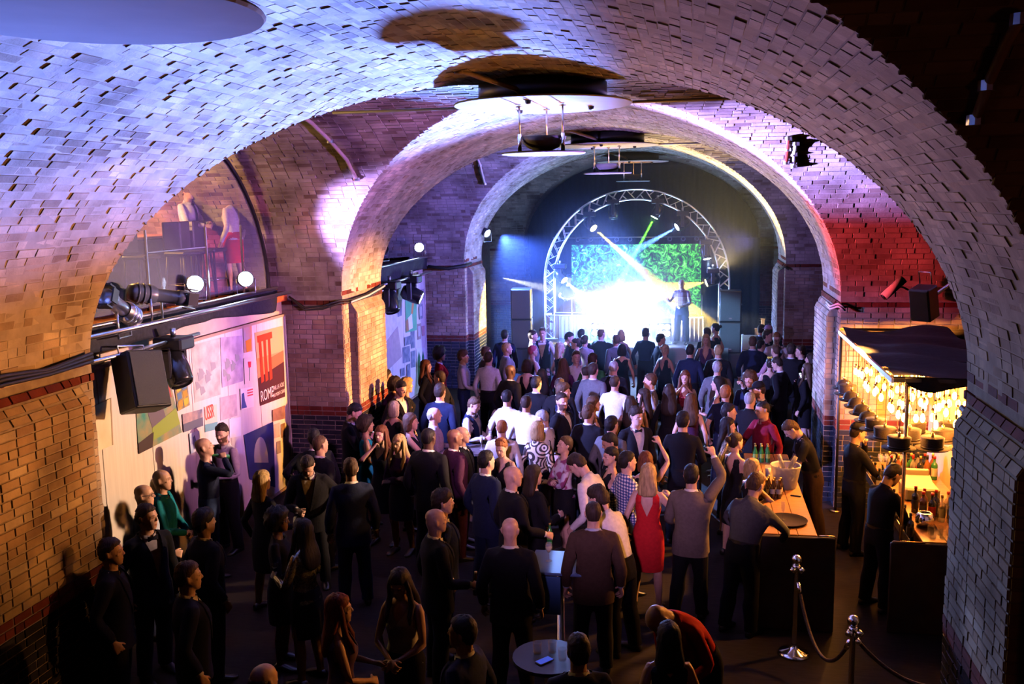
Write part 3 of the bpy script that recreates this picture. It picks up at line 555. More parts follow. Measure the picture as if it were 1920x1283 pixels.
profile_spot((-7.9, 12.75, 4.12), (-5.5, 15.6, 3.4), 'long black profile spotlight on the balcony rail, pointing at the stage', BL_); profile_spot((-7.8, 11.75, 4.02), (-7.6, 10.0, 4.9), 'silver profile spotlight on the rail beside the near left pillar', STEEL)
g = G(); g.tube([(-7.75, 10.4, 3.74), (-7.75, 17.2, 3.74)], .035, 12); o = tag(g.obj('lighting_bar', STEEL, smooth=True), 'long steel lighting bar in front of the left balcony edge', 'lighting bar')
g = G(); g.tube([(-7.72, 10.4, 3.42), (-7.72, 13.6, 3.42)], .03, 12); tag(g.obj('lighting_bar', STEEL, smooth=True), 'shorter steel bar under the valance carrying the hung loudspeaker', 'lighting bar')
g = G(); g.tube([(-7.75, 22.6, 3.38), (-7.75, 27.4, 3.38)], .03, 12); tag(g.obj('lighting_bar', STEEL, smooth=True), 'steel bar under the farther balcony carrying two moving heads', 'lighting bar')
r = box_speaker((-7.52, 11.62, 3.02), (.56, .42, .82), 'black loudspeaker hung from the left bar, tilted down', (-.35, .12, 1.15)); g = G(); g.tube([(-.2, .1, .38), (-.2, .1, .55), (.2, .1, .55), (.2, .1, .38)], .015, 6); g.obj('bracket', STEEL, r, True)
def moving_head(loc, target, label, lens=None, es=0, col=(1, 1, 1), group='moving head lamps', up=False, sc=1.):
    r = empty('moving_head', label, 'stage lamp', loc, 0, group, True); r.scale = (sc,)*3; s_ = -1 if up else 1
    g = G(); g.box((0, 0, s_*.20), (.34, .30, .14), bev=.02); g.obj('base', BLACK, r)
    g = G(); g.box((0, .16, 0), (.10, .04, .34), bev=.015); g.box((0, -.16, 0), (.10, .04, .34), bev=.015); g.box((0, 0, s_*.15), (.10, .36, .03)); g.obj('yoke', BLACK, r)
    d = Vector(target)-Vector(loc); M = Matrix.Translation((0, 0, -s_*.08)) @ d.to_track_quat('Z', 'Y').to_matrix().to_4x4()
    g = G(); g.lathe([(0, -.20), (.10, -.19), (.145, -.12), (.15, .04), (.135, .17), (.12, .20), (.115, .20), (.115, .18), (0, .18)], 20, M=M); g.obj('head', BLACKG, r, True)
    g = G(); g.lathe([(0, .195), (.11, .19), (.11, .182), (0, .182)], 20, M=M); g.obj('lens', emitter('lens_'+lens, col, es) if lens else BLACKG, r, True)
    g = G(); g.tube([(0, 0, s_*.27), (0, 0, s_*.36)], .03, 8); g.obj('clamp', STEEL, r, True)
    return r
moving_head((-7.72, 12.85, 3.10), (-6.5, 12.2, 1), 'black moving head hung beside the hung loudspeaker', sc=1.15)
moving_head((-7.75, 23.35, 3.02), (-7, 22.6, 1), 'black moving head on the farther left bar, turned off', sc=1.25); moving_head((-7.75, 25.3, 3.02), (-4.5, 25.6, 1.6), 'black moving head on the farther left bar throwing a pale beam', 'white', 25, (.7, .8, 1), sc=1.25)
# ------------------------------------------------------------------ stage
SY, SZ, FZ = 30.95, .60, -.378
g = G(); g.box((-2.1, (SY+36.2)/2, (SZ+FZ)/2), (6.6, 36.2-SY, SZ-FZ), bev=.01); st = tag(g.obj('stage_platform', noisy('stage_deck', (.10, .10, .11), (.16, .16, .17), 9, .5)), 'low wide stage platform across the end of the hall', 'stage')
for k in range(6): g = G(); g.box((-4.85+1.1*k, SY-.012, (SZ+FZ)/2), (1.08, .02, SZ-FZ-.04), bev=.004); g.obj('front_panel', principled('stage_front', (.5, .5, .52), .6), st)
# black back curtain with folds, its rail, rings
def curtain(x0, x1, y, z0, z1, label, mat, amp=.05, per=.35):
    n = int((x1-x0)/per*8); V = []; F = []
    for i in range(n+1):
        x = x0+(x1-x0)*i/n
        for z in (z0, (z0+z1)/2, z1): V.append((x, y+amp*sin(2*pi*(x-x0)/per)+.02*sin(x*3.1), z))
    for i in range(n):
        for j in range(2): p = i*3+j; F.append((p, p+3, p+4, p+1))
    return tag(add('curtain', npmesh('curtain', V, F), mat), label, 'curtain')
NAVY = noisy('stage_curtain', (.005, .009, .045), (.008, .014, .065), 9, .85, 3, .2)
curtain(-6.85, 2.6, 39.3, FZ, 7.1, 'tall dark blue curtain hung behind the stage', NAVY)
curtain(1.2, 2.62, 37.9, FZ, 3.9, 'black side curtain right of the screen', FABRIC)
rail = tag(G().tube([(-5.2, 35.4, 4.05), (1.0, 35.4, 4.05)], .03, 10).obj('screen_rail', STEEL, smooth=True), 'steel rail over the screen hung with pale rings', 'rail')
for k in range(10):
    g = G(); g.tube([(-4.25+.49*k+.07*cos(t), 35.35, 3.98+.07*sin(t)) for t in np.linspace(0, 2*pi, 13)], .018, 6, False); g.obj('ring', principled('pale_ring', (.7, .72, .76), .4), rail, True)
# LED screen
scr = empty('video_screen', 'large video wall showing bright green foliage behind the stage', 'screen', (-2.06, 35.0, SZ))
def led():
    m = principled('video_image', (.01, .01, .01), .5); n, l, b = nodes(m); tc = n.new('ShaderNodeTexCoord')
    v = n.new('ShaderNodeTexNoise'); v.inputs['Scale'].default_value = 3.6; v.inputs['Detail'].default_value = 8; v.inputs['Roughness'].default_value = .68; v.inputs['Distortion'].default_value = 2.2
    l.new(tc.outputs['Object'], v.inputs['Vector']); r = ramp(n, [(.38, (.0, .01, .015)), (.46, (.005, .10, .02)), (.53, (.03, .45, .04)), (.60, (.16, .85, .10)), (.72, (.65, 1, .6))]); l.new(v.outputs[0], r.inputs['Fac'])
    sp = n.new('ShaderNodeSeparateXYZ'); l.new(tc.outputs['Object'], sp.inputs[0]); mr = n.new('ShaderNodeMapRange'); mr.inputs[1].default_value = -2.4; mr.inputs[2].default_value = 1.2; l.new(sp.outputs[0], mr.inputs[0])
    mx = n.new('ShaderNodeMix'); mx.data_type = 'RGBA'; l.new(mr.outputs[0], mx.inputs[0]); cyan = n.new('ShaderNodeMix'); cyan.data_type = 'RGBA'; cyan.blend_type = 'MULTIPLY'; cyan.inputs[0].default_value = 1; cyan.inputs[7].default_value = (1.4, 1.0, 5.5, 1)
    l.new(r.outputs['Color'], cyan.inputs[6]); l.new(cyan.outputs[2], mx.inputs[6]); l.new(r.outputs['Color'], mx.inputs[7]); l.new(mx.outputs[2], b.inputs['Emission Color']); b.inputs['Emission Strength'].default_value = LED_ES
    return m
LEDM = led()
for i in range(6):
    for j in range(4): g = G(); g.box((-2.38+.794*(i+.5), 0, .45+.69*(j+.5)), (.792, .05, .688)); o = g.obj('panel', BLACK, scr); g = G(); g.box((-2.38+.794*(i+.5), -.028, .45+.69*(j+.5)), (.790, .004, .686)); g.obj('lit_face', LEDM, o)
for sx in (-2.3, -.8, .8, 2.3): g = G(); g.tube([(sx, .3, 0), (sx, .12, 3.2)], .035, 8); g.obj('support', BLACK, scr, True)
# arched truss
tr = empty('arched_truss', 'silver arched lighting truss over the stage', 'truss', (-1.92, 32.6, SZ))
ALU = principled('aluminium', (.72, .72, .74), .3, 1)
def apt(s_, r, dy):   # s from 0 to 1 along left leg, arch, right leg
    H0 = 2.02; Lg = H0; Ar = pi*3.0; T_ = 2*Lg+Ar; d = s_*T_
    if d < Lg: return Vector((-3.0-r, dy, d))
    if d > Lg+Ar: return Vector((3.0+r, dy, T_-d))
    a = pi-(d-Lg)/3.0; return Vector(((3.0+r)*cos(a), dy, H0+(3.0+r)*sin(a)))
for r_ in (.17, -.17):
    for dy in (.15, -.15): g = G(); g.tube([apt(k/70, r_, dy) for k in range(71)], .030, 7); g.obj('chord', ALU, tr, True)
for k in range(44):
    a, b = k/44, (k+1)/44
    for dy in (-.15, .15):
        g = G(); s1, s2 = (.17, -.17) if k % 2 else (-.17, .17); g.tube([apt(a, s1, dy), apt(b, s2, dy)], .013, 5, False); g.tube([apt(b, s1, dy), apt((a+b)/2, 0, dy)], .013, 5, False); g.obj('brace', ALU, tr, True)
for sx in (-3, 3): g = G(); g.box((sx, 0, .03), (.6, .6, .04), bev=.01); g.obj('base_plate', ALU, tr)
def on_truss(a, target, lens, es, col, label): p = Vector((-1.92+2.62*cos(a), 32.45, 2.62+2.62*sin(a))); moving_head(p, target, label, lens, es, col, 'moving heads on the truss', sc=1.0); return p
t1 = on_truss(2.21, (-1.2, 30.6, 2.6), 'yellow', 60, (1, .82, .25), 'moving head on the upper left of the truss with a yellow beam')
t2 = on_truss(1.28, (-3.5, 31.6, .8), 'green', 60, (.45, 1, .35), 'moving head near the truss top throwing a long green beam')
t3 = on_truss(.92, (-3.4, 31.0, 2.8), 'blue', 50, (.45, .6, 1), 'moving head on the upper right of the truss with a soft blue beam')
t4 = on_truss(.44, (1.2, 31.5, .3), 'cold', 50, (.65, .8, 1), 'moving head on the right curve of the truss, beam straight down')
on_truss(1.86, (-2.6, 31, 1), None, 0, (1, 1, 1), 'dark moving head left of the truss top')
t5 = on_truss(.06, (-3.0, 31.6, 1.4), 'yellow', 90, (1, .85, .20), 'moving head with a yellow glare low on the right truss leg')
t6 = on_truss(3.02, (-2.6, 31.2, 1.2), 'cold', 90, (.65, .8, 1), 'moving head with a white-blue glare low on the left truss leg')
for k, (x, lb) in enumerate(((-3.1, 'leftmost of the white blinder lamps on the stage floor'), (-2.35, 'second from left of the white blinder lamps on the stage floor'), (-1.6, 'third from left of the white blinder lamps on the stage floor'), (-.9, 'rightmost of the white blinder lamps on the stage floor'))):
    r = empty('blinder_lamp', lb, 'stage lamp', (x, 31.5, SZ), 0, 'blinders at the stage front'); g = G(); g.box((0, 0, .50), (.46, .18, .46), bev=.02); g.obj('housing', BLACK, r)
    for i in (-1, 1):
        for j in (-1, 1): g = G(); g.lathe([(0, 0), (.095, .0), (.09, .02), (0, .03)], 14, M=Matrix.Translation((i*.11, -.09, .50+j*.11)) @ Matrix.Rotation(pi/2, 4, 'X')); g.obj('lamp', emitter('blinder_white', (.85, .92, 1), 60), r)
    g = G(); g.tube([(-.26, 0, .5), (-.26, 0, .03), (.26, 0, .03), (.26, 0, .5)], .015, 6); g.obj('yoke', STEEL, r, True)
# desks, stands, monitors
def desk(x, y, w, label):
    r = empty('stage_desk', label, 'desk', (x, y, SZ)); g = G(); g.box((0, 0, .84), (w, .6, .04), bev=.008); g.obj('desk_top', WHITE, r)
    for sx in (-1, 1): g = G(); g.tube([(sx*(w/2-.06), -.22, 0), (sx*(w/2-.06), -.22, .83)], .02, 8); g.obj('leg', ALU, r, True); g = G(); g.tube([(sx*(w/2-.06), .22, 0), (sx*(w/2-.06), .22, .83)], .02, 8); g.obj('leg', ALU, r, True)
    V = []; F = []; n = int(w*40)
    for i in range(n+1): V += [(-w/2+w*i/n, -.29+.015*sin(i*1.1), .02), (-w/2+w*i/n, -.29+.012*sin(i*1.1+.4), .82)]
    F = [(2*i, 2*i+2, 2*i+3, 2*i+1) for i in range(n)]; add('front_cloth', npmesh('front_cloth', V, F), principled('desk_cloth', (.55, .56, .58), .8), r); return r
desk(-4.25, 32.8, 1.7, 'white keyboard desk on the left of the stage'); desk(-.15, 32.4, 1.1, 'white mixing desk on the right of the stage')
r = empty('keyboard', 'slim keyboard lying on the left stage desk', 'keyboard', (-4.25, 32.75, SZ+.865)); g = G(); g.box((0, 0, .03), (1.2, .30, .06), bev=.01); g.obj('case', BLACK, r); g = G(); g.box((0, -.05, .063), (1.1, .15, .01)); g.obj('keys', WHITE, r)
r = empty('mixing_console', 'dark mixing console on the right stage desk', 'mixer', (-.15, 32.4, SZ+.865)); g = G(); g.box((0, 0, .05), (.7, .40, .10), bev=.015); g.obj('case', BLACK, r)
for k in range(8): g = G(); g.box((-.28+.08*k, -.05, .105), (.02, .05, .02)); g.obj('fader', WHITE, r)
def mic_stand(x, y, label, h=1.45):
    r = empty('microphone_stand', label, 'microphone stand', (x, y, SZ)); g = G(); g.lathe([(0, 0), (.14, 0), (.14, .02), (.02, .03), (.012, .05), (.012, h), (0, h)], 14); g.obj('stand', STEEL, r, True)
    g = G(); g.tube([(0, .0, h), (0, .18, h+.06)], .010, 6); g.obj('boom', STEEL, r, True); g = G(); g.lathe([(0, -.1), (.014, -.1), (.02, 0), (.026, .03), (.018, .06), (0, .07)], 10, M=Matrix.Translation((0, .2, h+.06)) @ Matrix.Rotation(-1.2, 4, 'X')); g.obj('microphone', BLACK, r, True)
mic_stand(-4.1, 32.3, 'thin microphone stand before the keyboard desk'); mic_stand(-1.9, 33.2, 'microphone stand with a crossbar in the middle of the stage', 1.65); mic_stand(.35, 33.0, 'microphone stand right of the mixing desk')
# loudspeaker stacks
for z, h, lb in ((.025, .80, 'lowest cabinet of the right loudspeaker stack'), (.935, 1.01, 'middle cabinet of the right loudspeaker stack'), (1.95, 1.0, 'top cabinet of the right loudspeaker stack')):
    r = box_speaker((1.25, 31.35, z), (.70, .70, h), lb, (0, 0, -.03), 'speaker_grille_lit')
    for sx in (-1, 1): g = G(); g.box((sx*.355, -.1, .05), (.02, .16, .05), bev=.008); g.obj('handle', STEEL, r)
    g = G(); g.box((0, -.372, -h*.38), (.10, .008, .04)); g.obj('badge', STEEL, r)
for z, h, lb in ((.025, .80, 'lowest cabinet of the left loudspeaker stack'), (.935, 1.01, 'middle cabinet of the left loudspeaker stack'), (1.97, 1.04, 'top cabinet of the left loudspeaker stack')):
    r = box_speaker((-5.75, 31.6, z), (.70, .70, h), lb, (0, 0, .10), 'speaker_grille_lit')
    for sx in (-1, 1): g = G(); g.box((sx*.355, -.1, .05), (.02, .16, .05), bev=.008); g.obj('handle', STEEL, r)
r = empty('barrier', 'pale wooden crowd barrier right of the right loudspeaker stack', 'barrier', (2.05, 30.6, FZ))
for k in range(3): g = G(); g.box((0, 0, .25+.49*k), (.9, .04, .47), bev=.006); g.obj('plank', noisy('pale_ply', (.62, .55, .45), (.70, .62, .52), 6, .6), r)
for sx in (-.43, .43): g = G(); g.box((sx, .05, .74), (.07, .07, 1.48), bev=.01); g.obj('post', noisy('pale_ply', (.62, .55, .45), (.70, .62, .52), 6, .6), r)
for x, h, lb in ((2.25, 1.25, 'brown upright post beside the far right pillar'), (2.45, 1.6, 'taller thin brown post beside the far right pillar')):
    g = G(); g.box((0, 0, h/2), (.12, .10, h), bev=.01); g.box((0, 0, h+.02), (.14, .12, .04)); tag(g.obj('post', noisy('brown_post', (.20, .12, .06), (.28, .17, .09), 6, .6), loc=(x, 33.5, FZ)), lb, 'post')
light_par = par_can((-6.6, 30.2, 4.42), (-2, 27, 2.0), 'blue par lamp high on the far left pillar', 'bluewhite', 40, CB); 
# ------------------------------------------------------------------ bottles, glasses
ORD = 'first second third fourth fifth sixth seventh eighth ninth tenth eleventh twelfth'.split()
MB_ = {}
def bottle_mesh(kind):
    if kind in MB_: return MB_[kind]
    prof = {'beer': [(0, 0), (.030, 0), (.031, .01), (.031, .13), (.026, .155), (.014, .185), (.012, .225), (.014, .228), (.014, .240), (0, .241)],
            'spirit': [(0, 0), (.040, 0), (.041, .01), (.041, .19), (.034, .215), (.015, .235), (.014, .285), (.017, .29), (.017, .315), (0, .316)],
            'wine': [(0, 0), (.036, 0), (.037, .01), (.037, .19), (.030, .22), (.014, .25), (.013, .31), (.015, .312), (.015, .33), (0, .331)]}[kind]
    g = G(); g.lathe(prof, 14); a = g.mesh('bottle_body', True); k = {'beer': (.222, .242, .0145, .06, .12, .0318), 'spirit': (.282, .318, .0178, .05, .16, .0418), 'wine': (.27, .333, .0158, .06, .15, .0378)}[kind]
    g = G(); g.lathe([(0, k[1]), (k[2], k[1]-.002), (k[2], k[0]), (k[2]-.004, k[0])], 12); c = g.mesh('bottle_cap', True)
    g = G(); g.lathe([(k[5], k[3]), (k[5], k[4])], 14); l = g.mesh('bottle_label', True); MB_[kind] = (a, c, l); return MB_[kind]
def bottle(loc, kind, glass, cap, lab, label, group, axis=None):
    a, c, l = (q.copy() for q in bottle_mesh(kind)) if False else bottle_mesh(kind)
    r = bpy.data.objects.new('bottle', a); COL.objects.link(r); r.location = CV(loc); tag(r, label, 'bottle', group)
    if axis is not None: r.rotation_euler = Vector(axis).to_track_quat('Z', 'Y').to_euler()
    for o, mt in ((r, glass), (add('cap', c, None, r), cap), (add('label', l, None, r), lab)):
        if mt is None: continue
        if not o.data.materials: o.data.materials.append(None)
        o.material_slots[0].link = 'OBJECT'; o.material_slots[0].material = mt
    return r
GREEN = principled('green_bottle_glass', (.03, .22, .05), .08, spec=.7); BROWN = principled('brown_bottle_glass', (.06, .022, .008), .08, spec=.7); AMBER = principled('amber_spirit', (.30, .10, .02), .08, spec=.7); CLEAR = principled('clear_spirit', (.45, .42, .40), .06, spec=.7, alpha=.5); DKG = principled('dark_bottle', (.012, .014, .012), .1, spec=.7)
REDC = principled('red_cap', (.65, .02, .02), .4); GOLD = principled('gold_cap', (.55, .38, .10), .3, .8); BLKC = principled('black_cap', (.015, .015, .015), .4); LABW = principled('label_cream', (.72, .66, .52), .6); LABR = principled('label_red', (.55, .04, .03), .6); LABK = principled('label_dark', (.05, .04, .04), .6); LABG = principled('label_green', (.30, .45, .08), .6)
gg = {}
def glass_mesh(kind):
    if kind in gg: return gg[kind]
    prof = {'wine': [(0, 0), (.034, .0), (.034, .004), (.006, .010), (.005, .085), (.018, .098), (.036, .125), (.038, .155), (.031, .195), (.029, .195), (.035, .155), (.033, .127), (.016, .103), (0, .098)],
            'flute': [(0, 0), (.030, 0), (.030, .004), (.005, .010), (.004, .09), (.018, .11), (.024, .15), (.022, .22), (.020, .22), (.022, .15), (.015, .112), (0, .10)],
            'tumbler': [(0, 0), (.032, 0), (.038, .10), (.036, .10), (.030, .008), (0, .008)], 'pint': [(0, 0), (.033, 0), (.042, .15), (.040, .15), (.031, .01), (0, .01)]}[kind]
    g = G(); g.lathe(prof, 16); gg[kind] = g.mesh('glass', True); gg[kind].materials.append(GLASS); return gg[kind]
def glass(loc, kind, label, group=None, drink=None):
    o = bpy.data.objects.new('glass', glass_mesh(kind)); COL.objects.link(o); o.location = CV(loc); tag(o, label, 'glass', group)
    if drink:
        z0, z1, a, b = {'wine': (.10, .15, .014, .034), 'flute': (.105, .18, .014, .021), 'tumbler': (.01, .07, .029, .034), 'pint': (.012, .11, .030, .037)}[kind]; g = G(); g.lathe([(0, z0), (a, z0), (b, z1), (0, z1)], 14); g.obj('drink', principled('drink_%s' % drink, {'amber': (.5, .22, .03), 'white': (.7, .62, .3), 'red': (.2, .01, .02), 'clear': (.6, .6, .6)}[drink], .1), o, True)
    return o
# ------------------------------------------------------------------ the island counter (from here in metres)
PLAN[0] = False
r = empty('bar_counter', 'long island bar with an orange wooden top and dark front', 'bar counter', (1.07, 11.92, 0)); IS = r
for k in range(3): g = G(); g.box((-.207+.207*k, 0, 1.078), (.204, 3.36, .044), bev=.006); g.obj('worktop_board', WOODB, r)
g = G(); g.box((0, .05, .525), (.54, 3.2, 1.05), bev=.01); g.obj('carcass', PANELG, r)
g = G(); g.box((.09, -1.70, .545), (.82, .03, 1.09), bev=.012); g.obj('end_panel', PANELG, r)
g = G(); g.tube([(.32, -1.70, 1.105), (.48, -1.70, 1.105), (.50, -1.70, 1.08)], .010, 8); g.obj('brass_edge', BRASS, r, True)
for k in range(4): g = G(); g.box((-.275, -1.15+.79*k, .53), (.02, .77, .98), bev=.005); g.obj('front_panel', PANELG, r)
r = empty('ice_bucket', 'big frosted ice bucket glowing on the island bar', 'ice bucket', (1.20, 12.0, 1.10)); r.scale = (.85, .85, .9); FROST = principled('frosted_plastic', (.85, .78, .66), .35, alpha=.55)
g = G(); g.lathe([(0, 0), (.15, 0), (.16, .01), (.215, .30), (.225, .33), (.215, .33), (.205, .30), (.15, .015), (0, .015)], 28); g.obj('bucket', FROST, r, True)
rs = random.Random(5); g = G()
for k in range(60): g.box((rs.uniform(-.13, .13), rs.uniform(-.13, .13), .08+rs.random()*.18), (.045, .04, .04), bev=.004, rot=Matrix.Rotation(rs.random()*3, 3, (rs.random(), rs.random(), 1)))
tag(g.obj('ice', principled('ice', (.82, .76, .66), .1, alpha=.8), r), kind='stuff')
for a in (.3, 2.2): g = G(); g.tube([(.05*cos(a), .05*sin(a), .25), (.16*cos(a), .16*sin(a), .44)], .034, 10); g.obj('bottle_neck', CLEAR, r, True)
for k in range(7): bottle((.93+.075*(k % 3)+.02*(k//3), 11.52+.085*(k//3), 1.10), 'beer', BROWN, GOLD, LABW, 'small brown beer bottle before the ice bucket, %s from the left in the %s row' % (ORD[k % 3], ('near', 'middle', 'far')[k//3]), 'beer bottles before the ice bucket')
for k in range(6): bottle((.90+.085*(k % 3), 13.15+.10*(k//3), 1.10), 'beer', GREEN, GOLD, LABG, 'green beer bottle on the island bar, %s from the left in the %s row' % (ORD[k % 3], ('nearer', 'farther')[k//3]), 'green beer bottles on the island bar')
r = empty('serving_tray', 'round black serving tray near the end of the island bar', 'tray', (1.09, 10.66, 1.10)); g = G(); g.lathe([(0, 0), (.215, 0), (.235, .028), (.227, .028), (.21, .008), (0, .008)], 36); g.obj('tray', principled('tray_black', (.035, .022, .035), .8, spec=.1), r, True)
glass((1.05, 10.68, 1.108), 'flute', 'single stemmed glass standing on the black tray')
g = G(); g.box((0, 0, .008), (.13, .022, .016), bev=.005); o = tag(g.obj('corkscrew', BLACK, loc=(1.29, 11.62, 1.10), rot=(0, 0, -.35)), 'small dark corkscrew lying on the island bar by the ice bucket', 'corkscrew'); g = G(); g.tube([(.03, .02, .01), (.06, .045, .01)], .005, 6); g.obj('lever', STEEL, o)
glass((1.02, 12.45, 1.10), 'pint', 'small glass on the island bar beyond the ice bucket', None, 'clear')
# ------------------------------------------------------------------ the bar under the canopy
r = empty('bar_counter', 'side bar with a wooden top under the hanging bulbs', 'bar counter', (2.87, 11.95, 0))
for k in range(3): g = G(); g.box((-.26+.255*k, 0, 1.028), (.252, 3.2, .044), bev=.006); g.obj('worktop_board', WOODB, r)
g = G(); g.box((.03, .03, .50), (.68, 3.1, 1.0), bev=.01); g.obj('carcass', PANELG, r)
g = G(); g.box((-.17, -1.62, .52), (1.10, .03, 1.04), bev=.012); g.obj('end_panel', PANELG, r)
g = G(); g.tube([(-.72, -1.62, 1.015), (-.69, -1.62, 1.045), (-.37, -1.62, 1.045)], .010, 8); g.obj('brass_edge', BRASS, r, True)
g = G(); g.box((-.43, 0, .91), (.10, 2.9, .02)); g.obj('speed_rail', STEEL, r); g = G(); g.box((-.485, 0, .96), (.010, 2.9, .10)); g.obj('rail_lip', STEEL, r)
for k in range(9): bottle((2.44, 10.75+.30*k, .92), 'spirit', (DKG, AMBER, CLEAR)[k % 3], BLKC, (LABW, LABK)[k % 2], '%s bottle in the steel rail on the side bar, %s from the near end' % (('black', 'amber', 'clear')[k % 3], ORD[k]), 'bottles in the side bar rail')
r = empty('canopy', 'black fabric canopy over the side bar with a pale metal edge', 'canopy', (2.80, 12.6, 0))
n, m = 26, 26; V = []; F = []
for i in range(n+1):
    for j in range(m+1):
        x, y = -.62+1.50*i/n, -1.90+3.85*j/m; V.append((x, y, 2.79+.035*sin(x*5+y)*sin(y*2.6)+.025*sin(y*6+x*3)+.06*max(0, (y-1.4))))
for i in range(n):
    for j in range(m): p = i*(m+1)+j; F.append((p, p+m+1, p+m+2, p+1))
add('fabric_roof', npmesh('fabric_roof', V, F), FABRIC, r)
V = []; F = []
for i in range(61):
    t = i/60; x = -.50+1.30*t; sag = .04+.13*math.exp(-((t-.24)/.20)**2)+.016*sin(t*17); V += [(x, -1.91+.016*sin(t*25), 2.79), (x, -1.92+.025*sin(t*21), 2.79-sag)]
F = [(2*i, 2*i+2, 2*i+3, 2*i+1) for i in range(60)]; add('front_valance', npmesh('front_valance', V, F), FABRIC, r)
g = G(); g.box((-.63, 0, 2.755), (.025, 3.85, .055)); g.obj('edge_bar', ALU, r); g = G(); g.box((.1, -1.90, 2.755), (1.45, .025, .04)); g.obj('front_bar', BLACK, r); g = G(); g.box((.1, 1.93, 2.80), (1.45, .03, .04)); g.obj('rear_bar', BRASS, r)
for k in range(7): g = G(); g.box((.12, -1.65+.55*k, 2.735), (1.42, .025, .03)); g.obj('crossbar', BLACK, r)
for x, y in ((-.46, -1.88), (-.61, 1.85)): g = G(); g.tube([(x, y, .01), (x, y, 2.76)], .021, 10); o = g.obj('post', BRASS if y < 0 else BLACK, r, True); g = G(); g.lathe([(0, 0), (.08, 0), (.08, .02), (.03, .03)], 14, M=Matrix.Translation((x, y, 0))); g.obj('foot', BRASS, o, True)
# bulbs and hats on cords
g = G(); g.lathe([(0, -.105), (.015, -.100), (.026, -.078), (.029, -.055), (.024, -.028), (.013, -.008), (.011, 0), (0, 0)], 12); BULBM = g.mesh('bulb', True); BULBM.materials.append(emitter('filament_bulb', (1, .42, .08), BULB_ES))
g = G(); g.lathe([(0, 0), (.014, 0), (.017, .01), (.017, .042), (.009, .055), (0, .055)], 12); SOCK = g.mesh('socket', True); SOCK.materials.append(BRASS)
g = G(); g.tube([(0, 0, 0), (0, 0, 1)], .004, 5); CORDM = g.mesh('cord', True); CORDM.materials.append(principled('bulb_cord', (.10, .05, .02), .6))
rs = random.Random(11)
for i in range(6):
    for j in range(12):
        x, y, z = 2.34+.175*i+rs.uniform(-.025, .025), 10.82+.295*j+rs.uniform(-.04, .04), 2.32+rs.uniform(-.045, .05)
        o = empty('pendant_bulb', 'glowing filament bulb over the side bar, %s column from the left, %s from the front' % (ORD[i], ORD[j]), 'light bulb', (x, y, z), 0, 'filament bulbs over the side bar')
        add('bulb', BULBM, None, o); add('socket', SOCK, None, o); c = add('cord', CORDM, None, o, (0, 0, .05)); c.scale = (1, 1, 2.74-z-.05)
        if (i+j) % 3 == 0: light('POINT', 'bulb_glow', (x, y, z-.15), BULB_W, (1, .31, .045), size=.03)
def hat_mesh(k):
    g = G()
    if k == 'top': g.lathe([(0, .135), (.118, .135), (.125, .129), (.115, .018), (.121, .006), (.178, .012), (.183, .006), (.173, 0), (.111, 0), (.108, .12), (0, .125)], 26)
    else: g.lathe([(0, .130), (.05, .124), (.09, .10), (.110, .06), (.113, .018), (.115, .008), (.162, .020), (.169, .015), (.157, 0), (.107, 0), (.103, .055), (.075, .09), (0, .115)], 26)
    a = g.mesh('hat_shell', True); q = .1165 if k == 'top' else .1135; g = G(); g.lathe([(q, .033), (q+.002, .033), (q+.002, .012), (q, .012)], 26); return a, g.mesh('hat_band', True)
HM = {k: hat_mesh(k) for k in ('top', 'bowler')}; FELT = noisy('black_felt', (.018, .014, .012), (.03, .022, .018), 60, .75, 3, .2)
for k in HM: HM[k][0].materials.append(FELT); HM[k][1].materials.append(principled('hat_ribbon', (.01, .008, .008), .4))
for x, y, kd, lb in [(2.27, 10.70, 'top', 'front left top hat of the hanging hat lamps'), (2.62, 10.72, 'top', 'front middle top hat of the hanging hat lamps'), (2.97, 10.72, 'top', 'front right top hat of the hanging hat lamps'), (2.46, 11.08, 'top', 'second-row top hat behind the front left one'), (2.82, 11.10, 'top', 'second-row top hat behind the front middle one'), (3.18, 11.12, 'top', 'second-row top hat at the right edge'),
      (2.20, 11.12, 'top', 'second hat along the left edge, a top hat'), (2.18, 11.55, 'top', 'third hat along the left edge, a top hat'), (2.17, 11.98, 'bowler', 'fourth hat along the left edge, a bowler'), (2.17, 12.40, 'bowler', 'fifth hat along the left edge, a bowler'), (2.17, 12.82, 'bowler', 'sixth hat along the left edge, a bowler'), (2.17, 13.24, 'bowler', 'seventh hat along the left edge, a bowler'), (2.18, 13.66, 'top', 'eighth hat along the left edge, a top hat'), (2.20, 14.08, 'bowler', 'last hat along the left edge, by the brick pillar'),
      (2.60, 11.46, 'top', 'third-row top hat in the middle of the hanging hats'), (2.98, 11.48, 'top', 'third-row top hat at the right of the hanging hats')]:
    o = bpy.data.objects.new('hat_lamp', HM[kd][0]); COL.objects.link(o); o.location = (x, y, 1.99); tag(o, 'black felt '+lb, 'hat', 'hats hanging over the side bar'); add('hat_band', HM[kd][1], None, o); c = add('cord', CORDM, None, o, (0, 0, .12)); c.scale = (1, 1, .63); add('socket', SOCK, None, o, (0, 0, .13))
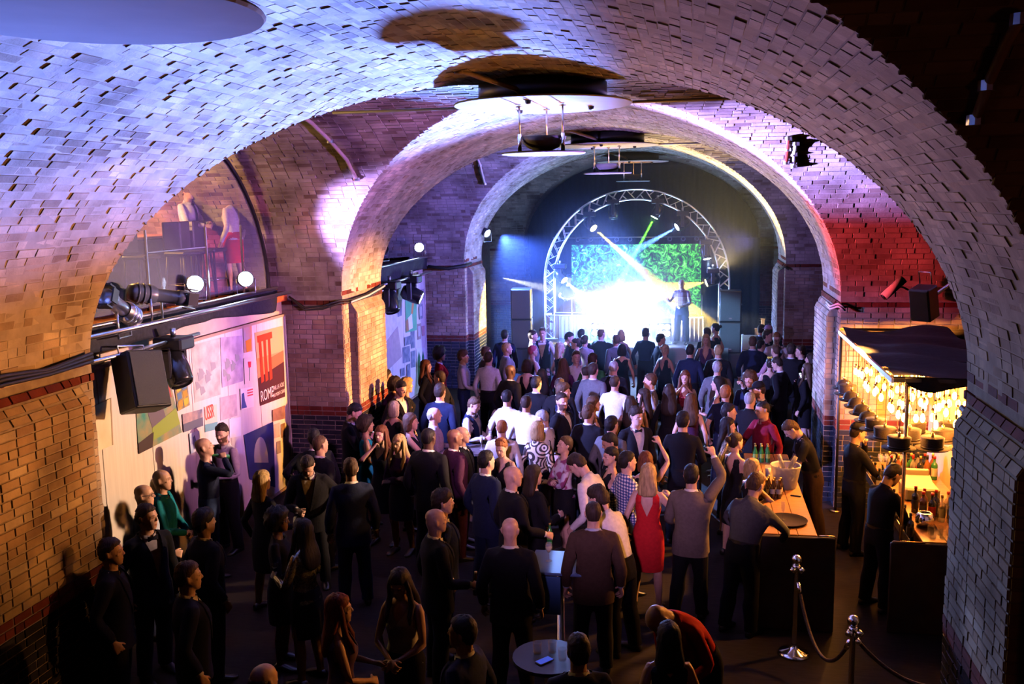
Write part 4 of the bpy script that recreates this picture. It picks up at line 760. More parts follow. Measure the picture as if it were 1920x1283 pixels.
# till, bottles and glasses on the side bar
r = empty('cash_register', 'cream cash register on the side bar between the bottles', 'cash register', (2.80, 11.98, 1.05)); CRM = principled('till_cream', (.72, .62, .44), .5)
g = G(); g.box((0, 0, .08), (.40, .42, .16), bev=.02); g.obj('base', CRM, r); g = G(); g.box((-.02, -.02, .18), (.34, .32, .03), rot=Matrix.Rotation(.35, 3, 'X')); g.obj('keypad', principled('till_keys', (.80, .74, .55), .5), r); g = G(); g.box((0, .14, .25), (.28, .06, .13), bev=.01); g.obj('display', CRM, r)
rs = random.Random(21)
FL = [(2.66, 11.16, BROWN, REDC, LABK), (2.75, 11.12, DKG, REDC, LABR), (2.84, 11.06, CLEAR, GOLD, LABW), (2.70, 11.28, AMBER, REDC, LABW), (2.93, 11.02, CLEAR, REDC, LABK), (3.02, 11.04, CLEAR, GOLD, LABR), (2.82, 11.24, DKG, REDC, LABK), (2.94, 11.20, CLEAR, REDC, LABW), (3.06, 11.20, CLEAR, REDC, LABR), (3.12, 11.02, BROWN, REDC, LABR), (2.62, 11.36, DKG, REDC, LABK), (3.02, 11.36, CLEAR, GOLD, LABW)]
FR = sorted(((q[0], q[1]) for q in FL), key=lambda q: q[0]/q[1])
for x, y, a, b, c in FL:
    bottle((x, y, 1.05), 'spirit', a, b, c, '%s spirit bottle, %s from the left in the front cluster on the side bar' % ({'green_bottle_glass': 'green', 'brown_bottle_glass': 'brown', 'amber_spirit': 'amber', 'clear_spirit': 'clear', 'dark_bottle': 'black'}[a.name], ORD[FR.index((x, y))]), 'spirit bottles at the front of the side bar')
for k in range(14): bottle((2.62+.09*(k % 7), 12.75+.13*(k//7)+rs.uniform(-.02, .02), 1.05), ('spirit', 'wine')[k % 2], (DKG, AMBER, GREEN, CLEAR)[k % 4], (REDC, GOLD, BLKC)[k % 3], (LABW, LABK, LABR)[k % 3], '%s bottle behind the till, %s from the left in the %s row' % (('black', 'amber', 'green', 'clear')[k % 4], ORD[k % 7], ('nearer', 'farther')[k//7]), 'bottles at the rear of the side bar')
for k in range(10): glass((2.62+.095*(k % 5), 10.48+.11*(k//5), 1.05), 'tumbler', 'tumbler at the near end of the side bar, %s from the left, %s row' % (ORD[k % 5], ('front', 'second')[k//5]), 'tumblers on the side bar')
for k in range(8): glass((2.58+.085*(k % 4), 13.15+.10*(k//4), 1.05), 'wine', 'stemmed glass beside the capped bartender on the side bar, %s from the left, %s row' % (ORD[k % 4], ('nearer', 'farther')[k//4]), 'stemmed glasses on the side bar')
g = G(); g.lathe([(0, 0), (.07, .0), (.10, .03), (.105, .10), (.08, .15), (.06, .16), (.055, .15), (.09, .10), (0, .02)], 20); tag(g.obj('ice_pail', CHROME, smooth=True, loc=(2.62, 10.88, 1.05)), 'shiny dark pail at the left edge of the side bar', 'pail')
r = empty('wall_panel', 'cream poster boards on the right wall behind the side bar', 'display board', (3.50, 12.5, .8))
for k in range(6): g = G(); g.box((0, -1.80+.70*k, .85), (.03, .69, 1.9), bev=.004); g.obj('panel', noisy('board_cream', (.70, .52, .30), (.78, .60, .36), 5, .7), r)
for k in range(5):
    g = G(); g.box((-.02, -1.6+.60*k, .85+.1*(k % 2)), (.006, .40, .62)); p = g.obj('poster', noisy('poster_%d' % k, [(.55, .42, .25), (.30, .12, .08), (.62, .52, .36), (.18, .14, .10), (.66, .58, .42)][k], [(.70, .60, .40), (.46, .24, .12), (.40, .30, .18), (.34, .28, .2), (.72, .64, .48)][k], 6, .7), r); g = G(); [g.box((-.024, -1.6+.60*k, .70+.07*q+.1*(k % 2)), (.002, .28, .02)) for q in range(4)]; tag(g.obj('printed_lines', BLKC, p), kind='stuff')
# ------------------------------------------------------------------ stanchions, high tables, phone
def stanchion(loc, label):
    r = empty('stanchion', label, 'stanchion', loc, 0, 'rope stanchions'); g = G(); g.lathe([(0, 0), (.17, 0), (.17, .015), (.14, .035), (.06, .06), (.03, .09), (.03, .11)], 28); g.obj('base', CHROME, r, True); g = G(); g.lathe([(.025, .1), (.025, .93), (.04, .94), (.04, .98), (.02, .985)], 16); g.obj('post', CHROME, r, True)
    g = G(); bmesh.ops.create_uvsphere(g.bm, u_segments=16, v_segments=10, radius=.055, matrix=Matrix.Translation((0, 0, 1.035))); g.obj('ball', CHROME, r, True)
    for a in (-2.2, -.8): g = G(); g.tube([(.05*cos(a), .05*sin(a), .955), (.09*cos(a), .09*sin(a), .93)], .03, 8); g.obj('rope_clip', CHROME, r, True)
S1, S2 = (1.10, 9.66, 0), (1.44, 8.26, 0); stanchion(S1, 'chrome rope stanchion with a ball top before the island bar end'); stanchion(S2, 'nearer chrome rope stanchion at the lower right')
def rope(a, b, sag, label):
    pts = [(a[0]+(b[0]-a[0])*t, a[1]+(b[1]-a[1])*t, .90+(b[2]-a[2])*t-sag*4*t*(1-t)) for t in np.linspace(.05, .95, 24)]; g = G(); g.tube(pts, .018, 10); o = tag(g.obj('rope', noisy('dark_rope', (.03, .012, .012), (.06, .025, .02), 60, .6, 2, .4), smooth=True), label, 'rope')
    for p in (0, -1): q = Vector(pts[p]); w = Vector(pts[1 if p == 0 else -2]); g = G(); g.tube([q+(q-w)*.2, w], .024, 10); g.obj('ferrule', CHROME, o, True)
rope(S1, S2, .55, 'dark rope sagging between the two stanchions'); rope(S2, (2.1, 7.9, -.25), .12, 'dark rope running from the nearer stanchion to the right wall')
r = empty('high_table', 'small high table with a blue-lit front among the guests', 'table', (-1.30, 9.15, 0)); g = G(); g.box((0, 0, 1.06), (.62, .62, .03), bev=.008); g.obj('tabletop', principled('table_blue_lit', (.10, .17, .34), .35), r); g = G(); g.box((-.14, -.29, .83), (.36, .02, .40), bev=.005); g.obj('blue_lit_front', principled('table_front_blue_lit', (.06, .16, .40), .4), r); g = G(); g.lathe([(0, 0), (.26, 0), (.26, .02), (.04, .05), (.035, 1.04), (0, 1.045)], 20); g.obj('pedestal', STEEL, r, True)  # blue light on top and front is put into their colours
glass((-1.42, 9.15, 1.077), 'wine', 'wine glass on the small blue-lit high table', None, 'white'); glass((-1.20, 9.32, 1.077), 'tumbler', 'tumbler on the small blue-lit high table', None, 'clear')
r = empty('high_table', 'dark high table behind the woman with the fair quiff', 'table', (-3.12, 13.40, 0)); g = G(); g.lathe([(0, 1.05), (.30, 1.05), (.30, 1.08), (0, 1.08)], 28); g.obj('tabletop', PANELG, r); g = G(); g.lathe([(0, 0), (.24, 0), (.24, .02), (.04, .05), (.035, 1.05)], 18); g.obj('pedestal', STEEL, r, True)
glass((-3.08, 13.36, 1.083), 'flute', 'champagne flute on the dark high table, left of centre', None, 'white')
r = empty('high_table', 'dark high table low in the foreground with a lit phone and glasses', 'table', (-1.12, 7.15, 0)); g = G(); g.lathe([(0, 1.03), (.30, 1.03), (.30, 1.06), (0, 1.06)], 28); g.obj('tabletop', BLACK, r); g = G(); g.lathe([(0, 0), (.24, 0), (.24, .02), (.04, .05), (.035, 1.03)], 18); g.obj('pedestal', STEEL, r, True)
r = empty('phone', 'phone with a lit blue screen on the dark high table in the foreground', 'phone', (-1.14, 7.05, 1.068)); g = G(); g.box((0, 0, 0), (.075, .15, .01), bev=.004); g.obj('case', BLACK, r); g = G(); g.box((0, 0, .0056), (.068, .135, .001)); g.obj('screen', emitter('phone_screen', (.05, .12, 1), .5), r); r.rotation_euler = (0, 0, -.7)
for k, (x, y) in enumerate(((-1.22, 7.18), (-1.10, 7.22), (-1.00, 7.10))): glass((x, y, 1.06), 'tumbler', '%s of three tumblers, from the left, on the dark foreground table' % ORD[k], 'tumblers on the foreground table')
# ------------------------------------------------------------------ people
def v3(*a): return np.array(a, float)
class Lofts:
    def __init__(s): s.v = []; s.f = []
    def loft(s, rings, n=16, power=2.0):
        b = len(s.v); ts = np.linspace(0, 2*pi, n, endpoint=False)
        ct, st = np.cos(ts), np.sin(ts)
        if power != 2.0:
            ct = np.sign(ct)*np.abs(ct)**(2/power); st = np.sign(st)*np.abs(st)**(2/power)
        for c, ex, ey in rings:
            c = np.array(c, float); ex = np.array(ex, float); ey = np.array(ey, float)
            for a, q in zip(ct, st): s.v.append(c + ex*a + ey*q)
        m = len(rings)
        for i in range(m-1):
            for j in range(n):
                k = (j+1) % n
                s.f.append((b+i*n+j, b+i*n+k, b+(i+1)*n+k, b+(i+1)*n+j))
        s.f.append(tuple(range(b+n-1, b-1, -1))); s.f.append(tuple(range(b+(m-1)*n, b+m*n)))
    def zr(s, rows, n=20, power=2.2, cx=0):          # rows (z, rx, ry, cy)
        s.loft([(v3(cx, cy, z), v3(rx, 0, 0), v3(0, ry, 0)) for z, rx, ry, cy in rows], n, power)
    def limb(s, pts, rad, up, n=12, flat=1.0):
        pts = [np.array(p, float) for p in pts]; r = []
        for i, p in enumerate(pts):
            d = pts[min(i+1, len(pts)-1)] - pts[max(i-1, 0)]; d /= np.linalg.norm(d)
            a = np.cross(d, up); a /= np.linalg.norm(a); q = np.cross(a, d)
            ri = rad[i] if isinstance(rad[i], tuple) else (rad[i]*flat, rad[i])
            r.append((p, a*ri[0], q*ri[1]))
        s.loft(r, n)

def sculpt(L, voxel, smooth, target, cuts=(), kill=None, keepw=None, smooth2=0):
    me = bpy.data.meshes.new('tmp'); me.from_pydata([tuple(p) for p in L.v], [], L.f)
    bm = bmesh.new(); bm.from_mesh(me); bmesh.ops.recalc_face_normals(bm, faces=bm.faces); bm.to_mesh(me); bm.free()
    ob = bpy.data.objects.new('tmp', me); COL.objects.link(ob)
    m = ob.modifiers.new('r', 'REMESH'); m.mode = 'VOXEL'; m.voxel_size = voxel; m.adaptivity = 0
    m = ob.modifiers.new('s', 'SMOOTH'); m.factor = .5; m.iterations = smooth
    def bake():
        dg = bpy.context.evaluated_depsgraph_get(); dg.update()
        ev = ob.evaluated_get(dg); return bpy.data.meshes.new_from_object(ev)
    me2 = bake(); ob.modifiers.clear(); ob.data = me2
    nt = sum(len(p.vertices)-2 for p in me2.polygons)
    if keepw is not None:
        co = np.empty(len(me2.vertices)*3, np.float32); me2.vertices.foreach_get('co', co); co = co.reshape(-1, 3)
        w = keepw(co); g = ob.vertex_groups.new(name='g')
        for lv in np.unique(np.round(w, 1)):
            g.add([int(i) for i in np.nonzero(np.round(w, 1) == lv)[0]], float(lv), 'REPLACE')
    m = ob.modifiers.new('d', 'DECIMATE'); m.ratio = min(1, target/nt)
    if keepw is not None: m.vertex_group = 'g'; m.vertex_group_factor = 1.0
    me3 = bake()
    bm = bmesh.new(); bm.from_mesh(me3)
    for sel, co, no in cuts:                               # cut along a plane and drop what lies on the +normal side
        fs = [f for f in bm.faces if sel(f.calc_center_median())]
        gs = list(set(fs) | {e for f in fs for e in f.edges} | {v for f in fs for v in f.verts})
        bmesh.ops.bisect_plane(bm, geom=gs, plane_co=co, plane_no=no, clear_outer=False)
    if kill is not None:
        bmesh.ops.delete(bm, geom=[f for f in bm.faces if kill(f.calc_center_median())], context='FACES')
    bmesh.ops.triangulate(bm, faces=bm.faces)
    bm.verts.ensure_lookup_table(); bm.verts.index_update()
    V = np.array([v.co[:] for v in bm.verts]); F = np.array([[v.index for v in f.verts] for f in bm.faces])
    bm.free()
    bpy.data.objects.remove(ob)
    for q in (me, me2, me3): bpy.data.meshes.remove(q)
    return V, F

ARM_A = math.radians(33); SA, CA = math.sin(ARM_A), math.cos(ARM_A)
UP_L, FO_L = .30, .265
class Base:
    """one build (man or woman) 1.75 m tall, its skeleton and its garments, all in an A pose facing +y"""
    def __init__(s, sex):
        s.f = f = sex == 'f'
        s.shx = .150 if f else .172; s.shz = 1.385 if f else 1.395
        # torso rows z, rx, ry, cy
        if f:
            s.torso = [(.80,.150,.108,-.005),(.86,.168,.118,-.010),(.92,.172,.118,-.012),(1.0,.150,.103,-.004),(1.08,.124,.090,.0),
                       (1.16,.128,.094,.006),(1.24,.142,.118,.018),(1.29,.146,.122,.020),(1.35,.148,.100,.004),(1.40,.130,.078,-.006),(1.44,.085,.060,-.012),(1.475,.056,.054,-.012)]
        else:
            s.torso = [(.80,.150,.105,0),(.88,.166,.112,-.004),(.95,.166,.112,-.002),(1.04,.156,.112,.006),(1.12,.158,.115,.008),
                       (1.20,.168,.118,.008),(1.28,.180,.122,.006),(1.35,.180,.112,.0),(1.40,.160,.092,-.006),(1.44,.105,.070,-.012),(1.475,.066,.062,-.012)]
        B = {}
        B['pelvis'] = ((0,0,.90),(0,0,1.02),None,.15); B['spine'] = ((0,0,1.04),(0,0,1.2),'pelvis',.14)
        B['chest'] = ((0,0,1.22),(0,0,1.40),'spine',.15); B['neck'] = ((0,-.01,1.47),(0,.0,1.55),'chest',.055)
        B['head'] = ((0,.005,1.58),(0,.01,1.70),'neck',.09)
        s.J = {}
        for sd, n in ((1, 'R'), (-1, 'L')):
            d = v3(sd*SA, 0, -CA); p = v3(-sd*CA, 0, -SA); sh = v3(sd*s.shx, -.005, s.shz); el = sh + d*UP_L; wr = el + d*FO_L
            s.J[n] = dict(d=d, p=p, sh=sh, el=el, wr=wr)
            B['uarm'+n] = (sh+d*.03, el, 'chest', .05); B['farm'+n] = (el, wr, 'uarm'+n, .035); B['hand'+n] = (wr+d*.02, wr+d*.085, 'farm'+n, .02)
            k = wr+d*.092; k2 = k + (d*.94+p*.34)*.034
            B['fing'+n] = (k+d*.006, k2, 'hand'+n, .006); B['tip'+n] = (k2+d*.006, k2+(d*.7+p*.7)*.045, 'fing'+n, .006)
            t0 = wr+d*.032+v3(0,.028,0); B['thumb'+n] = (t0+v3(0,.012,0), t0+(d*.62+v3(0,.72,0)+p*.32)*.06, 'hand'+n, .008)
            s.J[n]['k'] = k; s.J[n]['k2'] = k2; s.J[n]['t0'] = t0
            hx = .092
            B['thigh'+n] = ((sd*hx,0,.84),(sd*.098,.005,.50),'pelvis',.075); B['shin'+n] = ((sd*.098,.005,.47),(sd*.102,-.02,.10),'thigh'+n,.05)
            B['foot'+n] = ((sd*.102,-.02,.06),(sd*.12,.12,.03),'shin'+n,.03)
        s.B = B; s.names = list(B)
        s.body = s.make_body()
        s.W = s.weights(s.body[0])
        s.garm = {}
        s.reg = s.regions(s.body[0])
        s.nrm = s.vnormals(*s.body)
    def vnormals(s, V, F):
        n = np.zeros_like(V); c = np.cross(V[F[:,1]]-V[F[:,0]], V[F[:,2]]-V[F[:,0]])
        for i in range(3): np.add.at(n, F[:,i], c)
        return n/np.maximum(np.linalg.norm(n, axis=1, keepdims=True), 1e-9)
    # ---- shape helpers used for body and clothes alike (t = how far out)
    def add_torso(s, L, t, z0=.8, z1=1.48, flare=0.0, bust=1.0):
        rows = []
        zs = sorted(set([z0, z1] + [r[0] for r in s.torso if z0 < r[0] < z1]))
        T = np.array(s.torso)
        for z in zs:
            rx, ry, cy = (np.interp(z, T[:,0], T[:,i]) for i in (1,2,3))
            if z < .92: rx, ry = np.interp(.92, T[:,0], T[:,1]), np.interp(.92, T[:,0], T[:,2])
            k = flare*max(0, 1.05-z)
            rows.append((z, rx+t+k, ry+t+k*.8, cy))
        L.zr(rows, 24, 2.3)
    def add_arm(s, L, n, t, s0=0., s1=1., loose=0.):
        j = s.J[n]; d = j['d']; g = .86 if s.f else 1.0
        prof = [(-.04,.046),(.02,.053),(.10,.050),(.20,.046),(.29,.038),(.33,.039),(.38,.039),(.46,.031),(.54,.025),(.565,.024)]
        full = UP_L+FO_L; pts = []; rad = []
        P = np.array(prof)
        us = [u for u, _ in prof if u < s1*full] + [s1*full]
        for u in us:
            r = np.interp(u, P[:,0], P[:,1])*g + t + loose*max(0, u)/full
            pts.append(j['sh'] + d*u); rad.append(r)
        L.limb(pts, rad, v3(0,1,0), 14)
        # shoulder root
        inn = v3(-np.sign(d[0])*.09, 0, .0)
        L.limb([j['sh']+inn+v3(0,0,-.01), j['sh']+inn*.4+v3(0,0,-.006), j['sh']+d*.02, j['sh']+d*.08], [.052*g+t, .054*g+t, .054*g+t, .05*g+t], v3(0,1,0), 14)
        sx = np.sign(d[0]); L.limb([v3(sx*.03,-.016,1.462), v3(sx*.075,-.014,1.438), v3(sx*(s.shx-.03),-.008,s.shz+.022), v3(sx*(s.shx+.005),-.005,s.shz+.008)], [.040*g+t*.7, .036*g+t*.8, .036*g+t*.8, .040*g+t*.8], v3(0,1,0), 12)
    def add_leg(s, L, n, t, z0=.085, z1=.92, loose=0.):
        sd = 1 if n == 'R' else -1
        rows = [(.93,.080,.092,0,.088),(.84,.088,.098,0,.092),(.72,.081,.087,.004,.094),(.60,.068,.073,.006,.097),(.49,.055,.060,.006,.099),(.42,.052,.058,-.004,.1),(.34,.054,.060,-.012,.101),(.24,.045,.049,-.016,.102),(.14,.036,.040,-.020,.102),(.085,.036,.042,-.022,.102),(.05,.036,.045,-.02,.102)]
        A = np.array(rows)[::-1]
        zs = sorted(set([z0, z1]+[r[0] for r in rows if z0 < r[0] < z1]))
        out = []
        for z in zs:
            rx, ry, cy, cx = (np.interp(z, A[:,0], A[:,i]) for i in (1,2,3,4)); k = loose*np.clip((.8-z)/.7, 0, 1)
            out.append((v3(sd*cx, cy, z), v3(rx+t+k,0,0), v3(0,ry+t+k,0)))
        L.loft(out, 16, 2.1)
    def make_body(s):
        L = Lofts(); s.add_torso(L, 0, .80, 1.475)
        nr = .050 if s.f else .060
        L.zr([(1.40,nr+.03,nr+.01,-.014),(1.46,nr+.004,nr,-.012),(1.52,nr,nr,-.004),(1.60,nr*.95,nr*.95,.0)], 16, 2)
        w = .94 if s.f else 1.0
        L.zr([(1.520,.022,.022,.066),(1.530,.036*w,.036,.056),(1.548,.050*w,.058,.042),(1.575,.062*w,.078,.026),(1.605,.069*w,.090,.014),(1.64,.0735*w,.096,.006),
              (1.675,.075*w,.098,.0),(1.705,.070*w,.091,-.003),(1.73,.055*w,.071,-.005),(1.745,.032*w,.042,-.006),(1.75,.012,.016,-.006)], 24, 2.15)
        L.zr([(1.50,.03,.05,-.02),(1.56,.052*w,.060,-.016),(1.62,.064*w,.062,-.032),(1.66,.06*w,.05,-.04)], 16, 2)
        for (z, y, r) in ((1.655,.097,.006),):   # nose: bridge to tip
            L.loft([(v3(0,.092,1.660),v3(.007,0,0),v3(0,.008,0)),(v3(0,.103,1.640),v3(.009,0,0),v3(0,.012,0)),(v3(0,.113,1.620),v3(.014,0,0),v3(0,.014,0)),(v3(0,.108,1.608),v3(.015,0,0),v3(0,.014,0))], 10)
        L.limb([v3(-.05*w,.074,1.655),v3(-.025,.096,1.661),v3(0,.098,1.659),v3(.025,.096,1.661),v3(.05*w,.074,1.655)], [.008,.010,.010,.010,.008], v3(0,0,1), 8)   # brow ridge
        L.limb([v3(-.024,.088,1.575),v3(0,.099,1.578),v3(.024,.088,1.575)], [.006,.010,.006], v3(0,0,1), 8)       # upper lip
        L.limb([v3(-.020,.086,1.563),v3(0,.096,1.563),v3(.020,.086,1.563)], [.006,.009,.006], v3(0,0,1), 8)
        L.limb([v3(-.018,.080,1.534),v3(0,.088,1.532),v3(.018,.080,1.534)], [.010,.013,.010], v3(0,0,1), 8)       # chin
        for sd in (1, -1):
            L.loft([(v3(sd*.070*w,-.004,1.600),v3(.008,0,0),v3(0,.010,0)),(v3(sd*.078*w,-.008,1.622),v3(.008,0,0),v3(0,.016,0)),(v3(sd*.082*w,-.012,1.650),v3(.008,0,0),v3(0,.019,0)),(v3(sd*.078*w,-.010,1.664),v3(.006,0,0),v3(0,.012,0))], 10)
            L.limb([v3(sd*.036*w,.082,1.648),v3(sd*.052*w,.068,1.620),v3(sd*.044*w,.072,1.60)], [.008,.014,.012], v3(0,0,1), 8)   # cheek
        for n in 'RL':
            sd = 1 if n == 'R' else -1; j = s.J[n]; d, p, W = j['d'], j['p'], j['wr']; y = v3(0,1,0)
            s.add_arm(L, n, 0); s.add_leg(L, n, 0, .03)
            g = .9 if s.f else 1.0
            L.loft([(W-d*.02, y*.024*g, p*.019*g),(W+d*.01, y*.028*g, p*.018),(W+d*.05, y*.041*g, p*.016),(W+d*.085, y*.043*g, p*.0145),(W+d*.098, y*.040*g, p*.011)], 14, 2.4)
            for i, (yy, ln) in enumerate(((.034,.074),(.0115,.083),(-.0115,.077),(-.034,.060))):
                b = W+d*.086+y*yy*g; fan = y*(yy*.35); q = [b]
                for ang, fr in ((.32,.44),(.62,.32),(.85,.24)):
                    q.append(q[-1] + (d*math.cos(ang)+p*math.sin(ang)+fan)*ln*fr)
                L.limb(q, [.0088,.0082,.0078,.0062], y, 8)
            t0 = j['t0']; dr = d*.62+y*.72+p*.32
            L.limb([t0-y*.012-d*.01, t0+dr*.012, t0+dr*.045, t0+dr*.045+(d*.85+y*.42+p*.32)*.03], [.014,.012,.0105,.008], p, 8)
            fx = sd*.102
            L.loft([(v3(fx-.0,-.082,.030),v3(.022,0,0),v3(0,0,.026)),(v3(fx,-.060,.038),v3(.034,0,0),v3(0,0,.036)),(v3(fx,-.01,.045),v3(.036,0,0),v3(0,0,.044)),(v3(fx+sd*.008,.06,.035),v3(.040,0,0),v3(0,0,.034)),(v3(fx+sd*.014,.115,.024),v3(.046,0,0),v3(0,0,.022)),(v3(fx+sd*.012,.150,.018),v3(.036,0,0),v3(0,0,.015)),(v3(fx+sd*.01,.168,.014),v3(.018,0,0),v3(0,0,.010))], 14, 2.2)
        def keep(co):
            w = np.ones(len(co)); w[co[:,2] > 1.50] = .35
            w[(co[:,2] > 1.53) & (co[:,1] > .05)] = .05
            for n in 'RL':
                q = (co - s.J[n]['wr']) @ s.J[n]['d']; far = np.linalg.norm(co - s.J[n]['wr'], axis=1) < .25
                w[(q > .0) & far & (np.abs(co[:,0]) > .3)] = .12
            return w
        return sculpt(L, .0052, 3, 7200, keepw=keep)
    def weights(s, V):
        D = np.empty((len(V), len(s.names)))
        for i, n in enumerate(s.names):
            a, b, _, r = s.B[n]; a = np.array(a); b = np.array(b); ab = b-a
            t = np.clip(((V-a) @ ab)/(ab @ ab), 0, 1); dist = np.linalg.norm(V-(a+t[:,None]*ab), axis=1)
            D[:, i] = np.maximum(dist-r*.8, 0)
        # arms belong to arm bones only, legs to the legs of their own side
        for n, sd in (('R', 1), ('L', -1)):
            j = s.J[n]; q = (V-j['sh']) @ j['d']; lat = np.linalg.norm(V-j['sh']-q[:,None]*j['d'], axis=1)
            side = V[:,0]*sd
            for k, nm in enumerate(s.names):
                if nm.endswith(n) and nm[:-1] in ('uarm','farm','hand','fing','tip','thumb'):
                    D[side < .02, k] = 9
                    if nm[:-1] != 'uarm': D[q < .1, k] = 9
                    if nm[:-1] in ('fing','tip','thumb'): D[q < UP_L+FO_L, k] = 9
                if nm.endswith(n) and nm[:-1] in ('thigh','shin','foot'): D[side < -.03, k] = 9
            onarm = (q > .10) & (lat < .12) & (side > s.shx)
            for k, nm in enumerate(s.names):
                if nm in ('pelvis','spine') or nm[:-1] in ('thigh','shin','foot'): D[onarm, k] = 9
                if nm == 'chest': D[onarm & (q > .16), k] = 9
        up = V[:,2] > 1.52
        for k, nm in enumerate(s.names):
            if nm not in ('neck','head'): D[up & (np.abs(V[:,0]) < .12), k] = 9
        w = 1/(D+.022)**3.4; w[D > 8] = 0
        return w/w.sum(1, keepdims=True)
    def regions(s, V):
        """masks of the bare body that clothes may cover (shrunk a little there)"""
        q = {}
        arm = {}
        for n, sd in (('R', 1), ('L', -1)):
            j = s.J[n]; u = (V-j['sh']) @ j['d']; lat = np.linalg.norm(V-j['sh']-u[:,None]*j['d'], axis=1)
            a = np.where((lat < .1) & (V[:,0]*sd > s.shx-.01) & (u > -.02), u, -9); arm[n] = a
        A = np.maximum(arm['R'], arm['L'])
        q['torso'] = (V[:,2] > .80) & (V[:,2] < 1.455) & (A < .05)
        q['arm_long'] = (A > -.03) & (A < .53); q['arm_short'] = (A > -.03) & (A < .19)
        q['legs'] = (V[:,2] <= .93) & (A < -1); q['feet'] = (V[:,2] < .10) & (A < -1)
        return q
    def garment(s, kind):
        if kind in s.garm: return s.garm[kind]
        L = Lofts(); full = UP_L+FO_L; cuts = []; kill = lambda c: False; vox, sm, tgt = .011, 4, 1300
        neck = lambda c: c.z > 1.462 + .25*max(0, -c.y-.0)*0 - max(0, c.y)*.45
        def cuff(u):
            def k(c):
                for n, sd in (('R', 1), ('L', -1)):
                    j = s.J[n]
                    if c.x*sd > .2 and (np.array(c)-j['sh']) @ j['d'] > u: return True
                return False
            return k
        def cuffcut(u):
            return [((lambda c, sd=sd: c.x*sd > .2), tuple(s.J[n]['sh']+s.J[n]['d']*u), tuple(s.J[n]['d'])) for n, sd in (('R', 1), ('L', -1))]
        nck = [((lambda c: abs(c.x) < .085 and c.z > 1.38), (0, 0, 1.462), (0, .41, .91))]
        nkill = lambda c: abs(c.x) < .085 and c.z > 1.38 and (c.z-1.462)*.91 + c.y*.41 > 0
        al = lambda c: True
        if kind in ('shirt', 'polo', 'tshirt', 'blouse', 'inner'):
            s.add_torso(L, .010, .84, 1.485); u = {'shirt':.555,'blouse':.555,'inner':.555}.get(kind, .20)
            for n in 'RL': s.add_arm(L, n, .007, s1=(u+.02)/full, loose=.006 if u > .3 else .03)
            ck = cuff(u); cuts = cuffcut(u)+nck+[(lambda c: c.z < 1, (0,0,.87), (0,0,-1))]; kill = lambda c: ck(c) or nkill(c) or c.z < .87
            if kind == 'inner':          # what shows of a shirt under a jacket: front, neck and cuffs
                ci = cuff(.46); k0 = kill
                kill = lambda c: k0(c) or not (ci(c) or (abs(c.x) < .115 and c.y > .02 and c.z > 1.0) or (abs(c.x) < .085 and c.z > 1.41))
                cuts += [((lambda c, sd=sd: c.x*sd > .02 and c.x*sd < .2 and c.y > 0), (sd*.115,0,1.2), (sd,0,0)) for sd in (1,-1)]
        elif kind == 'jacket' or kind == 'coat':
            hem = .76 if kind == 'jacket' else .55
            s.add_torso(L, .030 if not s.f else .022, hem-.03, 1.485, flare=.05 if kind == 'jacket' else .08)
            for n in 'RL': s.add_arm(L, n, .019, s1=.96, loose=.003)
            pass
            u = .525; ck = cuff(u); zb = 1.06
            half = lambda z: .012 + max(0, z-zb)*.21
            fr = lambda c: c.y > .0 and c.z > zb-.1 and abs(c.x) < .2
            m = math.hypot(1, .21)
            cuts = cuffcut(u)+nck+[(lambda c: c.z < hem+.2, (0,0,hem), (0,0,-1))]+[(lambda c: fr(c) and c.x > -.02, (.012,0,zb), (1/m,0,-.21/m)), (lambda c: fr(c) and c.x < .02, (-.012,0,zb), (-1/m,0,-.21/m))]
            kill = lambda c: ck(c) or nkill(c) or c.z < hem or (c.y > .02 and c.z > zb-.02 and abs(c.x) < half(c.z)); tgt = 1900
        elif kind == 'waistcoat':
            s.add_torso(L, .024, .86, 1.485); zb = 1.10; half = lambda z: .012+max(0, z-zb)*.24; m = math.hypot(1, .24)
            L.limb([v3(-.150,-.01,s.shz+.012), v3(-.07,-.012,1.440), v3(-.03,-.014,1.462), v3(.03,-.014,1.462), v3(.07,-.012,1.440), v3(.150,-.01,s.shz+.012)], [.052,.054,.054,.054,.054,.052], v3(0,1,0), 12)
            fr = lambda c: c.y > 0 and c.z > zb-.1
            cuts = nck+[(lambda c: c.z < 1, (0,0,.90), (0,0,-1))]+[(lambda c: fr(c) and c.x > -.02, (.012,0,zb), (1/m,0,-.24/m)), (lambda c: fr(c) and c.x < .02, (-.012,0,zb), (-1/m,0,-.24/m))]
            hole = lambda c: abs(c.x) > s.shx-.012 and c.z > 1.24
            kill = lambda c: nkill(c) or c.z < .90 or hole(c) or (c.y > .02 and c.z > zb-.02 and abs(c.x) < half(c.z)); tgt = 1100
        elif kind in ('dress', 'top', 'vdress', 'tank', 'gown'):
            if kind in ('dress', 'vdress', 'gown'):
                s.add_torso(L, .012, .86, 1.42); hem = .16 if kind == 'gown' else .50
                L.zr([(hem-.03,.185,.150,0),(.62,.190,.150,-.002),(.75,.196,.146,-.006),(.90,.188,.134,-.010),(1.0,.162,.115,-.004),(1.08,.136,.102,0)], 24, 2.2)
            else:
                s.add_torso(L, .011, .84, 1.42); hem = .87
            for sx in (-1, 1):
                L.limb([v3(sx*.080,.085,1.32), v3(sx*.090,.055,1.385), v3(sx*.092,-.005,s.shz+.034), v3(sx*.090,-.055,1.385), v3(sx*.080,-.085,1.32)], [.034,.032,.030,.032,.034], v3(1,0,0), 10)
            zf, kf, zb_, kb = (1.30, .75, 1.36, .9) if kind != 'vdress' else (1.18, .42, 1.16, .42)
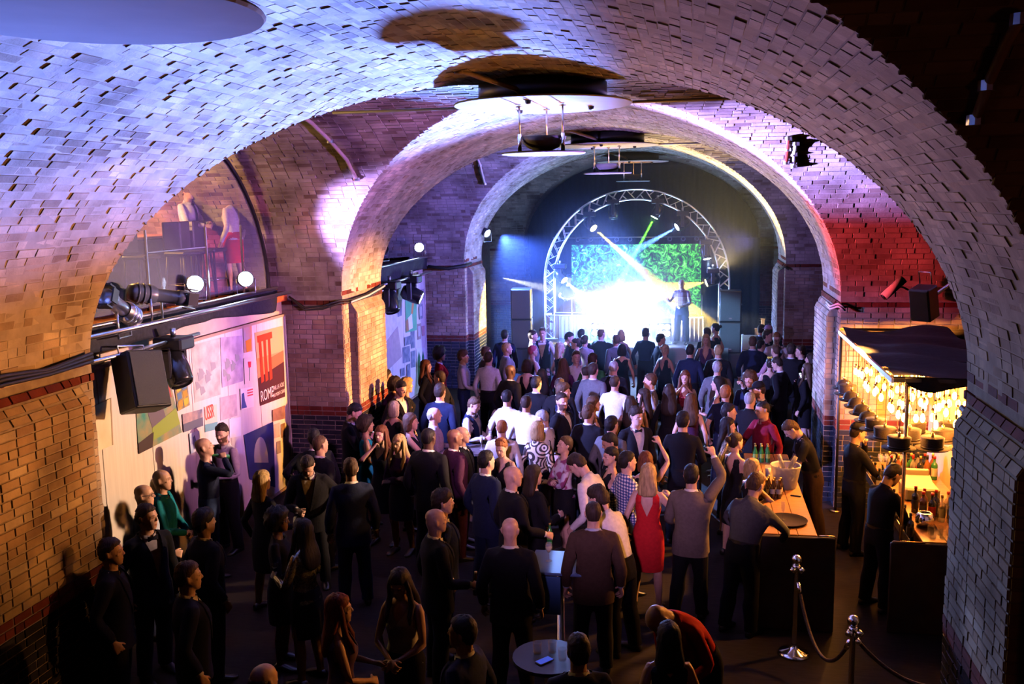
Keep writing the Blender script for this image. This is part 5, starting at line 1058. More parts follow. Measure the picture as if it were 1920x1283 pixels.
            def kl(c):
                if c.z < hem or (abs(c.x) > s.shx-.012 and c.z > 1.25): return True
                z0, k0 = (zf, kf) if c.y > 0 else (zb_, kb)
                return c.z > z0 and abs(c.x) < (c.z-z0)*k0 and abs(c.x) < .066
            kill = kl; cuts = [(lambda c: c.z < hem+.2, (0,0,hem), (0,0,-1))]+[((lambda c, sd=sd: c.z > 1.2 and c.x*sd > .05), (sd*(s.shx-.012),0,1.3), (sd,0,0)) for sd in (1,-1)]
            for fr_, z0, k0 in ((1, zf, kf), (-1, zb_, kb)):
                m = math.hypot(1, k0); cuts += [((lambda c, fr_=fr_, z0=z0, sd=sd: c.z > z0-.06 and c.y*fr_ > -.01 and c.x*sd > -.03), (0,0,z0), (sd/m,0,-k0/m)) for sd in (1,-1)]
            cuts += [((lambda c, sd=sd: c.z > 1.25 and c.x*sd > 0), (sd*.066,0,1.3), (sd,0,0)) for sd in (1,-1)]
            tgt = 1500
        elif kind in ('trousers', 'jeans'):
            for n in 'RL': s.add_leg(L, n, .012 if kind == 'trousers' else .008, .06, .93, loose=.022 if kind == 'trousers' else .01)
            s.add_torso(L, .016, .80, 1.05)
            cuts = [(al, (0,0,.075), (0,0,-1)), (lambda c: c.z > .9, (0,0,1.02), (0,0,1))]; kill = lambda c: c.z < .075 or c.z > 1.02; tgt = 900
        elif kind == 'skirt':
            L.zr([(.50,.175,.140,0),(.62,.182,.146,-.002),(.75,.192,.146,-.006),(.90,.188,.134,-.010),(1.0,.166,.118,-.004),(1.06,.140,.104,0)], 24, 2.2)
            cuts = [(al, (0,0,.53), (0,0,-1)), (lambda c: c.z > .9, (0,0,1.04), (0,0,1))]; kill = lambda c: c.z < .53 or c.z > 1.04; tgt = 700
        V, F = sculpt(L, vox, sm, tgt, cuts, kill)
        W = s.weights(V)
        if kind in ('jacket','coat','dress','vdress','skirt','gown','shirt','polo','tshirt','blouse','inner'):    # skirts hang as one piece
            lo = V[:,2] < 1.0; ip = s.names.index('pelvis')
            arm = np.zeros(len(V), bool)
            for n, sd in (('R', 1), ('L', -1)):
                j = s.J[n]; u = (V-j['sh']) @ j['d']; arm |= (np.linalg.norm(V-j['sh']-u[:,None]*j['d'], axis=1) < .085) & (V[:,0]*sd > s.shx+.09)
            k = lo & ~arm
            legs = [i for i, nm in enumerate(s.names) if nm[:-1] in ('thigh','shin','foot','hand','farm','fing','tip','thumb','uarm')]
            W[np.ix_(k, legs)] = 0; W[k, ip] += 1e-6; W = W/W.sum(1, keepdims=True)
        if kind == 'waistcoat' or kind in ('dress','top','vdress','tank','gown'):
            legs = [i for i, nm in enumerate(s.names) if nm[:-1] in ('farm','hand','fing','tip','thumb') or (kind != 'top' and kind != 'dress' and nm[:-1] == 'uarm')]; W[:, legs] = 0; W[:, s.names.index('chest')] += 1e-6; W /= W.sum(1, keepdims=True)
        s.garm[kind] = (V, F, W); return s.garm[kind]
    # ---- posing
    def pose(s, p):
        def T(v): m = np.eye(4); m[:3,3] = v; return m
        def R(ax, a):
            ax = np.array(ax, float); ax /= np.linalg.norm(ax); K = np.array([[0,-ax[2],ax[1]],[ax[2],0,-ax[0]],[-ax[1],ax[0],0]])
            m = np.eye(4); m[:3,:3] = np.eye(3)+math.sin(a)*K+(1-math.cos(a))*K@K; return m
        def about(c, m): return T(c) @ m @ T(-np.array(c, float))
        M = {}
        lean, bend, twist, side = p.get('lean', 0), p.get('bend', 0), p.get('twist', 0), p.get('side', 0)
        hip = v3(0,0,.90); root = about(hip, R((1,0,0), -lean) @ R((0,1,0), side*.5))
        M['pelvis'] = T((p.get('sway', 0)*.03, -lean*.10, 0)) @ root
        M['spine'] = M['pelvis'] @ about((0,0,1.04), R((1,0,0), -bend*.45) @ R((0,0,1), twist*.4) @ R((0,1,0), side*.5))
        M['chest'] = M['spine'] @ about((0,0,1.22), R((1,0,0), -bend*.55) @ R((0,0,1), twist*.6))
        hy, hp, hr = p.get('hyaw', 0), p.get('hpitch', 0), p.get('hroll', 0)
        hy = max(-1.25, min(1.25, hy))
        M['neck'] = M['chest'] @ about((0,-.012,1.47), R((0,0,1), hy*.4) @ R((1,0,0), -hp*.45))
        M['head'] = M['neck'] @ about((0,.0,1.56), R((0,0,1), hy*.6) @ R((1,0,0), -hp*.55) @ R((0,1,0), hr))
        for n, sd in (('R', 1), ('L', -1)):
            j = s.J[n]; tgt, curl, tw, pole = p['arm'+n]
            sh = j['sh']; w = v3(tgt[0]*sd, tgt[1], tgt[2]) - sh; dist = np.linalg.norm(w); mx = (UP_L+FO_L)*.995
            if dist > mx: w *= mx/dist; dist = mx
            if dist < .12: w *= .12/dist; dist = .12
            u = w/dist; a = (UP_L**2-FO_L**2+dist**2)/(2*dist); h = math.sqrt(max(UP_L**2-a*a, 1e-6))
            pv = v3(pole[0]*sd, pole[1], pole[2]); pv = pv-(pv@u)*u; pv /= np.linalg.norm(pv)
            el = u*a+pv*h; ud = el/np.linalg.norm(el); fd = (w-el); fd /= np.linalg.norm(fd)
            nrm = np.cross(ud, fd)
            nrm = nrm/np.linalg.norm(nrm) if np.linalg.norm(nrm) > 1e-3 else np.cross(ud, v3(0,1,0))
            d0 = j['d']; a0 = np.cross(d0, v3(0,1,0)); a0 /= np.linalg.norm(a0)
            f0 = np.stack([d0, a0, np.cross(d0, a0)], 1)
            R1 = np.stack([ud, nrm, np.cross(ud, nrm)], 1) @ f0.T; R2 = np.stack([fd, nrm, np.cross(fd, nrm)], 1) @ f0.T
            m1 = np.eye(4); m1[:3,:3] = R1; m2 = np.eye(4); m2[:3,:3] = R2
            M['uarm'+n] = M['chest'] @ T(sh) @ m1 @ T(-sh)
            M['farm'+n] = M['chest'] @ T(sh+el) @ m2 @ T(-j['el'])
            M['hand'+n] = M['farm'+n] @ about(j['wr'], R(j['d'], tw*sd))
            cx = np.cross(j['d'], j['p'])
            M['fing'+n] = M['hand'+n] @ about(j['k'], R(cx, curl*1.05)); M['tip'+n] = M['fing'+n] @ about(j['k2'], R(cx, curl*1.15))
            M['thumb'+n] = M['hand'+n] @ about(j['t0'], R(np.cross(v3(0,1,0), j['p']), curl*.55))
            fw, ab = p.get('leg'+n, (0, 0)); hp_ = v3(sd*.092,0,.88)
            kn = p.get('knee'+n, 0)
            th = T((M['pelvis'] @ np.append(hp_, 1))[:3]-hp_) @ about(hp_, R((1,0,0), fw) @ R((0,1,0), -ab*sd))
            M['thigh'+n] = th; M['shin'+n] = th @ about((sd*.098,.0,.48), R((1,0,0), -kn))
            M['foot'+n] = M['shin'+n] @ about((sd*.102,-.02,.07), R((1,0,0), kn-fw) @ R((0,1,0), ab*sd))
        s.M = M
        return np.stack([M[n] for n in s.names])
    @staticmethod
    def skin(V, W, Ms):
        Vh = np.c_[V, np.ones(len(V))]
        return np.einsum('nb,bij,nj->ni', W, Ms[:, :3, :], Vh, optimize=True)

ARMS = {   # wrist target (x outwards, y forward, z) for a 1.75 m body, finger curl, hand twist, elbow pole
    'down':   ((.265,.03,.885), .55, .0, (.4,-1,-.1)), 'hang': ((.235,.07,.880), .5, .25, (.4,-1,-.1)),
    'hold':   ((.13,.27,1.13), 1.0, .0, (.7,-.5,-1)), 'holdlow': ((.20,.29,1.02), 1.0, .0, (.6,-.6,-1)),
    'mouth':  ((.075,.22,1.50), 1.0, .15, (1,.1,-.7)), 'face': ((.07,.17,1.47), .8, .3, (.9,.1,-1)),
    'up':     ((.28,.16,1.86), .35, .6, (1,.0,-.1)), 'point': ((.23,.30,1.72), .8, .3, (.9,-.2,-.6)),
    'pocket': ((.225,.05,.955), .3, .2, (.8,-1,.0)), 'cross': ((-.07,.20,1.17), .5, -.5, (1,-.1,-.6)),
    'front':  ((.03,.24,1.00), .7, -.2, (.9,-.5,-.3)), 'reach': ((.13,.46,1.14), .6, -.3, (.8,-.3,-1)),
    'hip':    ((.25,.0,1.05), .6, .6, (1,-.7,.1)), 'head': ((.08,.04,1.68), .4, .3, (1,.2,-.2)),
    'out':    ((.48,.22,1.12), .4, -.3, (.3,-.8,-.6)), 'embrace': ((.10,.42,1.34), .4, -.6, (1,-.2,-.4)),
    'phone':  ((.09,.30,1.25), .85, -.3, (.8,-.4,-1)), 'clap': ((.04,.30,1.22), .3, -.1, (.9,-.3,-.8)),
    'lean':   ((.24,.36,1.10), .3, -.6, (1,-.5,.2)), 'work': ((.10,.36,1.10), .7, -.2, (.9,-.2,-.8)),
    'crossB': ((-.05,.21,1.12), .4, -.6, (1,-.1,-.6)), 'sway': ((.34,.20,1.25), .5, 0, (.6,-.6,-1)),
}
# ------------------------------------------------------------------ hair, clothes, assembly
HAIR = {
 'short': [(1.575,.050,.034,-.056),(1.60,.064,.050,-.050),(1.64,.0785,.078,-.032),(1.675,.0835,.088,-.020),(1.700,.081,.092,-.012),(1.722,.076,.094,-.004),(1.745,.064,.082,-.002),(1.766,.042,.056,-.006),(1.775,.012,.02,-.01)],
 'crop':  [(1.585,.050,.034,-.055),(1.61,.064,.055,-.044),(1.65,.0765,.082,-.024),(1.685,.078,.094,-.011),(1.715,.070,.088,-.006),(1.742,.050,.063,-.007),(1.757,.016,.025,-.008)],
 'full':  [(1.57,.054,.036,-.060),(1.60,.070,.056,-.052),(1.64,.084,.082,-.034),(1.675,.089,.098,-.017),(1.71,.088,.108,-.004),(1.745,.077,.098,-.001),(1.775,.054,.070,-.002),(1.787,.015,.022,-.004)],
 'balding':[(1.575,.050,.034,-.056),(1.60,.064,.050,-.050),(1.64,.0785,.070,-.040),(1.665,.079,.062,-.046),(1.680,.060,.04,-.060)],
 'bob':   [(1.500,.070,.040,-.040),(1.515,.096,.060,-.036),(1.56,.104,.074,-.034),(1.61,.102,.080,-.032),(1.66,.097,.095,-.020),(1.705,.090,.103,-.007),(1.74,.074,.088,-.005),(1.768,.044,.056,-.008),(1.778,.012,.02,-.01)],
 'long':  [(1.25,.050,.020,-.120),(1.28,.110,.036,-.118),(1.36,.132,.050,-.104),(1.45,.128,.058,-.080),(1.53,.106,.064,-.056),(1.60,.098,.076,-.040),(1.65,.094,.092,-.026),(1.70,.088,.102,-.010),(1.74,.072,.088,-.006),(1.768,.044,.056,-.008),(1.778,.012,.02,-.01)],
 'mid':   [(1.40,.060,.022,-.085),(1.42,.105,.040,-.082),(1.48,.116,.056,-.068),(1.55,.104,.066,-.048),(1.61,.098,.080,-.034),(1.66,.094,.095,-.022),(1.705,.088,.102,-.008),(1.74,.072,.088,-.006),(1.768,.044,.056,-.008),(1.778,.012,.02,-.01)],
 'curly': [(1.53,.070,.045,-.050),(1.56,.105,.080,-.046),(1.62,.122,.100,-.040),(1.68,.122,.118,-.020),(1.73,.108,.118,-.004),(1.775,.080,.090,-.004),(1.80,.035,.04,-.004)],
 'afro':  [(1.56,.080,.060,-.060),(1.60,.120,.095,-.050),(1.66,.142,.128,-.030),(1.73,.140,.138,-.012),(1.80,.105,.108,-.006),(1.835,.05,.05,-.006)],
 'updo':  [(1.575,.046,.034,-.056),(1.60,.066,.050,-.048),(1.64,.079,.080,-.030),(1.675,.083,.095,-.014),(1.705,.081,.099,-.006),(1.737,.068,.084,-.005),(1.760,.042,.055,-.008),(1.767,.012,.02,-.01)],
}
HN = {}
def hair_geo(kind, base):
    if (kind, base.f) in HN: return HN[kind, base.f]
    L = Lofts(); A = np.array(HAIR[kind]); t = np.arange(len(A)); tt = np.linspace(0, len(A)-1, 2*len(A)-1)
    rows = [tuple(np.interp(tt, t, A[:, i])[k] for i in range(4)) for k in range(len(tt))]; L.zr(rows, 26, 2.1)
    if kind == 'updo': L.zr([(1.655,.012,.012,-.135),(1.665,.034,.030,-.135),(1.69,.042,.040,-.138),(1.72,.032,.032,-.134),(1.733,.008,.01,-.13)], 14, 2)
    if kind == 'long':
        for sd in (1, -1): L.limb([v3(sd*.072,.02,1.70), v3(sd*.088,.035,1.62), v3(sd*.092,.040,1.53), v3(sd*.108,.055,1.44), v3(sd*.105,.100,1.36), v3(sd*.100,.118,1.29)], [.016,.022,.026,.030,.026,.008], v3(0,1,0), 10)
    V = np.array(L.v); F = []
    for f in L.f:
        for i in range(1, len(f)-1): F.append((f[0], f[i], f[i+1]))
    rs = np.random.RandomState(len(kind)*7); c = v3(0,-.01,1.66); d = V-c; d /= np.linalg.norm(d, axis=1, keepdims=True)+1e-6
    amp = {'curly':.014,'afro':.012,'crop':.0015,'full':.008,'short':.0048,'balding':.002}.get(kind, .0045)
    wv = np.sin(np.arctan2(d[:, 0], d[:, 1])*13+V[:, 2:3][:, 0]*9)[:, None]*.5 if kind in ('long', 'mid', 'bob') else 0
    V = V + d*(rs.uniform(-1, 1, (len(V), 1))+wv)*amp
    W = np.zeros((len(V), len(base.names))); ih, ic, inn = (base.names.index(n) for n in ('head','chest','neck'))
    t = np.clip((1.57-V[:,2])/.16, 0, 1)*.85; W[:, ih] = 1-t; W[:, ic] = t
    HN[kind, base.f] = (V, np.array(F), W); return HN[kind, base.f]

def strand(name, c):
    if name in MATS: return MATS[name]
    d = tuple(k*.45 for k in c)
    return noisy(name, d, c, 60, .62, 2, .3, (1, 1, .12), spec=.22)
def skin_mat(name, c):
    if name in MATS: return MATS[name]
    m = principled(name, c, .48, spec=.45); n, l, b = nodes(m); b.inputs['Subsurface Weight'].default_value = 0
    a = n.new('ShaderNodeAttribute'); a.attribute_name = 'tint'; mx = n.new('ShaderNodeMix'); mx.data_type = 'RGBA'; mx.blend_type = 'MULTIPLY'; mx.inputs[0].default_value = 1
    t = n.new('ShaderNodeTexNoise'); t.inputs['Scale'].default_value = 18; r = ramp(n, [(.3, tuple(k*.88 for k in c)), (.7, tuple(min(1, k*1.08) for k in c))])
    l.new(t.outputs[0], r.inputs['Fac']); l.new(r.outputs['Color'], mx.inputs[6]); l.new(a.outputs['Color'], mx.inputs[7]); l.new(mx.outputs[2], b.inputs['Base Color'])
    return m
def cloth(name, c, pattern=None, rough=.75):
    if name in MATS: return MATS[name]
    if pattern is None: return noisy(name, tuple(k*.8 for k in c), c, 30, .85, 4, .15, spec=.15)
    m = principled(name, c, rough); n, l, b = nodes(m); tc = n.new('ShaderNodeTexCoord')
    if pattern[0] == 'plaid':
        outs = []
        for ax in 'XZ':
            w = n.new('ShaderNodeTexWave'); w.bands_direction = ax; w.inputs['Scale'].default_value = 9; l.new(tc.outputs['Object'], w.inputs['Vector']); outs.append(w)
        mx = n.new('ShaderNodeMath'); mx.operation = 'ADD'; l.new(outs[0].outputs[1], mx.inputs[0]); l.new(outs[1].outputs[1], mx.inputs[1])
        hf = n.new('ShaderNodeMath'); hf.operation = 'MULTIPLY'; hf.inputs[1].default_value = .5; l.new(mx.outputs[0], hf.inputs[0])
        r = ramp(n, [(.25, c), (.5, tuple(k*.5+.1 for k in c)), (.75, pattern[1])]); l.new(hf.outputs[0], r.inputs['Fac'])
    elif pattern[0] == 'rings':
        v = n.new('ShaderNodeTexVoronoi'); v.inputs['Scale'].default_value = 6; l.new(tc.outputs['Object'], v.inputs['Vector'])
        k = n.new('ShaderNodeMath'); k.operation = 'MULTIPLY'; k.inputs[1].default_value = 26; l.new(v.outputs['Distance'], k.inputs[0])
        sn = n.new('ShaderNodeMath'); sn.operation = 'SINE'; l.new(k.outputs[0], sn.inputs[0]); r = ramp(n, [(.0, c), (.12, pattern[1])]); l.new(sn.outputs[0], r.inputs['Fac'])
    elif pattern[0] == 'spots':
        v = n.new('ShaderNodeTexNoise'); v.inputs['Scale'].default_value = pattern[2]; l.new(tc.outputs['Object'], v.inputs['Vector'])
        r = ramp(n, [(.46, c), (.54, pattern[1])]); l.new(v.outputs[0], r.inputs['Fac'])
    elif pattern[0] == 'sequin':
        v = n.new('ShaderNodeTexVoronoi'); v.inputs['Scale'].default_value = 90; l.new(tc.outputs['Object'], v.inputs['Vector'])
        r = ramp(n, [(.0, c), (1., pattern[1])]); l.new(v.outputs['Color'], r.inputs['Fac']); b.inputs['Roughness'].default_value = .2; b.inputs['Metallic'].default_value = .6
        bp = n.new('ShaderNodeBump'); bp.inputs['Strength'].default_value = .9; l.new(v.outputs['Color'], bp.inputs['Height']); l.new(bp.outputs['Normal'], b.inputs['Normal'])
    l.new(r.outputs['Color'], b.inputs['Base Color']); return m
C_ = dict(tweed=(.16,.13,.11), black=(.008,.008,.011), navy=(.015,.022,.06), white=(.78,.76,.76), grey=(.14,.14,.15), lgrey=(.35,.34,.35), brown=(.07,.042,.03), red=(.62,.02,.025), maroon=(.22,.012,.03),
          teal=(.01,.22,.30), blue=(.03,.06,.28), ltblue=(.42,.50,.66), purple=(.10,.03,.16), lav=(.55,.50,.66), pink=(.62,.36,.46), green=(.03,.13,.05), cyan=(.02,.42,.50), cream=(.72,.66,.52), denim=(.035,.06,.16), orange=(.55,.13,.03), plum=(.07,.02,.06))
H_ = dict(black=(.012,.010,.010), dark=(.035,.022,.016), brown=(.10,.055,.03), auburn=(.16,.055,.025), ginger=(.32,.12,.045), blond=(.55,.38,.17), pale=(.68,.58,.42), grey=(.34,.33,.33), white=(.6,.6,.6), pink=(.55,.10,.16), red=(.22,.05,.03))
S_ = dict(light=(.60,.37,.28), fair=(.66,.43,.35), tan=(.46,.27,.18), brown=(.20,.10,.062), dark=(.085,.045,.03))
BASES = {}
TINTS = {}
def tint(base, beard):
    V = base.body[0]; t = np.ones((len(V), 4)); x, y, z = V.T; ax = np.abs(x)
    f = (y > .05) & (z > 1.5)
    t[f & (ax < .022) & (z > 1.560) & (z < 1.580) & (y > .084), :3] = (.80,.55,.53)
    t[f & (ax > .014) & (ax < .050) & (z > 1.662) & (z < 1.671), :3] = (.52,.45,.40)
    t[f & (ax > .018) & (ax < .045) & (z > 1.639) & (z < 1.649), :3] = (.42,.38,.38)
    if beard:
        q = (z > 1.505) & (z < 1.612) & (y > .0) & (ax < .08) & ~((ax < .03) & (z > 1.556) & (z < 1.586)) & ~((y > .10) & (z > 1.595)); t[q, :3] = (.42,.34,.30) if beard < 2 else (.16,.12,.10)
    return t.astype(np.float32)
def front_y(base, x, z, t):
    T = np.array(base.torso); rx, ry, c = (np.interp(z, T[:,0], T[:,i]) for i in (1,2,3)); u = min(.98, abs(x)/(rx+t)); return c+(ry+t)*(1-u**2.3)**(1/2.3)
EXTRA = {}
def extra_geo(kind, base):
    """collars, lapels, ties, braces, shoes: made once per build, posed with the body"""
    key = (kind, base.f)
    if key in EXTRA: return EXTRA[key]
    V = []; F = []
    def strip(rows):
        b = len(V); k = len(rows[0])
        for r in rows: V.extend(r)
        for i in range(len(rows)-1):
            for j in range(k-1):
                p = b+i*k+j; F.append((p, p+1, p+k+1)); F.append((p, p+k+1, p+k))
    fix = None
    if kind == 'collar':
        nr = .058 if base.f else .068; rows = []
        for i in range(21):
            a = pi/2 + .22 + (2*pi-.44)*i/20; c, s_ = cos(a), sin(a); lo = 1.452-.022*s_ if s_ > 0 else 1.456-.004*s_; hi = lo+.040+.012*(-s_ if s_ < 0 else 0)
            rows.append([(nr*1.30*c, nr*1.16*s_-.010, lo-.004), (nr*1.06*c, nr*1.04*s_-.006, hi), (nr*.98*c, nr*.96*s_-.006, hi-.004)])
        strip(rows); fix = {'neck': .35, 'chest': .65}
    elif kind in ('lapelR', 'lapelL'):
        sd = 1 if kind[-1] == 'R' else -1; rows = []; t = .036 if not base.f else .028
        for i in range(12):
            z = 1.06+(1.455-1.06)*i/11; h = .010+max(0, z-1.06)*.21; w = .012+.052*min(1, i/6) if i < 9 else .064-.016*(i-8); out = []
            for k in range(3):
                x = h-.006+w*k/2; out.append((sd*x, front_y(base, x, z, t)+.008-.002*k, z))
            rows.append(out)
        strip(rows)
    elif kind == 'tie':
        rows = []
        for i in range(9):
            z = 1.452-(1.452-1.06)*i/8; w = .016 if i == 0 else .012+.022*i/8
            if i == 8: w = .004
            y = front_y(base, 0, z, .020)+.008; rows.append([(-w, y-.004, z), (0, y+.003, z), (w, y-.004, z)])
        strip(rows); fix = {'chest': 1}
    elif kind == 'bow':
        y = front_y(base, 0, 1.44, .012)+.026; z = 1.447
        for sd in (1, -1):
            b = len(V); V.extend([(0, y-.008, z-.008), (0, y-.008, z+.008), (sd*.052, y-.014, z+.026), (sd*.052, y-.014, z-.026), (0, y+.008, z-.009), (0, y+.008, z+.009), (sd*.050, y, z+.024), (sd*.050, y, z-.024)])
            for q in ((0,1,2,3),(4,5,6,7),(1,2,6,5),(0,3,7,4),(2,3,7,6)): F.append((b+q[0], b+q[1], b+q[2])); F.append((b+q[0], b+q[2], b+q[3]))
        fix = {'chest': .7, 'neck': .3}
    elif kind in ('braceR', 'braceL'):
        sd = 1 if kind[-1] == 'R' else -1; rows = []
        P = [(.085,1,1.02),(.086,1,1.15),(.088,1,1.28),(.090,1,1.38)]; pts = [(x, front_y(base, x, z, .010)+.010, z) for x, _, z in P]
        pts += [(.092, .045, base.shz+.03), (.090, .0, base.shz+.052), (.086, -.06, base.shz+.022)]
        T = np.array(base.torso)
        for x, z in ((.070,1.32),(.045,1.2),(.03,1.10),(.03,1.02)):
            rx, ry, c = (np.interp(z, T[:,0], T[:,i]) for i in (1,2,3)); pts.append((x, c-(ry+.012)*(1-(x/rx)**2.3)**(1/2.3)-.010, z))
        for x, y, z in pts: rows.append([(sd*(x-.014), y, z), (sd*(x+.014), y, z)])
        strip(rows)
    elif kind in ('shoeR', 'shoeL', 'heelR', 'heelL'):
        n = kind[-1]; sd = 1 if n == 'R' else -1; fx = sd*.102; L = Lofts()
        L.loft([(v3(fx,-.094,.034),v3(.026,0,0),v3(0,0,.034)),(v3(fx,-.065,.045),v3(.040,0,0),v3(0,0,.046)),(v3(fx,-.01,.048),v3(.042,0,0),v3(0,0,.050)),(v3(fx+sd*.008,.06,.038),v3(.046,0,0),v3(0,0,.040)),(v3(fx+sd*.014,.12,.026),v3(.050,0,0),v3(0,0,.028)),(v3(fx+sd*.012,.165,.021),v3(.038,0,0),v3(0,0,.021)),(v3(fx+sd*.01,.19,.016),v3(.016,0,0),v3(0,0,.014))], 14, 2.2)
        V = L.v
        for f in L.f:
            for i in range(1, len(f)-1): F.append((f[0], f[i], f[i+1]))
        fix = {'foot'+n: 1}
    elif kind == 'belt':
        rows = []
        for i in range(25):
            a = 2*pi*i/24; c, s_ = cos(a), sin(a); rx, ry = (.159+.020, .112+.021) if not base.f else (.150+.020, .103+.021)
            rows.append([(rx*c, ry*s_+.004, 1.00), (rx*c, ry*s_+.004, 1.035)])
        strip(rows); fix = {'pelvis': 1}
    elif kind == 'glasses':
        g = G(); y = .108
        for sd in (1, -1):
            pts = [(sd*.033+.021*cos(t), y-.012*abs(cos(t)), 1.643+.016*sin(t)) for t in np.linspace(0, 2*pi, 11)]; g.tube(pts, .0035, 5, False)
            g.tube([(sd*.054, y-.014, 1.647), (sd*.080, .03, 1.650), (sd*.084, -.02, 1.648)], .003, 5)
        g.tube([(-.012, y, 1.648), (.012, y, 1.648)], .003, 5); bmesh.ops.triangulate(g.bm, faces=g.bm.faces); g.bm.verts.index_update()
        V = [v.co[:] for v in g.bm.verts]; F = [[v.index for v in f.verts] for f in g.bm.faces]; g.bm.free(); fix = {'head': 1}
    elif kind in ('cap', 'band', 'flower', 'beanie'):
        L = Lofts()
        if kind == 'beanie': L.zr([(1.655,.092,.108,-.012),(1.70,.093,.110,-.010),(1.745,.080,.094,-.008),(1.785,.045,.055,-.01),(1.795,.01,.01,-.01)], 20, 2.1)
        elif kind == 'cap':
            L.zr([(1.690,.090,.108,-.008),(1.73,.082,.098,-.008),(1.775,.055,.066,-.008),(1.79,.01,.01,-.008)], 20, 2.1)
            L.loft([(v3(0,.09,1.692),v3(.075,0,0),v3(0,.02,.006)),(v3(0,.13,1.688),v3(.068,0,0),v3(0,.02,.006)),(v3(0,.165,1.680),v3(.04,0,0),v3(0,.012,.006))], 12)
        elif kind == 'flower':
            for i in range(7):
                a = 2*pi*i/7; L.zr([(1.752+.012*(i % 2),.008,.008,-.03+.035*sin(a)),(1.77+.012*(i % 2),.026,.026,-.03+.04*sin(a)),(1.785+.01*(i % 2),.010,.010,-.03+.045*sin(a))], 8, 2, .04*cos(a))
        else: L.zr([(1.735,.082,.030,.012),(1.775,.062,.028,.010),(1.785,.04,.024,.008)], 16, 2)
        V = L.v
        for f in L.f:
            for i in range(1, len(f)-1): F.append((f[0], f[i], f[i+1]))
        fix = {'head': 1}
    V = np.array(V, float); F = np.array(F)
    if fix is None: Wt = base.weights(V)
    else:
        Wt = np.zeros((len(V), len(base.names)))
        for k, w in fix.items(): Wt[:, base.names.index(k)] = w
    EXTRA[key] = (V, F, Wt); return EXTRA[key]

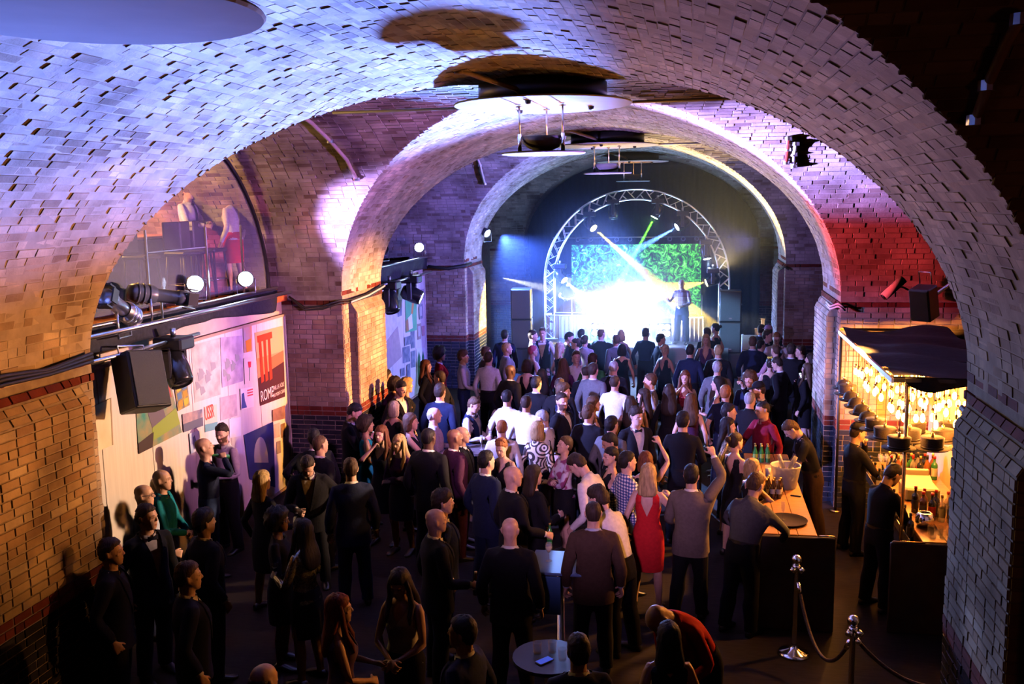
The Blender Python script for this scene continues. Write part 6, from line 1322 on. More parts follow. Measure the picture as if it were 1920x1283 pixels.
GRIPS = {}
def person(key, x, y, h, sex, face, label, skin='light', hair=('short', 'dark'), fit='suit', c1='black', c2='black', shirt='white', tie=None, R='down', L='down', beard=0, extras=(), z=0, leg=None, pat=None, **kw):
    """one person at (x, y), h tall; face = heading in degrees, 0 looks down the hall, 90 to the left, 180 to the camera"""
    if sex not in BASES: BASES[sex] = Base(sex)
    b = BASES[sex]; rnd = random.Random(key+'p')
    p = dict(kw); a = []
    for n, nm in (('R', R), ('L', L)):
        if isinstance(nm, str): tg, cu, tw, po = ARMS[nm]
        else: tg, cu, tw, po = nm
        tg = tuple(q+rnd.uniform(-.012, .012) for q in tg); p['arm'+n] = (tg, cu, tw, po)
    st = rnd.uniform(-.07, .07); p['legR'] = (st, rnd.uniform(.02, .07)); p['legL'] = (-st, rnd.uniform(.02, .07))
    p['kneeR'] = max(0, st)*.8+.02; p['kneeL'] = max(0, -st)*.8+.02
    if leg: p.update(leg)
    Ms = b.pose(p); sc = h/1.75; rz = math.radians(face)
    V, F = b.body
    # clothed skin is drawn in a little so that cloth lies over it
    if (fit, sex) not in GRIPS:
        m = np.zeros(len(V), bool); q = b.reg
        if fit in ('suit','shirt','waist','braces','blouse','coat','blouseskirt'): m |= q['torso'] | q['arm_long']
        if fit in ('polo','tshirt'): m |= q['torso'] | q['arm_short']
        if fit in ('dress','top','vdress','tank','gown'): m |= q['torso'] & (V[:,2] < 1.30)
        if fit not in ('dress','vdress','gown','blouseskirt'): m |= q['legs']
        m |= q['feet'] & (sex == 'm')
        GRIPS[fit, sex] = V - b.nrm*np.where(m, .008, 0)[:,None]
    BV = b.skin(GRIPS[fit, sex], b.W, Ms)*sc
    zmin = min(0, BV[:,2].min())
    off = v3(0, 0, -BV[:,2].min()); ca, sa = cos(rz), sin(rz)
    def place(P): return np.c_[P[:,0]*ca-P[:,1]*sa, P[:,0]*sa+P[:,1]*ca, P[:,2]] + off
    me = npmesh('person', place(BV), F)
    tk = (sex, beard)
    if tk not in TINTS: TINTS[tk] = tint(b, beard)
    at = me.color_attributes.new('tint', 'FLOAT_COLOR', 'POINT'); at.data.foreach_set('color', TINTS[tk].ravel())
    root = add('person', me, skin_mat('skin_'+skin, S_[skin]), None, (x, y, z)); tag(root, label, 'person', 'guests in the crowd' if z == 0 else None)
    def wear(name, geo, mat, parent=root, lab=None):
        gv, gf, gw = geo; o = add(name, npmesh(name, place(b.skin(gv, gw, Ms)*sc), gf), mat, parent)
        if lab: o['label'] = lab
        return o
    pn = '' if not pat else '_'+pat[0]
    m1 = cloth('cloth_'+c1+pn, C_[c1], pat); m2 = cloth('cloth_'+c2, C_[c2]); ms = cloth('cloth_'+shirt, C_[shirt])
    leather = principled('shoe_leather', (.012,.011,.012), .3)
    if hair[0]:
        wear('hair', hair_geo(hair[0], b), strand('hair_'+hair[1], H_[hair[1]]))
    if fit in ('suit', 'coat', 'shirt', 'waist', 'braces'):
        sm = ms if fit in ('suit', 'coat', 'waist', 'braces') else m1
        sh = wear('shirt', b.garment('inner' if fit in ('suit', 'coat') else 'shirt'), sm); wear('collar', extra_geo('collar', b), sm, sh)
    if fit in ('suit', 'coat'):
        j = wear('jacket', b.garment('jacket' if fit == 'suit' else 'coat'), m1)
        for s_ in 'RL': wear('lapel', extra_geo('lapel'+s_, b), m1, j)
    if fit == 'waist': wear('waistcoat', b.garment('waistcoat'), m2)
    if fit == 'braces':
        for s_ in 'RL': wear('brace', extra_geo('brace'+s_, b), m2)
    if fit in ('polo', 'tshirt'):
        sh = wear('shirt', b.garment(fit), m1)
        if fit == 'polo': wear('collar', extra_geo('collar', b), m1, sh)
    if fit in ('blouse', 'blouseskirt'): wear('blouse', b.garment('blouse'), m1)
    if fit in ('dress', 'vdress', 'gown'): wear('dress', b.garment(fit), m1)
    if fit in ('top', 'tank'): wear('top', b.garment('top'), m1)
    if fit in ('suit','shirt','waist','braces','polo','tshirt','blouse','top','tank','coat'):
        tm = m1 if fit == 'suit' and c1 not in ('tweed', 'brown', 'green', 'lgrey', 'maroon') else m2
        wear('trousers', b.garment('trousers' if sex == 'm' and c2 != 'denim' else 'jeans'), tm)
        if fit in ('shirt', 'braces', 'polo') and sex == 'm': wear('belt', extra_geo('belt', b), leather)
    if fit == 'blouseskirt': wear('skirt', b.garment('skirt'), m2)
    for s_ in 'RL': wear('shoe', extra_geo('shoe'+s_, b), leather)
    if tie == 'bow': wear('bow_tie', extra_geo('bow', b), cloth('cloth_black', C_['black']))
    elif tie: wear('tie', extra_geo('tie', b), cloth('cloth_'+tie, C_[tie]))
    for e in extras:
        nm, mt = {'glasses': ('glasses', leather), 'cap': ('cap', cloth('cloth_black', C_['black'])), 'flower': ('hair_flower', principled('flower_yellow', (.75,.60,.05), .6)),
                  'pinkcap': ('cap', cloth('cloth_pink', C_['pink'])), 'beanie': ('hat', cloth('cloth_black', C_['black'])), 'quiff': ('hair_quiff', strand('hair_'+(hair[1] or 'dark'), H_[hair[1] or 'dark']))}[e]
        wear(nm, extra_geo({'pinkcap': 'cap', 'quiff': 'band'}.get(e, e), b), mt)
    # where the hands close: a point and the direction the thumb side points to
    grip = {}
    for n in 'RL':
        j = b.J[n]; q = (j['wr']+j['d']*.084+j['p']*.040)*1.; Mh = b.M['hand'+n]
        w = place((Mh @ np.append(q, 1))[None,:3]*sc)[0]+v3(x, y, z)
        up = Mh[:3,:3] @ v3(0,1,0); up = v3(up[0]*ca-up[1]*sa, up[0]*sa+up[1]*ca, up[2]); grip[n] = (w, up)
    root['grip'] = 1; del root['grip']
    return root, grip
# ------------------------------------------------------------------ the guests: key, place, height, build, heading, what sets them apart
HELD = {}
def P(key, x, y, h, sex, face, label, **k):
    HELD[key] = person(key, x, y, h, sex, face, label, **k)[1]
P('A1', -5.90, 9.00, 1.76, 'm', -70, 'bald man with glasses in a pale blue shirt beside the collage board', hair=(None, ''), fit='shirt', c1='ltblue', c2='navy', extras=('glasses',), L='down', R='holdlow')
P('A2', -5.99, 9.51, 1.78, 'm', -75, 'bald man in a teal shirt leaning near the collage board, hands together', hair=(None, ''), fit='shirt', c1='teal', c2='black', R='front', L='front')
P('A3', -5.35, 8.18, 1.82, 'm', -120, 'dark-haired man in a black dinner jacket with an undone bow tie by the left pillar', hair=('short', 'dark'), fit='suit', tie='bow', hyaw=0.5, shirt='lav')
P('A4', -5.19, 7.34, 1.78, 'm', -70, 'dark-haired man in black looking right beside the left pillar foot', hair=('short', 'dark'), fit='suit', c1='black', shirt='black')
P('A5', -6.12, 10.76, 1.84, 'm', -60, 'bald man in a dark sweater and jeans drinking from a green bottle', hair=(None, ''), fit='blouse', c1='navy', c2='denim', R='mouth', hpitch=-0.2)
P('A6', -6.31, 11.58, 1.82, 'm', 160, 'dark-haired bearded man in a white shirt behind the bald man drinking', hair=('short', 'dark'), fit='shirt', c1='white', c2='black', beard=2, L='hold', hyaw=0.4, hpitch=0.2)
P('A7', -4.90, 9.83, 1.70, 'f', -25, 'woman with shoulder-length golden hair in a black dress, seen from behind', hair=('mid', 'blond'), fit='blouseskirt', c1='black', c2='black', R='holdlow')
P('A8', -4.74, 8.21, 1.78, 'm', -35, 'man with thick black hair in a dark coat seen from behind, before the jeans', hair=('full', 'black'), fit='suit', c1='black', skin='tan')
P('A9', -4.13, 8.58, 1.69, 'f', -80, 'woman with tall black curly hair and glasses in a black top', hair=('curly', 'black'), fit='blouseskirt', c1='black', c2='black', skin='brown', extras=('glasses',), R='hold')
P('A10', -3.75, 8.32, 1.69, 'f', 75, 'woman with straight black hair in a black sequined jacket', hair=('long', 'black'), fit='blouseskirt', c1='black', c2='black', pat=('sequin', (0.5, 0.5, 0.4)), L='hold', R='holdlow')
P('F1', -4.18, 6.92, 1.78, 'm', -55, 'man with short grey-brown hair in a dark suit turned away, at lower left', hair=('short', 'brown'), fit='suit', c1='black')
P('F2', -2.74, 6.68, 1.68, 'f', -70, 'woman with long red-brown hair in a dark patterned dress looking right, lower middle', hair=('long', 'red'), fit='dress', c1='plum', pat=('spots', (0.1, 0.04, 0.05), 14), R='front', L='holdlow')
P('F3', -2.39, 7.24, 1.72, 'f', 175, 'woman with long dark hair in a white keyhole top looking down', hair=('long', 'dark'), fit='top', c1='white', c2='black', hpitch=0.35, R='front', L='front')
P('F4', -1.62, 6.29, 1.76, 'm', 80, 'dark-haired man in a dark blue jacket looking left, low in the dark foreground', hair=('short', 'black'), fit='suit', c1='navy')
P('F5', -2.80, 5.47, 1.72, 'm', -20, 'bald man low in the foreground, only his head in view', hair=('balding', 'dark'), fit='suit', c1='black')
P('F6', -2.45, 8.54, 1.80, 'm', -60, 'shaven-headed man in a black suit and white collar holding a bottle', hair=(None, ''), fit='suit', c1='black', R='holdlow', skin='light')
P('F7', -2.53, 9.10, 1.80, 'm', -65, 'man with dark wavy hair behind the shaven-headed man with a bottle', hair=('full', 'dark'), fit='suit', c1='navy')
P('I1', 0.08, 7.56, 1.82, 'm', 140, 'bald man in an orange-red shirt leaning forward in the dark foreground', hair=(None, ''), fit='shirt', c1='red', c2='black', lean=0.45, bend=0.45, hpitch=0.3, L='work', R='work')
P('I2', -0.14, 6.63, 1.66, 'f', 10, 'dark-haired woman seen from behind in front of the leaning bald man', hair=('mid', 'black'), fit='top', c1='black', c2='black')
P('I4', -0.76, 6.21, 1.72, 'm', 20, 'man with short dark hair low in the dark foreground, near the lit phone', hair=('short', 'dark'), fit='suit', c1='black')
P('B1', -5.01, 13.03, 1.83, 'm', -75, 'man in a black leather jacket and white shirt looking down at his phone', hair=('short', 'black'), fit='suit', c1='black', shirt='white', hpitch=0.5, R='phone', L='phone')
P('B2', -4.66, 12.73, 1.69, 'f', -70, 'woman with dark curly hair in a turquoise dress', hair=('curly', 'dark'), fit='dress', c1='cyan', R='hold', skin='tan')
P('B3', -4.23, 12.15, 1.70, 'f', 170, 'woman with long auburn hair holding her hand to her mouth', hair=('long', 'auburn'), fit='dress', c1='black', R='face')
P('B4', -3.87, 11.83, 1.66, 'f', 165, 'woman with long fair hair in a dark sheer blouse, arms folded', hair=('long', 'blond'), fit='blouseskirt', c1='plum', c2='black', R='cross', L='crossB')
P('B5', -4.02, 12.85, 1.73, 'f', -80, 'woman with a brown bob in a black top holding a glass out', hair=('bob', 'brown'), fit='top', c1='black', c2='black', R='reach')
P('B6', -4.65, 14.02, 1.64, 'f', -10, 'woman with a pale blond bob in a black dress seen from behind', hair=('bob', 'pale'), fit='dress', c1='black')
P('B7', -4.80, 14.78, 1.84, 'm', -120, 'man in a black jacket with pale piping and white shirt looking down', hair=('short', 'black'), fit='suit', c1='black', hpitch=0.3)
P('B8', -3.77, 13.24, 1.75, 'm', -75, 'grey-haired man in a lavender shirt holding a glass', hair=('balding', 'grey'), fit='shirt', c1='lav', c2='black', R='hold', L='hold')
P('B9', -3.98, 14.37, 1.88, 'm', -10, 'man with dark hair in a navy suit seen from behind, behind the lavender shirt', hair=('short', 'dark'), fit='suit', c1='navy')
P('B10', -3.32, 11.37, 1.90, 'm', -15, 'broad man with close-cropped black hair in a black suit, back turned', hair=('crop', 'black'), fit='suit', c1='black', skin='dark')
P('B11', -3.08, 11.76, 1.80, 'm', -50, 'bald dark-skinned man in a dark purple jacket looking right', hair=(None, ''), fit='suit', c1='plum', skin='brown')
P('B11b', -3.09, 12.22, 1.72, 'm', -80, 'bald man in black just behind the man in the dark purple jacket', hair=(None, ''), fit='suit', c1='black', skin='tan')
P('B12', -3.93, 10.16, 1.80, 'm', 25, 'brown-haired man in a slate suit seen from behind, near the left wall', hair=('short', 'brown'), fit='suit', c1='navy')
P('B13', -4.64, 10.57, 1.78, 'm', -160, 'dark-haired man in an open white shirt bowing his head, hand on his chest', hair=('short', 'dark'), fit='suit', c1='black', hpitch=0.55, lean=0.15, R='hold', L='out')
P('B14', -4.74, 11.20, 1.80, 'm', -30, 'man with cropped hair in a dark leather jacket seen from behind', hair=('crop', 'brown'), fit='suit', c1='black', skin='tan')
P('B15', -4.99, 11.59, 1.78, 'm', 30, 'black-haired man with a white collar in a black jacket, back turned by the wall', hair=('short', 'black'), fit='suit', c1='black', L='hip')
P('B16', -3.40, 14.09, 1.74, 'm', -100, 'waiter in a dark waistcoat and bow tie looking down at champagne glasses', hair=('short', 'brown'), fit='waist', c2='navy', tie='bow', hpitch=0.4, R='hold', L='holdlow')
P('C1', -2.85, 14.23, 1.84, 'm', -5, 'broad man in a white shirt with very short black hair, back turned', hair=('crop', 'black'), fit='shirt', c1='white', c2='black', R='hip')
P('C2', -2.49, 13.94, 1.82, 'm', -10, 'man in a white shirt with a black collar band seen from behind', hair=('crop', 'dark'), fit='shirt', c1='white', c2='black', skin='tan')
P('C3', -2.61, 15.63, 1.79, 'm', -25, 'dark-haired man in a black suit and white collar near the middle, back turned', hair=('short', 'black'), fit='suit', c1='black')
P('C4', -2.08, 13.13, 1.78, 'm', 70, 'grey-haired man in a white shirt with black braces looking left', hair=('crop', 'grey'), fit='braces', c2='black', hpitch=0.3, R='hold')
P('C5', -2.10, 12.66, 1.70, 'f', -15, 'woman with a blond bob in a black and white ringed blouse', hair=('bob', 'blond'), fit='blouseskirt', c1='cream', c2='black', pat=('rings', (0.03, 0.02, 0.02)))
P('C6', -2.62, 12.68, 1.72, 'm', 5, 'man with short fair hair in a white shirt seen from behind', hair=('crop', 'ginger'), fit='shirt', c1='white', c2='black')
P('C7', -2.44, 11.81, 1.68, 'f', 170, 'woman with a swept-up fair quiff in a black vest looking down', hair=('short', 'ginger'), fit='top', c1='black', c2='black', hpitch=0.3, extras=('quiff',), R='front', L='front')
P('C8', -1.96, 14.11, 1.82, 'm', -110, 'bearded dark-haired man in a black suit glancing over his shoulder', hair=('short', 'dark'), fit='suit', c1='black', beard=2, hyaw=-0.5)
P('C9', -2.03, 14.77, 1.84, 'm', -90, 'brown-haired man in a dark suit behind the bearded man', hair=('full', 'brown'), fit='suit', c1='navy')
P('C10', -1.46, 13.34, 1.82, 'm', -25, 'man with short brown hair in a black suit, back turned, at the centre', hair=('short', 'brown'), fit='suit', c1='black')
P('C11', -1.27, 15.72, 1.82, 'm', -15, 'man in a crisp white shirt with short dark hair, back turned at the centre', hair=('crop', 'dark'), fit='shirt', c1='white', c2='black')
P('C12', -1.51, 14.49, 1.70, 'f', -75, 'woman with brown hair and bare shoulders beside the crisp white shirt', hair=('mid', 'brown'), fit='top', c1='black', c2='black', R='holdlow')
P('C13', -0.94, 14.76, 1.65, 'f', 0, 'woman with straight dark hair seen from behind next to the tuxedo man', hair=('long', 'dark'), fit='dress', c1='black')
P('C14', -0.75, 15.18, 1.70, 'f', 85, 'woman with long dark hair in profile looking left', hair=('long', 'dark'), fit='top', c1='black', c2='black', R='hold')
P('C15', -0.69, 16.10, 1.78, 'm', 90, 'man in a grey waistcoat over a white shirt looking left', hair=('short', 'brown'), fit='waist', c2='grey')
P('C16', -0.77, 13.31, 1.80, 'm', -155, 'young man in a dinner jacket with a black bow tie facing the camera', hair=('full', 'dark'), fit='suit', c1='black', tie='bow', hyaw=0.3)
P('C17', -1.08, 12.80, 1.78, 'm', -30, 'man with short black hair in a charcoal suit, back turned, left of the tuxedo', hair=('short', 'black'), fit='suit', c1='grey')
P('C18', -0.99, 11.98, 1.75, 'm', 110, 'dark-haired man in a black jacket looking down to the left', hair=('short', 'black'), fit='suit', c1='black', hpitch=0.35, skin='tan')
P('C19', -0.98, 11.52, 1.67, 'f', 110, 'smiling woman with short dark hair in a sleeveless black dress', hair=('updo', 'black'), fit='dress', c1='black', hyaw=0.2)
P('C20', -1.65, 12.02, 1.66, 'f', 120, 'woman with short brown hair in a floral V-neck top, arms folded, looking up left', hair=('short', 'brown'), fit='blouseskirt', c1='lav', c2='black', pat=('spots', (0.25, 0.04, 0.14), 9), R='cross', L='crossB', hpitch=-0.2)
P('C21', -1.03, 10.62, 1.88, 'm', 70, 'man in a white shirt bending his head, leaning on the table', hair=('short', 'dark'), fit='shirt', c1='white', c2='black', lean=0.22, bend=0.2, hpitch=0.4, R='holdlow', L='holdlow')
P('C22', -2.41, 10.69, 1.80, 'm', -40, 'black-haired man in a dark blue jacket, back turned, left of the bald man', hair=('short', 'black'), fit='suit', c1='navy')
P('C23', -1.97, 10.06, 1.82, 'm', -60, 'bald man in a black jacket holding a green bottle, looking right', hair=(None, ''), fit='suit', c1='black', R='holdlow')
P('C24', -1.80, 10.49, 1.70, 'f', -50, 'woman with dark hair to the shoulder in a black coat, back turned', hair=('mid', 'dark'), fit='coat', c1='black', R='hold')
P('C25', -1.67, 8.38, 1.80, 'm', 0, 'bald man in a black suit and white collar with his back to the camera', hair=(None, ''), fit='suit', c1='black')
P('C26', -0.94, 8.97, 1.80, 'm', 8, 'man with short brown hair in a dark brown jacket and blue collar, back turned', hair=('crop', 'dark'), fit='suit', c1='brown', shirt='ltblue')
P('C27', -0.72, 9.43, 1.82, 'm', 60, 'man with dark wavy hair in a white shirt bent over the high table', hair=('full', 'dark'), fit='shirt', c1='white', c2='black', lean=0.2, bend=0.25, L='reach', R='work')
P('C28', -0.74, 10.98, 1.77, 'm', -60, 'man in a blue and white plaid shirt looking right', hair=('short', 'black'), fit='shirt', c1='blue', c2='denim', pat=('plaid', (0.75, 0.75, 0.8)))
P('C29', -0.54, 11.39, 1.66, 'f', 0, 'woman with auburn hair pointing a bare arm upwards', hair=('bob', 'auburn'), fit='dress', c1='black', R=((0.17, 0.25, 1.82), 0.3, 0.3, (0.9, -0.2, -0.6)))
P('C30', -0.47, 10.57, 1.74, 'f', -5, 'blond woman in a sleeveless red dress holding up a small glass', hair=('mid', 'blond'), fit='vdress', c1='red', R=((0.24, 0.22, 1.3), 1.0, 0.0, (0.8, -0.4, -1)))
P('D1', -0.10, 12.77, 1.88, 'm', -10, 'big man in a black shirt with swept-back dark hair, back turned', hair=('short', 'black'), fit='shirt', c1='black', c2='black', R='hold')
P('D2', 0.00, 14.86, 1.70, 'f', -5, 'woman with long straight light brown hair, back turned, behind the big man in black', hair=('long', 'brown'), fit='top', c1='plum', c2='black')
P('D3', -0.35, 15.41, 1.73, 'f', 0, 'woman with very long dark hair in a black dress, back turned', hair=('long', 'dark'), fit='blouseskirt', c1='black', c2='black')
P('D4', -0.10, 16.75, 1.72, 'f', 175, 'woman with long brown hair in a sequined red dress, hands at her mouth', hair=('long', 'auburn'), fit='dress', c1='maroon', R='face', L='face', pat=('sequin', (0.5, 0.05, 0.08)))
P('D5', 0.46, 16.13, 1.74, 'f', 80, 'woman with long black hair in a black sleeveless dress touching her hair', hair=('mid', 'black'), fit='dress', c1='black', R='head', L='hold')
P('D6', 0.55, 15.12, 1.80, 'm', -15, 'ginger-haired man in a navy polo shirt, back turned', hair=('short', 'ginger'), fit='polo', c1='navy', c2='denim')
P('D7', 0.55, 13.79, 1.78, 'm', -85, 'young man in a dark striped shirt in profile looking towards the bar', hair=('short', 'black'), fit='polo', c1='grey', c2='black')
P('D8', 0.52, 13.28, 1.68, 'f', -100, 'woman with dark hair in a black sequined top by the bar, looking right', hair=('long', 'black'), fit='blouseskirt', c1='black', c2='black', pat=('sequin', (0.35, 0.15, 0.4)))
P('D9', 0.59, 12.34, 1.70, 'f', -50, 'woman with pinned-up hair and a bare back in a black strappy top at the bar', hair=('updo', 'dark'), fit='vdress', c1='black', R='lean', L='reach')
P('D10', 0.75, 11.46, 1.60, 'f', -60, 'fair-haired woman in black reaching over the bar for her drink', hair=('bob', 'blond'), fit='top', c1='black', c2='black', R='reach', L='reach')
P('D11', 0.59, 10.11, 1.80, 'm', -35, 'man with short brown hair in a grey-purple shirt leaning on the bar, back turned', hair=('short', 'brown'), fit='shirt', c1='grey', c2='black', lean=0.25, bend=0.1, L='lean', R='lean')
P('D12', 0.02, 10.40, 1.80, 'm', -10, 'man in a grey tweed jacket raising his right arm to point', hair=('short', 'black'), fit='suit', c1='tweed', c2='black', R=((0.20, 0.30, 1.82), 0.5, 0.3, (0.9, -0.2, -0.6)), L='holdlow')
P('D13', 1.07, 13.98, 1.80, 'm', 130, 'man in a maroon shirt standing at the bar, looking down left', hair=('crop', 'black'), fit='shirt', c1='maroon', c2='black', skin='tan', hyaw=-0.3, hpitch=0.2, R='work')
P('D15', 0.91, 14.74, 1.78, 'm', -30, 'man with cropped grey hair in a black shirt, back turned, near the bar', hair=('crop', 'grey'), fit='shirt', c1='black', c2='black')
P('D16', 1.11, 15.43, 1.80, 'm', 95, 'man in a black cap and jacket raising a wristband arm', hair=('short', 'dark'), fit='suit', c1='black', extras=('cap',), R=((0.32, 0.24, 1.64), 0.6, 0.3, (0.9, -0.2, -0.6)), beard=2, hpitch=0.2)
P('D17', 0.99, 16.24, 1.82, 'm', 160, 'man with shaggy brown hair in a dark blue top facing the camera', hair=('curly', 'brown'), fit='blouse', c1='navy', c2='black', beard=1)
P('G2', -2.38, 21.01, 1.74, 'm', -20, 'man with dark hair in a blue-grey shirt before the stage, back turned', hair=('short', 'dark'), fit='shirt', c1='lgrey', c2='black')
P('G1', -2.53, 21.64, 1.80, 'm', -10, 'dark-haired man in a dark top at the stage front, second from the desk', hair=('short', 'black'), fit='shirt', c1='black', c2='black')
P('G3', -2.08, 21.76, 1.80, 'm', -30, 'man in a green-lit dark suit with his arm round a friend before the stage', hair=('crop', 'brown'), fit='suit', c1='black', R='embrace')
P('G4', -1.68, 21.14, 1.74, 'm', 30, 'brown-haired man in a dark jacket embraced before the stage', hair=('short', 'brown'), fit='suit', c1='grey')
P('G5', -1.65, 22.16, 1.70, 'f', 30, 'fair-haired woman with bare arms behind the embraced man', hair=('bob', 'blond'), fit='dress', c1='pink')
P('G6', -1.47, 20.10, 1.68, 'f', 0, 'woman with black hair and a black waistcoat dress, back turned before the bright floor', hair=('bob', 'black'), fit='dress', c1='black')
P('G7', -1.05, 21.93, 1.80, 'm', -20, 'slim man in dark clothes standing alone before the stage glare', hair=('short', 'dark'), fit='blouse', c1='navy', c2='black')
P('G8', -0.68, 21.24, 1.76, 'm', -70, 'black-haired man in profile looking right before the stage', hair=('short', 'black'), fit='suit', c1='black')
P('G9', -0.55, 20.17, 1.68, 'f', -40, 'woman with pale hair and a low-backed black dress before the stage', hair=('updo', 'pale'), fit='vdress', c1='black', R='holdlow')
P('G10', -0.02, 19.15, 1.84, 'm', -10, 'man in a shiny blue-black shirt, back turned, right of the low-backed dress', hair=('short', 'black'), fit='shirt', c1='navy', c2='black')
P('G11', 0.33, 21.57, 1.70, 'f', 175, 'blond woman in a purple V-neck dress facing the camera', hair=('mid', 'blond'), fit='vdress', c1='purple')
P('G12', 0.36, 22.16, 1.78, 'm', 20, 'dark-haired man behind the blond woman in purple', hair=('short', 'dark'), fit='blouse', c1='black', c2='black')
P('G13', 0.58, 23.27, 1.74, 'f', 60, 'woman with a dark bun and bare shoulders by the right loudspeaker', hair=('updo', 'black'), fit='dress', c1='black')
P('G14', 0.55, 19.39, 1.80, 'm', -5, 'fair-haired man in a black suit before the right loudspeaker, back turned', hair=('short', 'blond'), fit='suit', c1='black')
P('G15', 0.48, 17.42, 1.80, 'm', -8, 'grey-haired man in a dark suit, back turned, behind the woman touching her hair', hair=('short', 'grey'), fit='suit', c1='grey')
P('G16', 1.30, 20.53, 1.82, 'm', -10, 'man with blue-lit hair in a dark blue suit right of the loudspeaker, back turned', hair=('short', 'brown'), fit='suit', c1='navy')
P('G17', 1.50, 20.94, 1.68, 'm', -60, 'dark-haired man half hidden behind the dark blue suit', hair=('short', 'black'), fit='suit', c1='black')
P('G18', 1.69, 21.67, 1.80, 'm', -100, 'dark-haired man in a black suit in profile by the right pillar', hair=('short', 'dark'), fit='suit', c1='black')
P('G19', 1.85, 21.24, 1.82, 'm', 180, 'fair-haired man in a white shirt facing the camera by the right pillar', hair=('short', 'ginger'), fit='shirt', c1='white', c2='black', hpitch=0.3)
P('G20', 1.66, 23.06, 1.75, 'm', -40, 'dark-haired man farthest back on the right, beside the pink cap', hair=('short', 'dark'), fit='suit', c1='black')
P('G21', 1.78, 22.62, 1.79, 'm', 30, 'man in a pink cap at the back by the right pillar', hair=('short', 'dark'), fit='blouse', c1='black', c2='black', extras=('pinkcap',))
P('G22', 1.71, 19.73, 1.77, 'm', 30, 'man with short hair in a pink shirt, back turned, right of the dance floor', hair=('crop', 'brown'), fit='shirt', c1='pink', c2='black', L='out')
P('G23', 1.51, 18.55, 1.68, 'f', 0, 'woman with a yellow flower in her dark hair', hair=('updo', 'dark'), fit='dress', c1='black', extras=('flower',))
P('G23b', 1.65, 18.11, 1.78, 'm', 60, 'dark-haired man leaning to the woman with the yellow flower', hair=('short', 'dark'), fit='suit', c1='black', hpitch=0.4)
P('G24', 1.98, 19.34, 1.85, 'm', -15, 'dark-haired man with a white collar in a black suit far right of the floor', hair=('short', 'dark'), fit='suit', c1='black')
P('G25', 2.21, 19.73, 1.76, 'm', 80, 'man in a black suit facing left at the far right of the floor', hair=('short', 'dark'), fit='suit', c1='black')
P('G26', 2.33, 19.04, 1.70, 'f', 70, 'dark-haired woman at the far right near the pillar', hair=('bob', 'dark'), fit='blouseskirt', c1='black', c2='black', R='hold')
P('G27', 2.13, 17.86, 1.70, 'f', 60, 'woman with long brown hair in black holding up a phone by the right pillar', hair=('long', 'brown'), fit='blouseskirt', c1='black', c2='black', R='face')
P('G28', -1.40, 17.08, 1.84, 'm', -5, 'bald-topped man in a black suit, back turned, above the crisp white shirt', hair=('crop', 'grey'), fit='suit', c1='black')
P('G29', -1.74, 16.70, 1.85, 'm', -20, 'dark-haired man in a slate grey suit, back turned, left of the white floor', hair=('short', 'dark'), fit='suit', c1='grey')
P('G30', -1.93, 17.12, 1.73, 'm', 10, 'man with short dark hair in black beside the slate grey suit', hair=('crop', 'dark'), fit='suit', c1='black')
P('G31', -1.89, 18.02, 1.80, 'm', -10, 'dark-haired man in an olive jacket, back turned, by the white floor', hair=('full', 'dark'), fit='suit', c1='green')
P('G32', -2.27, 18.51, 1.78, 'm', -160, 'man in a white shirt with lit hair facing the camera, left of the white floor', hair=('short', 'brown'), fit='shirt', c1='white', c2='black')
P('H1', -5.76, 17.00, 1.60, 'f', -70, 'brown-haired woman in the shadow of the left pillar by the second board', hair=('mid', 'dark'), fit='blouseskirt', c1='black', c2='black')
P('H2', -5.21, 15.79, 1.68, 'f', -20, 'woman with dark curly hair standing before the second board', hair=('curly', 'dark'), fit='blouseskirt', c1='plum', c2='black')
P('H3', -4.89, 15.47, 1.72, 'f', -60, 'woman with fair curly hair beside the piped jacket', hair=('curly', 'blond'), fit='dress', c1='black')
P('H4', -5.09, 17.39, 1.74, 'f', -80, 'woman with long red hair in a black jacket looking right', hair=('long', 'auburn'), fit='coat', c1='black')
P('H5', -5.12, 18.55, 1.78, 'f', -75, 'person with a cloud of black hair in a bright red coat by the brick wall', hair=('afro', 'black'), fit='coat', c1='red', skin='brown')
P('H6', -4.43, 16.00, 1.78, 'm', 80, 'dark-haired man lit yellow looking left, beside the red-haired woman', hair=('short', 'dark'), fit='suit', c1='black')
P('H7', -4.54, 18.21, 1.80, 'm', -80, 'man with tousled hair in a loose white shirt looking right', hair=('full', 'brown'), fit='shirt', c1='white', c2='denim', R='holdlow')
P('H8', -3.96, 17.98, 1.82, 'm', -10, 'man in a white shirt and black trousers, back turned, left of the floor', hair=('short', 'dark'), fit='shirt', c1='white', c2='black')
P('H9', -4.22, 18.92, 1.78, 'm', -60, 'brown-haired man behind the white shirt and black trousers', hair=('short', 'brown'), fit='suit', c1='brown')
P('H10', -3.86, 19.34, 1.80, 'm', -70, 'man with pale lit hair in a light satin jacket near the left loudspeaker', hair=('short', 'blond'), fit='suit', c1='lgrey')
P('H11', -4.30, 21.34, 1.80, 'm', 0, 'dark figure in the haze before the left loudspeaker', hair=('short', 'black'), fit='suit', c1='navy')
P('H12', -3.24, 16.52, 1.84, 'm', -35, 'bald black man in a black suit with a white collar', hair=(None, ''), fit='suit', c1='black', skin='dark')
P('H13', -3.16, 17.81, 1.70, 'f', 0, 'woman with straight dark hair in a black dress cut out at the back', hair=('bob', 'dark'), fit='vdress', c1='black')
P('H14', -3.33, 19.53, 1.72, 'f', -60, 'woman with cropped pink-red hair in a pale top', hair=('short', 'pink'), fit='top', c1='white', c2='black', R='hold')
P('H15', -3.61, 21.21, 1.82, 'm', -80, 'dark-haired man in grey beside the waistcoat at the stage left', hair=('short', 'dark'), fit='shirt', c1='grey', c2='black')
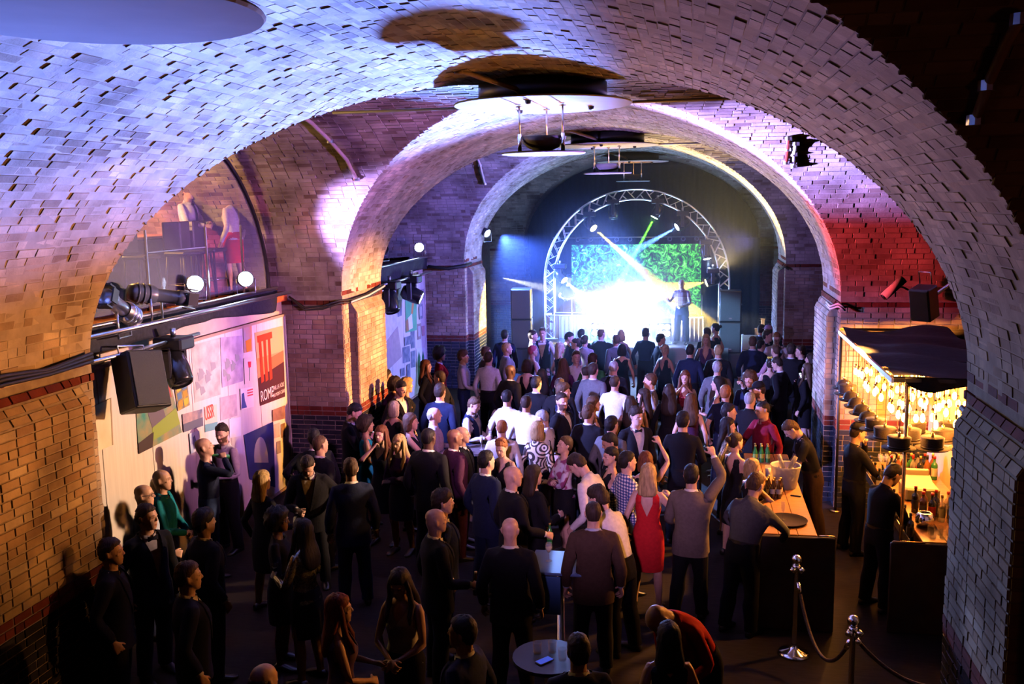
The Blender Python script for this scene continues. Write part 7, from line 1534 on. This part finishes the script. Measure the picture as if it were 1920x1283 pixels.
P('H16', -3.45, 21.65, 1.82, 'm', 180, 'man in a dark waistcoat and white shirt facing the camera at the stage left', hair=('short', 'brown'), fit='waist', c2='navy', R='hold')
P('H17', -2.70, 16.78, 1.70, 'f', 0, 'woman with long dark hair in a black top, back turned, left of centre floor', hair=('long', 'black'), fit='blouseskirt', c1='black', c2='black')
P('H18', -2.47, 17.99, 1.70, 'f', 0, 'woman with long brown hair to the waist, back turned, middle of the floor', hair=('long', 'brown'), fit='blouseskirt', c1='plum', c2='black')
P('H19', -2.80, 21.21, 1.79, 'm', -90, 'dark-haired man looking down before the keyboard desk', hair=('short', 'black'), fit='blouse', c1='black', c2='black', hpitch=0.3)
P('H20', -2.82, 20.09, 1.70, 'f', -60, 'platinum blond woman before the keyboard desk', hair=('mid', 'pale'), fit='dress', c1='black')
P('H21', -2.53, 20.57, 1.73, 'f', 90, 'dark-haired woman looking left before the stage', hair=('updo', 'dark'), fit='dress', c1='navy')
P('H23', -2.18, 15.47, 1.79, 'm', 0, 'dark-haired man half hidden behind the brown-haired dark suit', hair=('short', 'dark'), fit='suit', c1='black')

# staff, players and people on the balcony
P('bar1', 1.66, 13.15, 1.80, 'm', 95, 'barman in a black short-sleeved shirt reaching over the island bar', hair=('short', 'brown'), fit='polo', c1='black', c2='brown', hpitch=.45, lean=.22, bend=.2, R='work', L='reach')
P('bar2', 2.16, 12.75, 1.78, 'm', -70, 'bartender in a black cap and dark shirt pouring beside the hanging hats', hair=('short', 'dark'), fit='shirt', c1='black', c2='black', extras=('cap',), R='work', L='face', hpitch=.2)
P('bar3', 2.16, 10.98, 1.74, 'm', -60, 'dark-haired bartender in black bending over the side bar', hair=('short', 'black'), fit='shirt', c1='black', c2='black', hpitch=.5, bend=.2, R='work', L='work')
P('play1', -3.58, 27.55, 1.82, 'm', 175, 'musician in a dark sleeveless top behind the keyboard desk', z=.804, hair=('short', 'black'), fit='tshirt', c1='black', c2='black', R='work', L='work', hpitch=.25)
P('play2', -.26, 26.14, 1.80, 'm', 165, 'bald performer in a striped shirt at the stage front, arm swinging', z=.804, hair=None or (None, ''), fit='shirt', c1='maroon', c2='navy', pat=('plaid', (.7, .65, .65)), R='sway', L='work', lean=.1)
P('up1', -8.01, 14.06, 1.80, 'm', -100, 'waiter in a white shirt and dark tie on the balcony', z=3.344, hair=('short', 'dark'), fit='shirt', c1='white', c2='brown', tie='black', R='work', L='hold')
P('up2', -7.35, 14.20, 1.72, 'f', 80, 'waitress in a white blouse and red skirt at the balcony glass edge', z=3.344, hair=('updo', 'dark'), fit='blouseskirt', c1='white', c2='red')
# what they hold
def held(key, n, kind, label, tilt=0., **k):
    w, up = HELD[key][n]; ax = Vector((up[0]*tilt, up[1]*tilt, max(.25, 1-tilt+up[2]*tilt))).normalized()
    if kind in ('beer', 'wine_bottle'): return bottle(Vector(w)-ax*.09, 'beer', k.get('g', GREEN), GOLD, k.get('l', LABG), label, None, ax)
    if kind == 'phone':
        r = empty('phone', label, 'phone', Vector(w)); g = G(); g.box((0, 0, 0), (.07, .012, .14), bev=.004); g.obj('case', BLACK, r); g = G(); g.box((0, -.0065, 0), (.062, .001, .125)); g.obj('screen', emitter('phone_white', (.6, .75, 1), 3), r); r.rotation_euler = (-.5, 0, k.get('rz', 0)); return r
    o = glass(Vector(w)-Vector((0, 0, k.get('dz', .06))), kind, label, None, k.get('d')); return o
held('A5', 'R', 'beer', 'green bottle at the lips of the bald man in a dark sweater', .9); held('C23', 'R', 'beer', 'green bottle held by the bald man in a black jacket', .2); held('F6', 'R', 'beer', 'brown bottle held by the shaven-headed man in black', .1, g=BROWN, l=LABW)
held('A6', 'L', 'pint', 'glass held by the bearded man in a white shirt', d='amber'); held('B1', 'R', 'phone', 'phone in the hands of the man in the leather jacket', rz=1.8); held('B5', 'R', 'tumbler', 'tumbler held out by the woman with a brown bob', d='clear')
held('B8', 'R', 'wine', 'wine glass held by the grey-haired man in lavender', d='white'); held('B16', 'R', 'flute', 'champagne flute held by the waiter in a waistcoat', d='white', dz=.1); held('B16', 'L', 'flute', 'second champagne flute in the hand of the waiter in a waistcoat', d='white', dz=.1)
held('C30', 'R', 'tumbler', 'small glass held up by the woman in the red dress', d='clear'); held('H14', 'R', 'wine', 'wine glass of the woman with pink-red hair', d='red'); held('H16', 'R', 'pint', 'beer glass of the man in a dark waistcoat at stage left', d='amber')
held('A7', 'R', 'wine', 'wine glass of the woman with golden hair at the left'); held('D14' if 'D14' in HELD else 'bar1', 'R', 'tumbler', 'tumbler in the hand of the barman in black', d='clear'); held('bar2', 'R', 'beer', 'dark bottle poured by the capped bartender', .3, g=DKG, l=LABW)
held('G27', 'R', 'phone', 'phone held up by the long-haired woman in black by the right pillar', rz=.9); held('D4' if False else 'C14', 'R', 'wine', 'wine glass of the long-haired woman in profile', d='white'); held('A10', 'L', 'wine', 'wine glass of the woman in the sequined jacket', d='white')
PLAN[0] = True
# ------------------------------------------------------------------ haze in the far half of the hall, beams
def haze(name, c, size, dens, col, label):
    g = G(); g.box(c, size); o = g.obj(name); m = bpy.data.materials.new(name); m.use_nodes = True; n, l = m.node_tree.nodes, m.node_tree.links; n.clear()
    out = n.new('ShaderNodeOutputMaterial'); v = n.new('ShaderNodeVolumeScatter'); v.inputs['Density'].default_value = dens; v.inputs['Color'].default_value = (*col, 1); v.inputs['Anisotropy'].default_value = .35
    l.new(v.outputs[0], out.inputs['Volume']); m.cycles.homogeneous_volume = True; m.cycles.volume_sampling = 'EQUIANGULAR'; o.data.materials.append(m); tag(o, label, 'haze', kind='stuff'); return o
haze('haze', (-2.13, 32.45, 3.4), (9.4, 2.5, 6.4), .024, (.74, .85, 1), 'smoke hanging round the stage truss')
haze('haze', (-2.13, 26.6, 3.4), (9.4, 9.1, 6.6), .0035, (.74, .85, 1), 'thin smoke over the far end of the dance floor')
def beam(frm, to, e, col, ang, name): return light('SPOT', name, tuple(Vector(frm)+(Vector(to)-Vector(frm)).normalized()*.30+Vector((0, 0, -.10))), e, col, to, .02, ang, .25)
beam(t1, (-1.4, 32.2, 2.8), 110000, (1, .62, .04), 9, 'yellow_beam'); beam(t2, (-3.4, 31.9, .8), 330000, (.12, 1, .02), 5.5, 'green_beam'); beam(t3, (-3.2, 32.2, 3.0), 110000, (.14, .32, 1), 11, 'blue_beam'); beam(t4, (1.15, 32.2, .3), 150000, (.45, .65, 1), 5, 'cold_beam')
beam(t5, (-3.0, 31.7, 2.0), 20000, (1, .70, .06), 26, 'yellow_glare'); beam(t6, (-2.6, 31.9, 1.2), 36000, (.45, .66, 1), 20, 'cold_glare')
beam((-6.6, 31.3, 3.05), (-4.6, 31.7, 2.4), 30000, (1, .92, .75), 12, 'warm_beam'); beam((-7.75, 25.3, 2.9), (-4.5, 25.6, 1.6), 9000, (.7, .75, 1), 8, 'pale_beam')
def fog(c, rad, dens, label):
    g = G(); g.box((0, 0, 0), tuple(2*q for q in rad)); o = g.obj('fog_bank', loc=c); m = bpy.data.materials.new('fog_bank'); m.cycles.volume_sampling = 'EQUIANGULAR'; m.use_nodes = True; n, l = m.node_tree.nodes, m.node_tree.links; n.clear()
    out = n.new('ShaderNodeOutputMaterial'); v = n.new('ShaderNodeVolumeScatter'); v.inputs['Color'].default_value = (.95, .97, 1, 1); v.inputs['Anisotropy'].default_value = .2
    tc = n.new('ShaderNodeTexCoord'); mp = n.new('ShaderNodeMapping'); mp.inputs['Scale'].default_value = tuple(1/q for q in rad); ln = n.new('ShaderNodeVectorMath'); ln.operation = 'LENGTH'
    l.new(tc.outputs['Object'], mp.inputs['Vector']); l.new(mp.outputs['Vector'], ln.inputs[0]); mr = n.new('ShaderNodeMapRange'); mr.interpolation_type = 'SMOOTHSTEP'; mr.inputs[1].default_value = 1; mr.inputs[2].default_value = .1; mr.inputs[3].default_value = 0; mr.inputs[4].default_value = dens
    l.new(ln.outputs['Value'], mr.inputs[0]); l.new(mr.outputs[0], v.inputs['Density']); l.new(v.outputs[0], out.inputs['Volume']); o.data.materials.append(m); tag(o, label, 'haze', kind='stuff')
fog((-1.8, 31.8, 1.2), (3.5, 1.9, 1.8), .26, 'denser bank of white smoke low on the stage in front of the screen')
